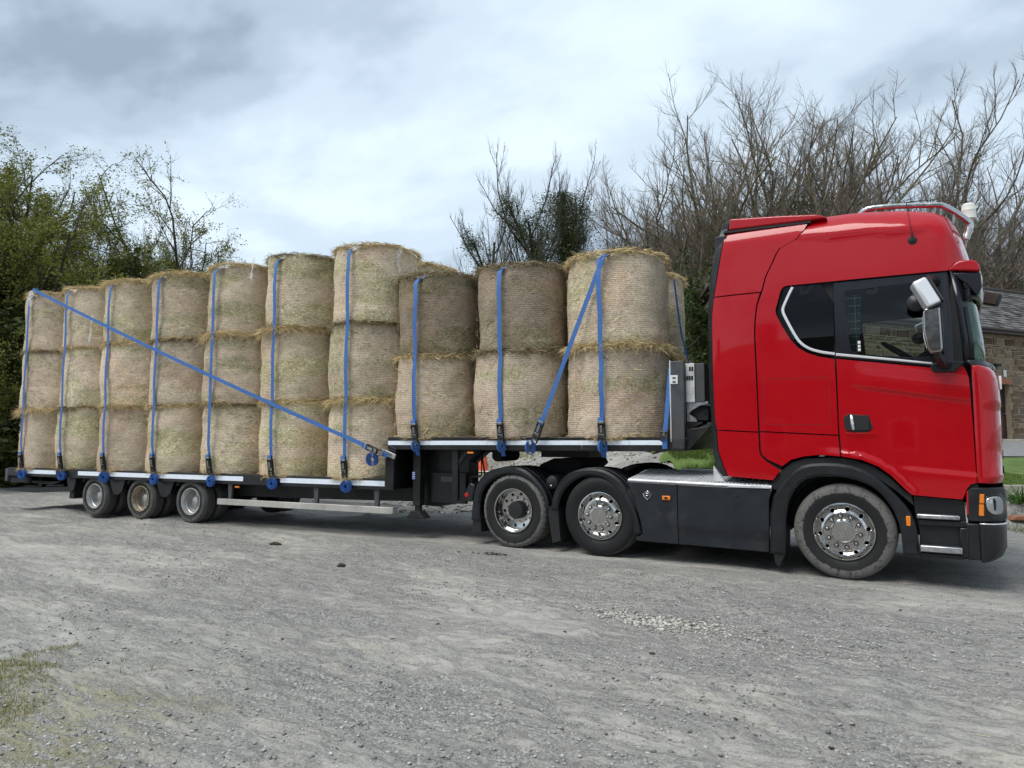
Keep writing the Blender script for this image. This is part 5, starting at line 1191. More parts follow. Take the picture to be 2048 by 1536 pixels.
def hground(x, y):
    x = np.asarray(x, float); y = np.asarray(y, float); h = hbase(x, y)
    # trampled, wheel-scuffed yard: streaks along the lorry's line, soft hollows
    near = (1 - sst(-.9, -.25, y)) ; a = .25 + .75 * near
    u = x * .985 + y * .17; v = -x * .17 + y * .985
    st = fbm(u * .9, v * 3.2, 1.0, 5, 3.0); sm = fbm(x, y, 1.1, 3, 8.0); fine = fbm(x * 1.0, y * 1.9, 5.5, 4, 21.0)
    r = np.abs(fbm(u * .55, v * 1.5, 1.0, 3, 40.0))
    r2 = np.abs(fbm(u * 2.0 + .6 * sm, v * 5.5, 1.0, 3, 55.0)); br2 = sst(-.1, .25, fbm(x, y, .7, 2, 66.0))
    h = h - a * .024 * np.exp(-(r2 / .05) ** 2) * (.3 + .7 * br2)
    h = h + a * (.030 * st + .020 * sm + .028 * fine - .020 * np.exp(-(r / .035) ** 2))
    l, d = to_ld(x, y); mound = sst(11.5, 14, d); h = h + mound * (.14 * fbm(x, y, .9, 4, 77.0)) * (1 - sst(40, 80, d)) * (1 - sst(4.6, 5.8, l))
    return h - .010 * (1 - near)
def graded(lo, hi, f0, f1, step, grow):
    c = list(np.arange(f0, f1 + step / 2, step)); s_ = step; p = f0
    while p > lo: s_ *= grow; p -= s_; c.insert(0, p)
    s_ = step; p = f1
    while p < hi: s_ *= grow; p += s_; c.append(p)
    return np.array(c)
gx = graded(-420, 420, -8.5, 4.6, .036, 1.055); gy = graded(-60, 420, -6.6, -.3, .036, 1.05)
X, Y = np.meshgrid(gx, gy, indexing='ij'); Z = hground(X, Y)
V = np.stack([X.ravel(), Y.ravel(), Z.ravel()], 1); idx = np.arange(len(V)).reshape(X.shape)
F = np.stack([idx[:-1, :-1], idx[1:, :-1], idx[1:, 1:], idx[:-1, 1:]], -1).reshape(-1, 4)
# --- yard material
m, nt, b, out = newmat('gravel_yard'); t = N(nt, 'ShaderNodeTexCoord')
mp_ = N(nt, 'ShaderNodeMapping'); mp_.inputs['Rotation'].default_value = (0, 0, R(-9)); mp_.inputs['Scale'].default_value = (.55, 1.6, 1); L(nt, t.outputs['Object'], mp_.inputs[0])
def nz(sc, det=5.0, ro=.6, src=None, dist=0.0):
    n_ = N(nt, 'ShaderNodeTexNoise', i_Scale=sc, i_Detail=det, i_Roughness=ro, i_Distortion=dist); L(nt, src or t.outputs['Object'], n_.inputs['Vector']); return n_.outputs[0]
A_ = nz(.55, 6, .62, mp_.outputs[0], .4); B_ = nz(2.2, 6, .65, mp_.outputs[0], .6); C_ = nz(9.0, 6, .7, mp_.outputs[0], .8); D_ = nz(70.0, 4, .7); E_ = nz(.28, 3, .5)
vo = N(nt, 'ShaderNodeTexVoronoi', i_Scale=95.0, i_Randomness=1.0); L(nt, t.outputs['Object'], vo.inputs['Vector'])
vo2 = N(nt, 'ShaderNodeTexVoronoi', i_Scale=38.0, i_Randomness=1.0); L(nt, t.outputs['Object'], vo2.inputs['Vector'])
f = math_(nt, 'ADD', math_(nt, 'MULTIPLY', A_, .42), math_(nt, 'ADD', math_(nt, 'MULTIPLY', B_, .33), math_(nt, 'MULTIPLY', C_, .25)))
col = ramp(nt, f, [(.36, (.160, .154, .142)), (.44, (.250, .241, .222)), (.52, (.328, .316, .288)), (.62, (.405, .388, .348))]).outputs[0]
# gritty patches where stones show through
gm = ramp(nt, math_(nt, 'ADD', math_(nt, 'MULTIPLY', A_, .5), math_(nt, 'MULTIPLY', C_, .5)), [(.44, (1,) * 3), (.54, (0,) * 3)]).outputs[0]
sv = N(nt, 'ShaderNodeSeparateXYZ'); L(nt, vo.outputs['Color'], sv.inputs[0])
gritc = ramp(nt, sv.outputs[0], [(0, (.10, .098, .095)), (.45, (.245, .24, .23)), (.85, (.41, .40, .38)), (1, (.62, .60, .56))]).outputs[0]
col = mixc(nt, math_(nt, 'MULTIPLY', gm, .55), col, gritc)
col = mixc(nt, .36, col, mixc(nt, 1.0, col, ramp(nt, D_, [(.3, (.40,) * 3), (.7, (1.6,) * 3)]).outputs[0], 'MULTIPLY'))
# thin crevice lines: shade of the small relief painted into the colour
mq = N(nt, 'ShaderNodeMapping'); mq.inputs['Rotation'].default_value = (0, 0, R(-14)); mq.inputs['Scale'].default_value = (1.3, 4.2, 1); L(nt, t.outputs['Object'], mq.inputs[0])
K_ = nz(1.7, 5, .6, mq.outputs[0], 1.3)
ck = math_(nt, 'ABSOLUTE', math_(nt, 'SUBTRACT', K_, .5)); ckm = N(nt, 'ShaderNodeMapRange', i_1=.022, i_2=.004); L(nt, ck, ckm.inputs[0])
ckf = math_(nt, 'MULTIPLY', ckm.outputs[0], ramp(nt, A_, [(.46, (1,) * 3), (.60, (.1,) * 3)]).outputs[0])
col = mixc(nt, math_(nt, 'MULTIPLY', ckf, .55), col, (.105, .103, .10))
# bluish-grey damp areas and yellowish mud
col = mixc(nt, math_(nt, 'MULTIPLY', ramp(nt, E_, [(.5, (0,) * 3), (.62, (1,) * 3)]).outputs[0], .22), col, mixc(nt, 1.0, col, (.86, .90, .97), 'MULTIPLY'))
col = mixc(nt, math_(nt, 'MULTIPLY', ramp(nt, B_, [(.56, (0,) * 3), (.70, (1,) * 3)]).outputs[0], .35), col, mixc(nt, 1.0, col, (1.04, .98, .84), 'MULTIPLY'))
# moss and dead grass towards the near left corner
sx = N(nt, 'ShaderNodeSeparateXYZ'); L(nt, t.outputs['Object'], sx.inputs[0])
vd = N(nt, 'ShaderNodeVectorMath', operation='DISTANCE'); L(nt, t.outputs['Object'], vd.inputs[0]); vd.inputs[1].default_value = (-3.5, -6.7, 0); dl = math_(nt, 'SUBTRACT', vd.outputs['Value'], .9)
ml = N(nt, 'ShaderNodeMapRange', i_1=.55, i_2=-.5); L(nt, math_(nt, 'ADD', dl, math_(nt, 'MULTIPLY', math_(nt, 'SUBTRACT', B_, .5), 2.4)), ml.inputs[0])
mossf = math_(nt, 'MULTIPLY', ml.outputs[0], ramp(nt, C_, [(.40, (0,) * 3), (.56, (1,) * 3)]).outputs[0])
col = mixc(nt, math_(nt, 'MULTIPLY', mossf, .65), col, ramp(nt, D_, [(.35, (.15, .15, .06)), (.65, (.34, .30, .14))]).outputs[0])
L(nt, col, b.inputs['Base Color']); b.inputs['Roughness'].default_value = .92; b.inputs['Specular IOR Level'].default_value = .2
hh = math_(nt, 'ADD', math_(nt, 'MULTIPLY', C_, .9), math_(nt, 'ADD', math_(nt, 'MULTIPLY', D_, .30), math_(nt, 'MULTIPLY', math_(nt, 'MULTIPLY', vo2.outputs['Distance'], gm), -.5)))
bp = N(nt, 'ShaderNodeBump', i_Strength=.8, i_Distance=.03); L(nt, hh, bp.inputs['Height']); L(nt, bp.outputs[0], b.inputs['Normal']); MT['yard'] = m
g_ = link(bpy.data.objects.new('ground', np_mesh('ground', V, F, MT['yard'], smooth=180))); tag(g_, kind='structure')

# --- stones, one mesh per scatter
MT['stone'] = loose_mat('loose_stones', (.34, .335, .32)); MT['stone_pale'] = loose_mat('pale_stones', (.40, .385, .345))
OCT = np.array([(1, 0, 0), (-1, 0, 0), (0, 1, 0), (0, -1, 0), (0, 0, 1), (0, 0, -1), (.62, .62, .5), (-.62, .6, .5), (-.6, -.62, .5), (.62, -.6, .5)], float)
from mathutils import geometry as _g
_bm = bmesh.new()
for p in OCT: _bm.verts.new(p)
bmesh.ops.convex_hull(_bm, input=_bm.verts); _bm.verts.index_update(); OF = np.array([[v.index for v in f_.verts] for f_ in _bm.faces if len(f_.verts) == 3]); OV = np.array([tuple(v.co) for v in _bm.verts]); _bm.free()
def scatter(name, x, y, size, mat, label, cat='stones', flat=.6):
    n = len(x); z = hground(x, y)
    a = rng.random(n) * 6.28; S = size[:, None] * rng.uniform(.6, 1.3, (n, 3)) * np.array([1, 1, flat])
    Vb = OV[None] * S[:, None, :] + rng.normal(size=(n, len(OV), 3)) * (size * .13)[:, None, None]
    c, s_ = np.cos(a)[:, None], np.sin(a)[:, None]
    Vx = Vb[..., 0] * c - Vb[..., 1] * s_ + x[:, None]; Vy = Vb[..., 0] * s_ + Vb[..., 1] * c + y[:, None]; Vz = Vb[..., 2] + z[:, None] + (size * .12)[:, None]
    V = np.stack([Vx, Vy, Vz], -1).reshape(-1, 3); F = (np.arange(n)[:, None, None] * len(OV) + OF[None]).reshape(-1, 3)
    o = link(bpy.data.objects.new(name, np_mesh(name, V, F, mat))); tag(o, label, cat, kind='stuff'); return o
n = 44000; x = rng.uniform(-9, 4, n); y = -6.6 + 6.3 * rng.random(n) ** 1.1
keep = fbm(x * .8, y * 1.6, 1.2, 4, 5.0) + .12 * rng.normal(size=n) > .06; x, y = x[keep], y[keep]
scatter('loose_gravel', x, y, .003 + .011 * rng.random(len(x)) ** 3, MT['stone'], 'small grey stones strewn over the yard surface')
n = 1500; x = -1.14 + rng.normal(size=n) * .27; y = -2.58 + rng.normal(size=n) * .10 - .10 * (x + 1.14)
x2 = -.2 + rng.normal(size=500) * .7; y2 = -2.85 + rng.normal(size=500) * .12 - .05 * x2
scatter('pale_stone_patch', np.r_[x, x2], np.r_[y, y2], np.r_[.006 + .014 * rng.random(n) ** 1.5, .004 + .009 * rng.random(500) ** 2], MT['stone_pale'], 'patch of pale chippings on the yard before the lorry', flat=.5)
n = 150; x = rng.uniform(-14, 3, n); y = rng.uniform(-6.2, -.1, n)
MT['debris'] = simple('dark_wood_bits', (.055, .045, .035), .9, noise=.4, nscale=30)
scatter('bark_bits', x, y, .006 + .016 * rng.random(n) ** 3, MT['debris'], 'dark bits of bark and dung scattered on the yard', 'debris', flat=.45)
for (px, py, ln, an, lab) in ((-7.08, -1.52, .09, 20, 'dark chunk of wood lying before the side guard'), (-5.17, -2.15, .05, 60, 'small dark lump of wood on the yard below the landing leg')):
    mb = MB(); mb.tube([(-ln, 0, .012), (-ln * .3, .012, .022), (ln * .4, -.006, .020), (ln, .01, .010)], [.012, .026, .024, .010], 7); o = mb.obj('wood_chunk', MT['debris']); o.location = (px, py, float(hground(px, py))); o.rotation_euler = (0, 0, R(an)); tag(o, lab, 'wood')
# clod of dung and mud by the drive wheel
n = 60; x = -4.05 + rng.normal(size=n) * .13; y = -.60 + rng.normal(size=n) * .045; scatter('mud_clods', x, y, .008 + .018 * rng.random(n), MT['debris'], 'dark clods of mud on the ground before the drive wheel', 'mud', flat=.5)
# straw on the ground
n = 900; x = rng.uniform(-13, 2.5, n); y = np.clip(-.2 - np.abs(rng.normal(size=n)) * 1.6, -6, -.05); z = hground(x, y) + .006
a = rng.random(n) * 6.28; D = np.stack([np.cos(a), np.sin(a), rng.normal(size=n) * .06], 1)
V, F = blades(np.stack([x, y, z], 1), D, rng.uniform(.02, .11, n), rng.uniform(.002, .005, n), np.zeros(n), side=np.stack([-np.sin(a), np.cos(a), 0 * a], 1))
o = link(bpy.data.objects.new('fallen_straw', np_mesh('fallen_straw', V, F, MT['straw']))); tag(o, 'stalks of straw fallen on the yard', 'straw', kind='stuff')

# --- grass
def leaf_mat(name, c0, c1, trans=.35):
    m, nt, b, out = newmat(name); geo = N(nt, 'ShaderNodeNewGeometry'); c = ramp(nt, geo.outputs['Random Per Island'], [(0, c0), (1, c1)]).outputs[0]
    L(nt, c, b.inputs['Base Color']); b.inputs['Roughness'].default_value = .55; b.inputs['Specular IOR Level'].default_value = .3
    tr = N(nt, 'ShaderNodeBsdfTranslucent'); L(nt, c, tr.inputs[0]); mx = N(nt, 'ShaderNodeMixShader', i_0=trans); L(nt, b.outputs[0], mx.inputs[1]); L(nt, tr.outputs[0], mx.inputs[2]); L(nt, mx.outputs[0], out.inputs[0]); return m
MT['grass'] = leaf_mat('grass_blades', (.045, .09, .014), (.16, .22, .045)); MT['grass_dry'] = leaf_mat('dry_grass_blades', (.12, .14, .03), (.42, .36, .16))
def grass(name, x, y, hmin, hmax, mat, label, hf=hground, w=.004, lean=.6):
    n = len(x); z = hf(x, y); a = rng.random(n) * 6.28
    D = np.stack([np.cos(a) * lean * rng.random(n), np.sin(a) * lean * rng.random(n), np.ones(n)], 1); b_ = rng.random(n) * 6.28
    V, F = blades(np.stack([x, y, z - .004], 1), D, rng.uniform(hmin, hmax, n), np.full(n, w) * rng.uniform(.6, 1.4, n), rng.uniform(0, .5, n), side=np.stack([np.cos(b_), np.sin(b_), 0 * b_], 1))
    o = link(bpy.data.objects.new(name, np_mesh(name, V, F, mat))); tag(o, label, 'grass', kind='stuff'); return o
n = 30000; x = rng.uniform(-4.6, -1.4, n); y = rng.uniform(-6.95, -5.4, n)
dd = (x + 3.3) * .85 + (y + 6.4) * .75; keep = ((fbm(x, y, 2.6, 3, 15.0) - dd * .40 + .13 + .10 * rng.normal(size=n)) > .10) & (dd < .75 + .1 * rng.normal(size=n)); x, y = x[keep], y[keep]
grass('dry_grass', x, y, .015, .055, MT['grass_dry'], 'tufts of short yellowish grass at the near left corner of the yard', w=.0045, lean=1.2)
k = rng.random(len(x)) < .25; grass('green_grass', x[k][:2200], y[k][:2200], .012, .04, MT['grass'], 'fresh green grass blades among the dry tufts at the near left', w=.003, lean=1.0)

# lawn / bank sheets laid over the terrain
m, nt, b, out = newmat('lawn_turf'); t = N(nt, 'ShaderNodeTexCoord'); n_ = N(nt, 'ShaderNodeTexNoise', i_Scale=2.5, i_Detail=8.0, i_Roughness=.7); L(nt, t.outputs['Object'], n_.inputs['Vector'])
L(nt, ramp(nt, n_.outputs[0], [(.32, (.045, .075, .014)), (.5, (.085, .145, .024)), (.68, (.15, .19, .05))]).outputs[0], b.inputs['Base Color']); b.inputs['Roughness'].default_value = .9
n2_ = N(nt, 'ShaderNodeTexNoise', i_Scale=40.0, i_Detail=4.0); L(nt, t.outputs['Object'], n2_.inputs['Vector']); bp = N(nt, 'ShaderNodeBump', i_Strength=.8, i_Distance=.03); L(nt, n2_.outputs[0], bp.inputs['Height']); L(nt, bp.outputs[0], b.inputs['Normal']); MT['turf'] = m
def sheet(name, l0, l1, d0, d1, nl, nd, mat, dz, kind='structure', ragged=0.0, hf=hground):
    l, d = np.meshgrid(np.linspace(l0, l1, nl), np.linspace(d0, d1, nd), indexing='ij')
    if ragged: d = d + ragged * fbm(l, d, 1.3, 3, 60.0) * ((d - d0) < .01); l = l + ragged * fbm(l, d, 1.3, 3, 70.0) * ((l - l0) < .01)
    x, y = from_ld(l, d); z = hf(x, y) + dz; V = np.stack([x.ravel(), y.ravel(), z.ravel()], 1); idx = np.arange(len(V)).reshape(l.shape)
    F = np.stack([idx[:-1, :-1], idx[1:, :-1], idx[1:, 1:], idx[:-1, 1:]], -1).reshape(-1, 4)
    o = link(bpy.data.objects.new(name, np_mesh(name, V, F, mat, smooth=180))); tag(o, kind=kind); return o
sheet('grass_bank', 3.3, 5.6, 12.6, 22, 60, 160, MT['turf'], .05, ragged=.5)
sheet('lawn', 5.6, 40, 11.95, 18.0, 200, 80, MT['turf'], .04)
sheet('grass_verge', -60, -11.5, 23.6, 34, 200, 60, MT['turf'], .012, ragged=1.2)
MT['tarmac'] = simple('pale_tarmac_drive', (.20, .20, .20), .85, noise=.15, nscale=3, bump=.3, bscale=90)
sheet('driveway', 5.0, 45, 18.35, 22.4, 80, 30, MT['tarmac'], .03)
n = 22000; l = rng.uniform(8.0, 10.2, n); d = rng.uniform(12, 18.0, n); x, y = from_ld(l, d); grass('lawn_grass', x, y, .02, .06, MT['grass'], 'short mown lawn grass beyond the front of the lorry', hf=lambda a, c: hground(a, c) + .04, w=.008)
n = 26000; l = rng.uniform(3.4, 5.4, n); d = rng.uniform(12.8, 18.5, n); k = fbm(l, d, 1.4, 3, 33.0) + .1 * rng.normal(size=n) > -.12; x, y = from_ld(l[k], d[k]); grass('bank_grass', x, y, .06, .20, MT['grass'], 'rough green grass on the bank behind the headboard', hf=lambda a, c: hground(a, c) + .05, w=.013, lean=1.1)
n = 16000; l = rng.uniform(-19, -12, n); d = rng.uniform(23.6, 27, n); x, y = from_ld(l, d); grass('verge_grass', x, y, .05, .22, MT['grass'], 'long green grass on the verge behind the trailer rear', hf=hground, w=.014)
# dead bracken and rubble on the bank seen under the trailer
n = 5000; l = rng.uniform(-3, 3.2, n); d = rng.uniform(20.5, 27, n); k = fbm(l, d, 1.0, 3, 90.0) > .02; x, y = from_ld(l[k], d[k]); grass('dead_bracken', x, y, .08, .3, MT['grass_dry'], 'dead brown growth on the bank seen under the trailer', w=.018, lean=1.4)
n = 3500; l = rng.uniform(-3, 3.6, n); d = rng.uniform(13.5, 26, n); x, y = from_ld(l, d); scatter('bank_rubble', x, y, .015 + .05 * rng.random(n) ** 2.5, MT['stone_pale'], 'grey rubble and stones on the bank behind the trailer', flat=.6)
# lawn edging kerb, drive kerb
MT['kerb'] = simple('weathered_kerb_stone', (.36, .33, .28), .85, noise=.25, nscale=5, bump=.3, bscale=40); MT['brick'] = simple('red_brick', (.30, .12, .07), .85, noise=.25, nscale=9, bump=.3, bscale=60)
def kerbline(name, l0, l1, d, w, h, mat, top, step, label, cat):
    e = empty(name, (*from_ld(l0, d), top - h), YAW); tag(e, label, cat); k = 0; x = 0.0; n_ = int((l1 - l0) / step)
    for k in range(n_):
        MB().box(k * step + .004, (k + 1) * step - .004, -w / 2 + rng.normal() * .004, w / 2, -.1, h + rng.normal() * .004).obj('kerb_stone', mat, e, bevel=.008)
    return e
kerbline('kerb', 6.6, 14.1, 11.75, .10, .14, MT['kerb'], .70, .75, 'low pale edging along the near side of the lawn', 'kerb')
kerbline('kerb', 8.0, 20, 22.5, .20, .15, MT['kerb'], 1.46, 1.0, 'dark kerb between the driveway and the stone house', 'kerb')
# strappy plants below the lawn edging
MT['strap_leaf'] = leaf_mat('strappy_leaves', (.03, .07, .012), (.10, .19, .035), .25)
def clump(l, d, n, h, label):
    x, y = from_ld(l, d); z = float(hground(x, y)); a = rng.random(n) * 6.28; P = np.stack([x + .10 * rng.normal(size=n), y + .10 * rng.normal(size=n), np.full(n, z)], 1)
    q = rng.uniform(.25, 1.0, n); D = np.stack([np.cos(a) * q, np.sin(a) * q, np.ones(n) * .9], 1); Ln = rng.uniform(.6, 1, n) * h
    V, F = blades(P, D, Ln, rng.uniform(.015, .035, n), rng.uniform(.2, .8, n), seg=4, side=np.stack([-np.sin(a), np.cos(a), 0 * a], 1))
    e = empty('leafy_plant', (x, y, z)); tag(e, label, 'plant', 'strappy plants below the lawn edging'); o = link(bpy.data.objects.new('leaves', np_mesh('leaves', V - np.array([x, y, z]), F, MT['strap_leaf'])), e); return e
clump(8.35, 11.35, 120, .55, 'dark strappy leaved plant right beside the headlight'); clump(9.0, 11.4, 110, .5, 'strappy leaved plant at the right edge below the lawn'); clump(7.6, 11.3, 80, .4, 'strappy leaved plant hidden behind the bumper corner')
n = 1800; l = rng.uniform(7.6, 9.6, n); d = rng.uniform(10.3, 11.2, n); x, y = from_ld(l, d); grass('border_grass', x, y, .04, .14, MT['grass'], 'pale green weeds at the foot of the planted border', w=.008, lean=1.2)
mb = MB(); mb.prism([(-.16, 0), (.14, 0), (.17, .04), (.05, .075), (-.1, .07)], -.08, .08); o = mb.obj('terracotta_stone', MT['brick'], bevel=.015); xx, yy = from_ld(8.05, 11.0); o.location = (xx, yy, float(hground(xx, yy)) + .02); o.rotation_euler = (0, 0, YAW); tag(o, 'reddish flat stone in the border next to the headlight', 'stone')

# ================================================================== traffic cones
def cone(l, d, h, label, sleeve, spin):
    x, y = from_ld(l, d); e = empty('traffic_cone', (x, y, float(hground(x, y)) + .01), spin); tag(e, label, 'traffic cone', 'traffic cones behind the trailer')
    MB().box(-.23, .23, -.23, .23, 0, .035).obj('cone_base', MT['cone_white'] if not sleeve else MT['cone_orange'], e, bevel=.012)
    MB().lathe([(.17, .035), (.165, .06), (.05, h - .02), (.045, h), (.03, h)], n=28, axis='z').obj('cone_body', MT['cone_orange'], e)
    r = lambda z: .165 + (.05 - .165) * (z - .06) / (h - .08) + .004
    if sleeve: z0, z1 = h * .42, h * .75
    else: z0, z1 = h * .78, h * .93
    MB().lathe([(r(z0), z0), (r(z1), z1)], n=28, axis='z').obj('reflective_sleeve', MT['cone_white'], e)
cone(-.95, 22.6, .95, 'faded orange traffic cone on a pale base behind the trailer neck', False, .3)
cone(.72, 22.9, .95, 'orange traffic cone with white sleeve seen under the raised deck', True, .9)

# ================================================================== stone house
HO = empty('stone_house', (3.05, 21.3, 1.38), math.atan2(.81, .585)); tag(HO, 'old stone house with grey slate roof behind the front of the lorry', 'house')
m, nt, b, out = newmat('house_stone'); oi = N(nt, 'ShaderNodeObjectInfo'); geo = N(nt, 'ShaderNodeNewGeometry'); t = N(nt, 'ShaderNodeTexCoord')
rnd = math_(nt, 'FRACT', math_(nt, 'ADD', oi.outputs['Random'], math_(nt, 'MULTIPLY', geo.outputs['Random Per Island'], 7.3)))
c = ramp(nt, rnd, [(0, (.090, .052, .030)), (.25, (.160, .105, .062)), (.55, (.215, .155, .098)), (.8, (.28, .22, .155)), (1, (.11, .082, .062))]).outputs[0]
n_ = N(nt, 'ShaderNodeTexNoise', i_Scale=11.0, i_Detail=6.0, i_Roughness=.7); L(nt, t.outputs['Object'], n_.inputs['Vector']); c = mixc(nt, 1.0, c, ramp(nt, n_.outputs[0], [(.3, (.6,) * 3), (.7, (1.25,) * 3)]).outputs[0], 'MULTIPLY')
L(nt, c, b.inputs['Base Color']); b.inputs['Roughness'].default_value = .9; bp = N(nt, 'ShaderNodeBump', i_Strength=.6, i_Distance=.02); L(nt, n_.outputs[0], bp.inputs['Height']); L(nt, bp.outputs[0], b.inputs['Normal']); MT['hstone'] = m
MT['mortar'] = simple('pale_mortar', (.32, .255, .175), .9, noise=.2, nscale=8, bump=.3, bscale=60)
MT['slate'] = loose_mat('roof_slate', (.115, .108, .106)); MT['fascia'] = simple('brown_fascia', (.045, .032, .028), .5); MT['maroon'] = simple('dark_red_door_paint', (.040, .010, .009), .35)
MT['lead'] = simple('pale_lead_flashing', (.55, .57, .58), .5)
WH = 3.98; DOORX = (-.36, .58); DOORH = 2.03
wins = [(-5.2, -4.3, 1.0, 2.2), (-8.0, -7.1, 1.0, 2.2), (3.2, 4.1, 1.0, 2.2), (-2.9, -2.2, 2.7, 3.5)]
mb = MB(); xs = [-9.0, DOORX[0], DOORX[1], 9.0]
def wallbox(x0, x1, z0, z1): mb.box(x0, x1, 0.0, .45, z0, z1)
wallbox(DOORX[0], DOORX[1], DOORH, WH); 
def wall_with(x0, x1, W_):
    W_ = sorted([w for w in W_ if w[0] >= x0 and w[1] <= x1]); p = x0
    for w in W_: wallbox(p, w[0], 0, WH); wallbox(w[0], w[1], 0, w[2]); wallbox(w[0], w[1], w[3], WH); p = w[1]
    wallbox(p, x1, 0, WH)
wall_with(-9.0, DOORX[0], wins); wall_with(DOORX[1], 9.0, wins)
mb.box(-9, 9, 5.6, 6.0, 0, WH); mb.box(-9, -8.6, .45, 5.6, 0, WH); mb.box(8.6, 9, .45, 5.6, 0, WH)
mb.prism([(0, 0), (0, 0.001), (0.001, 0)], 0, .001)
mb.obj('wall', MT['mortar'], HO, smooth=None)
sr = random.Random(3); near_st = []; rest = MB(); shapes = []
def stone_mesh(w, h):
    j = lambda s_: sr.uniform(-s_ * 1.6, s_ * 1.6)
    V = [(x + j(.012), y, z + j(.010)) for x, z in ((0, 0), (w, 0), (w, h), (0, h)) for y in (.012,)]
    dpt = sr.uniform(.012, .04); V2 = [(x + (.012 if x < w / 2 else -.012), -dpt + j(.008), z + (.010 if z < h / 2 else -.010)) for (x, y, z) in V]
    return V + V2, [(4, 5, 6, 7), (0, 1, 5, 4), (1, 2, 6, 5), (2, 3, 7, 6), (3, 0, 4, 7)]
z = .02
while z < WH - .05:
    h = sr.choice((.07, .09, .11, .14, .18, .23, .27)); h = min(h, WH - .02 - z); x = -9.0 + sr.random() * .2
    while x < 8.9:
        w = sr.uniform(.12, .56) * (1.15 if h > .15 else .85); gap = .032
        blocks = [(DOORX[0] - .10, DOORX[1] + .10, 0, DOORH + .22)] + [(a - .02, b_ + .02, c_ - .06, d_ + .10) for a, b_, c_, d_ in wins]
        hit = [q for q in blocks if x < q[1] and x + w > q[0] and z < q[3] and z + h > q[2]]
        if hit:
            q = hit[0]
            if x < q[0] - .08: w = q[0] - x - .01
            else: x = q[1] + .005; continue
        Vs, Fs = stone_mesh(w - gap, h - gap)
        Vw = [(v[0] + x, v[1], v[2] + z) for v in Vs]
        if -.95 < x < 1.9 and len(near_st) < 290: near_st.append((x, z, Vs, Fs))
        else: rest.add(Vw, Fs)
        x += w
    z += h
o = rest.obj('stone_courses', MT['hstone'], HO, smooth=None); o['kind'] = 'stuff'
for x, z, Vs, Fs in near_st:
    me = np_mesh('stone', np.array(Vs), Fs, MT['hstone']); q = link(bpy.data.objects.new('stone', me), HO); q.location = (x, -.001, z)
# jambs, lintel, door
for xx in (DOORX[0] - .10, DOORX[1] + .005):
    zz_ = 0.0
    while zz_ < DOORH:
        h = sr.uniform(.22, .34); h = min(h, DOORH - zz_); Vs, Fs = stone_mesh(.095, h - .012); MB().add([(v[0] + xx, v[1], v[2] + zz_) for v in Vs], Fs).obj('jamb_stone', MT['hstone'], HO, smooth=None); zz_ += h
for k in range(10):
    xx = DOORX[0] - .14 + k * .122; MB().box(xx, xx + .112, -.035, .02, DOORH + .005, DOORH + .215).obj('lintel_brick', MT['brick'], HO, bevel=.006)
dr = MB().box(DOORX[0] + .01, DOORX[1] - .01, .16, .21, .02, DOORH - .01).obj('front_door', MT['maroon'], HO, bevel=.004)
for xx in (DOORX[0] + .12, DOORX[0] + .52):
    MB().box(xx, xx + .32, .145, .162, .25, .85).obj('door_panel', MT['maroon'], dr, bevel=.01)
    for k in range(3): MB().box(xx + .02, xx + .30, .150, .158, 1.05 + k * .29, 1.30 + k * .29).obj('door_pane', MT['band'], dr)
MB().lathe([(0, -.03), (.022, -.02), (.022, 0), (.012, .03)], (DOORX[1] - .10, .14, 1.0), 12).obj('door_knob', MT['chrome'], dr)
MB().box(DOORX[0] - .25, DOORX[1] + .3, -.45, -.05, -.02, .10).obj('door_step', MT['kerb'], HO, bevel=.01)
for a, b_, c_, d_ in wins:
    w_ = MB().box(a - .05, b_ + .05, -.06, .10, c_ - .07, c_ - .005).obj('window_sill', MT['kerb'], HO, bevel=.008)
    fr = MB(); 
    for q in (a, (a + b_) / 2 - .02, b_ - .05): fr.box(q, q + .05, .14, .19, c_, d_)
    for q in (c_, (c_ + d_) / 2, d_ - .05): fr.box(a + .05, b_ - .05, .145, .185, q, q + .05)
    wf = fr.obj('window_frame', MT['white'], HO); MB().box(a, b_, .20, .205, c_, d_).obj('window_pane', MT['band'], wf)
    MB().box(a - .12, b_ + .12, -.03, .05, d_ + .005, d_ + .14).obj('window_lintel', MT['kerb'], HO, bevel=.01)
# plaque and lamp beside the door, bench
MB().box(.22, .38, -.055, -.042, DOORH + .26, DOORH + .50).obj('wall_plaque', MT['plate_white'], HO, bevel=.004)
MB().box(-.30, -.02, -.16, -.042, DOORH + .62, DOORH + .70).obj('wall_lamp', MT['rubber'], HO, bevel=.01)
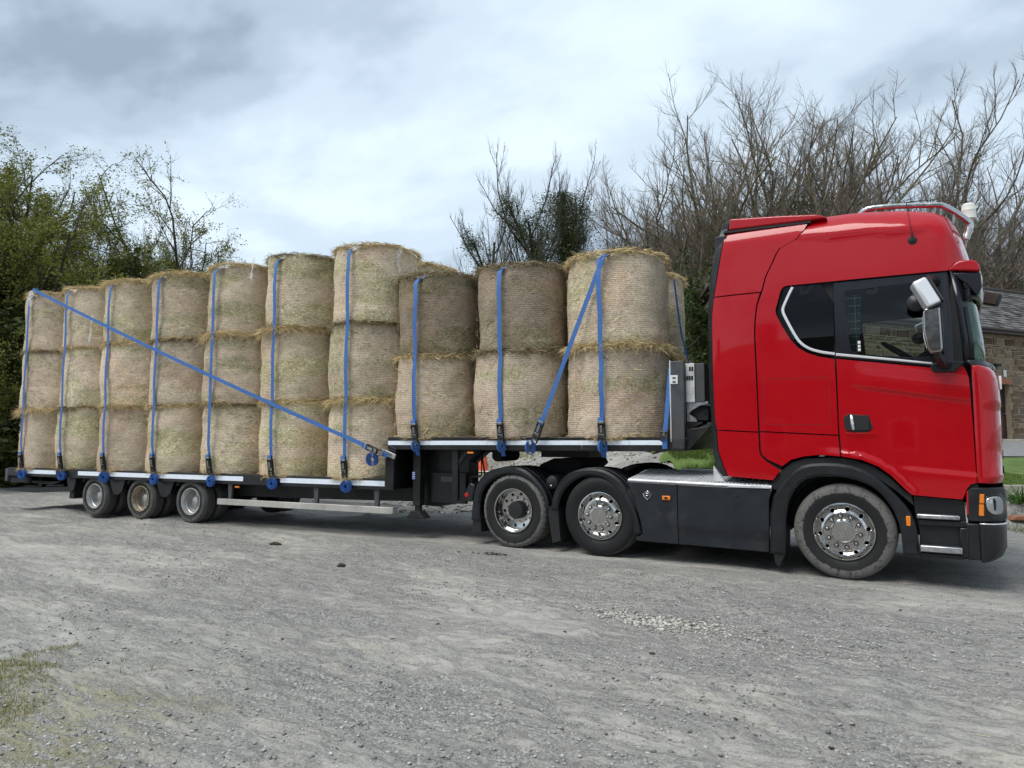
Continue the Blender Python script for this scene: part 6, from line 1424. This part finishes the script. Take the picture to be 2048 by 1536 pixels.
# roof
RZ, RY = 6.40, 3.0; ev = -.28
rfm = MB()
for sgn in (1, -1):
    y0 = ev if sgn == 1 else 6 - ev; rfm.add([(-9.3, y0, WH - .02), (9.3, y0, WH - .02), (9.3, RY, RZ), (-9.3, RY, RZ), (-9.3, y0, WH - .10), (9.3, y0, WH - .10), (9.3, RY, RZ - .08), (-9.3, RY, RZ - .08)], [(0, 1, 2, 3), (7, 6, 5, 4), (0, 4, 5, 1), (0, 3, 7, 4), (1, 5, 6, 2)])
roof = rfm.obj('roof', MT['fascia'], HO, smooth=None)
gm_ = MB(); gm_.add([(-9, .2, WH), (-9, 5.8, WH), (-9, RY, RZ - .12), (-8.7, .2, WH), (-8.7, 5.8, WH), (-8.7, RY, RZ - .12)], [(0, 1, 2), (5, 4, 3), (0, 3, 4, 1), (1, 4, 5, 2), (2, 5, 3, 0)]); gm_.obj('gable', MT['mortar'], HO); gm_ = MB(); gm_.add([(9, .2, WH), (9, 5.8, WH), (9, RY, RZ - .12), (8.7, .2, WH), (8.7, 5.8, WH), (8.7, RY, RZ - .12)], [(0, 1, 2), (5, 4, 3), (0, 3, 4, 1), (1, 4, 5, 2), (2, 5, 3, 0)]); gm_.obj('gable', MT['mortar'], HO)
sl = MB(); Ls = math.hypot(RY - ev, RZ - WH); ux, uz = (RY - ev) / Ls, (RZ - WH) / Ls; ex = .21
for k in range(int(Ls / ex) + 1):
    s0 = k * ex; x = -9.3 + (.15 if k % 2 else 0)
    while x < 9.25:
        w = sr.uniform(.22, .34); s1 = min(s0 + ex * 1.5, Ls + .03); j = sr.uniform(-.012, .012); lift = sr.uniform(.012, .030)
        p = lambda s_, n_: (ev + ux * s_ - uz * n_, WH - .02 + uz * s_ + ux * n_)
        a0, a1, a2, a3 = p(s0 + j, lift + .014), p(s1, .008), p(s0 + j, lift), p(s1, .001)
        x1 = min(x + w - .008, 9.3)
        sl.add([(x, *a0), (x1, *a0), (x1, *a1), (x, *a1), (x, *a2), (x1, *a2)], [(0, 1, 2, 3), (0, 4, 5, 1), (0, 3, 4), (1, 5, 2)]); x += w
o = sl.obj('slates', MT['slate'], roof, smooth=None, normals=False); o['kind'] = 'stuff'
MB().box(-9.3, 9.3, ev - .02, ev + .0, WH - .20, WH - .03).obj('fascia_board', MT['fascia'], roof)
MB().tube([(-9.3, ev - .07, WH - .06), (9.3, ev - .07, WH - .075)], .055, 8).obj('gutter', MT['fascia'], roof)
MB().box(-9.3, 9.3, ev, .0, WH - .20, WH - .18).obj('soffit', MT['fascia'], roof)
MB().tube([(-9.3, RY, RZ + .02), (9.3, RY, RZ + .02)], .09, 8).obj('ridge_tiles', MT['fascia'], roof)
dm = MB(); dm.add([(1.0, .55, WH + .52), (3.4, .55, WH + .52), (3.4, 2.1, WH + 1.52), (1.25, 2.1, WH + 1.52), (1.0, .55, WH + .44), (3.4, .55, WH + .44)], [(0, 1, 2, 3), (0, 4, 5, 1)]); dmo = dm.obj('dormer_roof', MT['fascia'], roof)
ds = MB()
for k in range(9):
    s0 = k / 9; x = 1.02 + .25 * s0
    while x < 3.35:
        w = sr.uniform(.2, .3); f = lambda q, n_: (.55 + 1.55 * q, WH + .53 + 1.0 * q + n_); a0, a1 = f(s0, .035), f(min(1, s0 + .16), .014); ds.add([(x, *a0), (x + w - .01, *a0), (x + w - .01, *a1), (x, *a1)], [(0, 1, 2, 3)]); x += w
o = ds.obj('dormer_slates', MT['slate'], dmo, smooth=None, normals=False); o['kind'] = 'stuff'
MB().box(1.05, 3.35, .62, .70, WH + .22, WH + .44).obj('dormer_cheek', MT['fascia'], roof)
bar((.93, .48, WH + .50), (1.20, 1.85, WH + 1.36), .14, .02).obj('lead_flashing', MT['lead'], roof)

# house behind the camera: seen only as the dark shape mirrored in the cab's paint and windows
HB = empty('stone_house', (-5.0, -24.0, 0), R(4)); tag(HB, 'stone house behind the photographer, seen only mirrored in the dark cab window', 'house')
mb = MB(); mb.box(-13, 13, -6, 0, 0, 4.1); mb.obj('wall', MT['hstone'], HB)
mb = MB(); mb.add([(-13.3, .35, 3.95), (13.3, .35, 3.95), (13.3, -3, 7.4), (-13.3, -3, 7.4), (-13.3, -6.35, 3.95), (13.3, -6.35, 3.95)], [(0, 1, 2, 3), (3, 2, 5, 4), (0, 3, 4), (1, 5, 2), (0, 4, 5, 1)]); mb.obj('roof', MT['slate'], HB)
for cx_ in (-12.3, -1.0, 12.3): MB().box(cx_ - .45, cx_ + .45, -3.4, -2.6, 6.6, 8.5).obj('chimney', MT['hstone'], HB, bevel=.03)
for k in range(5):
    wx = -10.5 + k * 5; wf = MB().box(wx, wx + 1.0, .01, .05, 1.0, 2.3).obj('window_frame', MT['white'], HB); MB().box(wx + .08, wx + .92, .052, .056, 1.08, 2.22).obj('window_pane', MT['band'], wf)
MB().box(-12.2, -11.2, .01, .05, 0, 2.1).obj('front_door', MT['maroon'], HB)
# ================================================================== trees
def norm(a): return a / (np.linalg.norm(a, axis=-1, keepdims=True) + 1e-9)
def grow(seed, H, stems, lv, base_r, stem_spread=.25, wander=.16, rc=.42, zc=.52):
    """lv: list of (children per parent, length ratio, angle, nseg, up, t0). returns list of node arrays + radii per level"""
    r = np.random.default_rng(seed); out = []
    a = r.random(stems) * 6.28; st = np.stack([np.cos(a) * stem_spread * .6, np.sin(a) * stem_spread * .6, np.zeros(stems)], 1) * (stems > 1)
    d = norm(np.stack([np.cos(a) * stem_spread, np.sin(a) * stem_spread, np.ones(stems)], 1)); ln = H * lv[0][1] * r.uniform(.88, 1.02, stems); rad = base_r * r.uniform(.75, 1.1, stems)
    for k, (nc, lr, ang, ns, up, t0) in enumerate(lv):
        if k > 0:
            P, RR = out[-1]; n = len(P); m = P.shape[1] - 1
            cnt = nc; t_ = t0 + (1 - t0) * (np.arange(cnt)[None] + r.random((n, cnt))) / cnt; t_ = np.clip(t_, 0, .985)
            pi = np.repeat(np.arange(n), cnt); tt = t_.ravel() * m; i0 = np.minimum(tt.astype(int), m - 1); fr = (tt - i0)[:, None]
            st = P[pi, i0] * (1 - fr) + P[pi, i0 + 1] * fr; pd = norm(P[pi, i0 + 1] - P[pi, i0])
            pr = RR[pi, i0] * (1 - fr[:, 0]) + RR[pi, i0 + 1] * fr[:, 0]
            q = norm(np.cross(pd, r.normal(size=pd.shape))); an = np.radians(ang) * r.uniform(.6, 1.35, len(pi)); d = norm(pd * np.cos(an)[:, None] + q * np.sin(an)[:, None])
            pl = np.linalg.norm(np.diff(P, axis=1), axis=2).sum(1)[pi]
            ln = pl * lr * r.uniform(.6, 1.15, len(pi)) * (1.15 - .55 * t_.ravel()); rad = np.minimum(pr * .72, np.maximum(ln * .011, .0058))
        # keep every branch inside an egg-shaped crown
        ce = np.array([0, 0, zc * H]); er = np.array([rc * H, rc * H, (1 - zc) * H]); er2 = np.where((st[:, 2] < zc * H)[:, None], np.array([rc * H, rc * H, zc * H * 1.25]), er)
        de = norm(d + np.array([0, 0, up * ns * .35])); o_ = (st - ce) / er2; v_ = de / er2; A2 = (v_ * v_).sum(1); B2 = (o_ * v_).sum(1); C2 = (o_ * o_).sum(1) - 1
        far = (-B2 + np.sqrt(np.maximum(B2 * B2 - A2 * C2, 0))) / A2
        if k > 0: ln = np.clip(ln, .04 * H / (k * k + 1), np.maximum(far * r.uniform(.86, 1.02, len(st)), .035 * H / (k + .5)))
        n = len(st); nodes = np.zeros((n, ns + 1, 3)); rr = np.zeros((n, ns + 1)); p = st.copy(); nodes[:, 0] = p; rr[:, 0] = rad; dd = d.copy()
        tip = .30 if k < len(lv) - 1 else .35
        for j in range(ns):
            dd = norm(dd + r.normal(size=dd.shape) * wander + np.array([0, 0, up])); p = p + dd * (ln / ns)[:, None]; nodes[:, j + 1] = p; rr[:, j + 1] = rad * (1 - (1 - tip) * (j + 1) / ns)
        out.append((nodes, rr))
    return out
def tubes(levels, sides=(7, 5, 4, 3, 3)):
    Vs = []; Fs = []; k0 = 0
    for (P, RR), s_ in zip(levels, sides):
        n, m, _ = P.shape; T = np.empty_like(P); T[:, 1:-1] = P[:, 2:] - P[:, :-2]; T[:, 0] = P[:, 1] - P[:, 0]; T[:, -1] = P[:, -1] - P[:, -2]; T = norm(T)
        u = norm(np.cross(T, np.array([.31, .17, .93]))); w = np.cross(T, u); an = np.arange(s_) * 2 * math.pi / s_
        V = P[:, :, None] + (u[:, :, None] * np.cos(an)[None, None, :, None] + w[:, :, None] * np.sin(an)[None, None, :, None]) * RR[:, :, None, None]
        idx = k0 + np.arange(n * m * s_).reshape(n, m, s_); nx = np.roll(idx, -1, 2)
        F = np.stack([idx[:, :-1], nx[:, :-1], nx[:, 1:], idx[:, 1:]], -1).reshape(-1, 4); Vs.append(V.reshape(-1, 3)); Fs.append(F); k0 += n * m * s_
    return np.vstack(Vs), np.vstack(Fs)
def leaves(P, size, seed, flat=.5):
    r = np.random.default_rng(seed); n = len(P); a = norm(r.normal(size=(n, 3)) * np.array([1, 1, flat])); b_ = norm(np.cross(a, r.normal(size=(n, 3)))); s_ = (size * r.uniform(.6, 1.3, n))[:, None]
    V = np.stack([P - a * s_ * .5, P + b_ * s_ * .28, P + a * s_ * .5, P - b_ * s_ * .28], 1).reshape(-1, 3); F = np.arange(n * 4).reshape(n, 4); return V, F
def bark_mat(name, c0, c1):
    m, nt, b, out = newmat(name); t = N(nt, 'ShaderNodeTexCoord'); n_ = N(nt, 'ShaderNodeTexNoise', i_Scale=3.0, i_Detail=5.0); L(nt, t.outputs['Object'], n_.inputs['Vector']); L(nt, ramp(nt, n_.outputs[0], [(.35, c0), (.65, c1)]).outputs[0], b.inputs['Base Color']); b.inputs['Roughness'].default_value = .9; b.inputs['Specular IOR Level'].default_value = .1; return m
MT['bark'] = bark_mat('grey_brown_bark', (.125, .105, .082), (.235, .20, .16)); MT['bark_dark'] = bark_mat('dark_bark', (.045, .040, .032), (.10, .088, .068)); MT['bark_moss'] = bark_mat('mossy_twigs', (.12, .098, .066), (.23, .19, .13))
MT['ivy'] = leaf_mat('ivy_leaves', (.026, .044, .013), (.10, .125, .040), .25); MT['spring'] = leaf_mat('spring_leaves', (.095, .112, .018), (.27, .28, .065), .5); MT['hedge'] = leaf_mat('dark_hedge_leaves', (.018, .032, .007), (.075, .10, .022), .3); MT['bud'] = leaf_mat('pinkish_buds', (.14, .10, .07), (.30, .22, .16), .3)
def branch_pts(levels, ks, n, seed, jit, zlo=0, zhi=1e9, tmin=0.0, tmax=1.0):
    r = np.random.default_rng(seed); A_ = np.vstack([levels[k][0][:, int(tmin * levels[k][0].shape[1]):max(2, int(tmax * levels[k][0].shape[1]))].reshape(-1, 3) for k in ks]); A_ = A_[(A_[:, 2] > zlo) & (A_[:, 2] < zhi)]
    return A_[r.integers(0, len(A_), n)] + r.normal(size=(n, 3)) * jit
TM = {}
def bare(key, seed, H, stems, lv, br_, spread, wander=.16, mat='bark', ivy=0, ivyz=.55, ivysz=.16, rc=.42, zc=.52, core=0.0):
    lvls = grow(seed, H, stems, lv, br_, spread, wander, rc, zc)
    Vt, Ft = tubes(lvls[:2], (8, 6)); Vc, Fc = tubes(lvls[2:], (4, 3, 3)); TM[key] = [('trunk', np_mesh('trunk', Vt, Ft, MT[mat], smooth=180)), ('crown', np_mesh('crown', Vc, Fc, MT[mat]))]
    if ivy:
        r = np.random.default_rng(seed + 9); P0 = branch_pts(lvls, (0,), int(ivy * .5), seed + 1, .22, 1.0, H * ivyz); P1 = branch_pts(lvls, (1,), int(ivy * .5), seed + 2, .15, 1.0, H * ivyz, 0, .6)
        if core:                                      # thick ivy mass round the stems
            nc = int(ivy * .8); q = np.abs(r.normal(size=nc)); az = r.random(nc) * 6.28; zc_ = r.uniform(.8, H * ivyz, nc); wid = core * (1.1 - .75 * (zc_ / (H * ivyz)) ** 1.5)
            Pc = np.stack([np.cos(az) * q * wid, np.sin(az) * q * wid, zc_], 1); Pc = Pc[fbm(Pc[:, 0] * 1.3 + Pc[:, 1], Pc[:, 2] * 1.1 - Pc[:, 1], 1.0, 3, 5.0) > -.04]; P1 = np.vstack([P1, Pc])
        V, F = leaves(np.vstack([P0, P1]), ivysz, seed); TM[key].append(('ivy', np_mesh('ivy', V, F, MT['ivy'])))
    zt = float(np.percentile(lvls[-1][0][:, -1, 2], 99.8)); TM[key].append(zt)
    return lvls
#            n    len  ang seg up  t0
LV = [(0, .50, 0, 8, .03, 0), (9, .95, 40, 8, .05, .25), (9, .46, 38, 5, .08, .12), (8, .46, 36, 4, .08, .1), (7, .62, 28, 3, .08, .1)]
bare('big', 101, 20, 5, LV, .22, .45, .12, 'bark_moss', ivy=16000, ivyz=.50, ivysz=.075)
bare('ivyclad', 102, 20, 5, LV, .24, .34, .12, 'bark', ivy=42000, ivyz=.62, ivysz=.075)
bare('airy', 103, 19, 5, [(0, .46, 0, 8, .03, 0), (9, 1.0, 44, 8, .05, .2), (8, .48, 40, 5, .08, .12), (8, .48, 36, 4, .08, .1), (6, .62, 28, 3, .08, .1)], .18, .50, .13, 'bark', rc=.46)
UP = [(0, .62, 0, 8, .06, 0), (9, .62, 40, 6, .20, .15), (8, .42, 38, 5, .24, .15), (7, .50, 30, 3, .28, .12), (4, .7, 18, 3, .30, .15)]
bare('upright', 104, 13, 3, UP, .17, .34, .12, 'bark_dark', ivy=0, rc=.30)
bare('uprightivy', 105, 15, 6, UP, .18, .26, .12, 'bark_dark', ivy=60000, ivyz=.66, ivysz=.075, rc=.34, core=1.7)
def place(key, l, d, top, name, label, group, spin=0.0, sxy=1.0):
    x, y = from_ld(l, d); z = float(hbase(x, y)) - .1; s_ = (top - z) / TM[key][-1]; e = empty(name, (x, y, z), spin); e.scale = (s_ * sxy, s_ * sxy, s_); tag(e, label, 'tree', group)
    for nm, me in TM[key][:-1]:
        o = link(bpy.data.objects.new(nm, me), e)
        if nm in ('crown', 'ivy'): o['kind'] = 'stuff'
    return e
FPX = 1368.0
def at(u, d): return (u - 1024) / FPX * d
def topz(v, d): return 1.485 + (878 - v) / FPX * d
G1 = 'bare trees behind the lorry'
place('airy', at(1300, 36), 36, topz(335, 36), 'bare_tree', 'lowest bare tree just left of the red cab, airy crown', G1, .5)
place('big', at(1425, 39), 39, topz(262, 39), 'bare_tree', 'bare brownish tree rising behind the cab rear edge', G1, 2.2)
place('big', at(1560, 41), 41, topz(150, 41), 'bare_tree', 'tallest bare tree behind the cab with many mossy stems', G1, .2, 1.05)
place('ivyclad', at(1705, 41), 41, topz(160, 41), 'ivy_clad_tree', 'bare tree with ivy dressed trunk above the cab roof', G1, 1.0, 1.05)
place('airy', at(1850, 40), 40, topz(295, 40), 'bare_tree', 'wide airy bare tree above the cab light bar', G1, 4.0, 1.1)
place('airy', at(2020, 36), 36, topz(375, 36), 'bare_tree', 'bare tree at the right edge behind the stone house', G1, 2.6)
place('ivyclad', at(1975, 33), 33, topz(330, 33), 'ivy_clad_tree', 'shorter ivy covered tree right of the roof beacon', G1, 3.1, .9)
place('big', at(1490, 47), 47, topz(235, 47), 'bare_tree', 'brown twiggy tree filling in behind the cab rear edge', G1, 4.4, 1.1)
place('big', at(1650, 48), 48, topz(195, 48), 'bare_tree', 'brown twiggy tree behind the middle of the cab roof', G1, 5.6, 1.15)
place('airy', at(1770, 47), 47, topz(275, 47), 'bare_tree', 'brown twiggy tree behind the roof light bar', G1, 1.2, 1.1)
G2 = 'upright trees behind the bales'
place('upright', at(962, 34), 34, topz(365, 34), 'bare_tree', 'small upright bare tree left of the ivy tree behind the bales', G2, 1.5, 1.0)
place('uprightivy', at(1128, 36), 36, topz(286, 36), 'ivy_clad_tree', 'upright tree thick with dark ivy behind the raised deck bales', G2, .6, .92)
place('upright', at(1205, 37), 37, topz(430, 37), 'bare_tree', 'low bare twiggy tree between the ivy tree and the front bales', G2, 3.0, 1.1)
# leafy hawthorns on the left
HV = [(0, .50, 0, 7, .03, 0), (9, .85, 48, 6, .03, .15), (8, .48, 45, 5, .03, .15), (8, .46, 42, 4, .0, .1), (5, .55, 38, 3, .0, .1)]
def leafy(key, seed, H, stems, nl, size, mat, lowfrac, spread=.35, hv=HV):
    lvls = grow(seed, H, stems, hv, .16, spread, .20, .48, .50); zt = max(l_[0][..., 2].max() for l_ in lvls)
    Vt, Ft = tubes(lvls[:2], (7, 5)); Vc, Fc = tubes(lvls[2:], (4, 3, 3)); P = branch_pts(lvls, (2, 3, 4), int(nl * 1.6), seed + 3, .05)
    r = np.random.default_rng(seed); den = fbm(P[:, 0] + P[:, 2], P[:, 1] - P[:, 2] * .7, .9, 3, seed)          # clumps and gaps
    pr = np.clip(1.45 - (P[:, 2] / zt) ** 2.0 * 1.5, .08, 1) * sst(-.30, .12, den + .12); P = P[r.random(len(P)) < pr][:nl]
    V, F = leaves(P, size, seed, .6); TM[key] = [('trunk', np_mesh('trunk', Vt, Ft, MT['bark_dark'], smooth=180)), ('crown', np_mesh('crown', Vc, Fc, MT['bark_dark'])), ('foliage', np_mesh('foliage', V, F, MT[mat])), float(np.percentile(lvls[-1][0][:, -1, 2], 99.3))]
    return lvls
leafy('haw', 201, 11, 4, 120000, .050, 'spring', .5, .5); leafy('haw2', 202, 10, 5, 100000, .048, 'spring', .5, .55)
leafy('shrub', 203, 5, 7, 60000, .07, 'hedge', .9, .7, [(0, .55, 0, 6, .05, 0), (8, .60, 45, 5, .05, .1), (8, .5, 45, 4, .03, .1), (6, .5, 40, 3, .0, .1), (3, .5, 38, 2, 0, .1)])
def place2(key, l, d, top, name, label, group, spin, sxy=1.0):
    e = place(key, l, d, top, name, label, group, spin, sxy)
    for c in e.children:
        if c.name.startswith('foliage'): c['kind'] = 'stuff'
    return e
G3 = 'leafy trees behind the trailer rear'
place2('haw', at(25, 26), 26, topz(262, 26), 'leafy_tree', 'tallest leafy green tree at the left edge', G3, .4, 1.0)
place2('haw2', at(110, 28), 28, topz(322, 28), 'leafy_tree', 'leafy green tree in the middle of the left group', G3, 1.4, .95)
place2('haw2', at(222, 30), 30, topz(400, 30), 'leafy_tree', 'sparse leafy tree at the right end of the left group', G3, 4.3, .62)
place2('haw', at(-120, 24), 24, topz(330, 24), 'leafy_tree', 'leafy tree mostly cut off by the left edge', G3, 3.3, .9)
place2('haw2', at(120, 31), 31, topz(400, 31), 'leafy_tree', 'green leafy tree filling in behind the rear bales', G3, 5.3, 1.1)
G4 = 'dark shrubs behind the load'
for k, (u, d, v, lab, w) in enumerate(((-30, 24.5, 640, 'dark shrub at the far left beside the trailer rear', 1.5), (70, 25.5, 560, 'dark shrub behind the rearmost bale stack', 1.5), (190, 27, 545, 'dark shrub behind the second bale stack', 1.4), (275, 28.5, 545, 'dark shrub behind the fourth bale stack', 1.0), (1398, 22, 505, 'olive green shrub in the gap between bales and cab', .8), (1300, 27, 560, 'dark shrub behind the front bales', 1.2), (1450, 26, 520, 'dark green shrub hidden behind the cab rear', 1.0))):
    place2('shrub', at(u, d), d, topz(v, d), 'evergreen_shrub', lab, G4, k * 1.1, w)
# timber fence under the left trees
MT['fence'] = simple('dark_weathered_timber', (.045, .036, .026), .9, noise=.3, nscale=6, bump=.3, bscale=50)
fx, fy_ = from_ld(-22, 24.6); FE = empty('timber_fence', (fx, fy_, float(hbase(fx, fy_)))); FE.rotation_euler = (0, 0, YAW); tag(FE, 'dark timber rail fence under the trees at the left edge', 'fence')
for k in range(7): MB().box(k * 1.8, k * 1.8 + .10, .03, .13, -.1, 1.25).obj('fence_post', MT['fence'], FE)
for k in range(6):
    for j in range(4): MB().box(k * 1.8 + .05, k * 1.8 + 1.83, -.01, .028, .15 + j * .27, .33 + j * .27).obj('fence_rail', MT['fence'], FE)
# slatted drain grate set in the yard at the rear
gx0, gy0 = from_ld(-16.6, 21.6); GR = empty('drain_grate', (gx0, gy0, .0)); GR.rotation_euler = (0, 0, YAW + R(8)); tag(GR, 'low slatted metal grid on the ground at the left edge', 'grate')
for k in range(9): MB().box(0, 3.2, k * .24, k * .24 + .10, .0, .05).obj('grate_bar', MT['under'], GR)
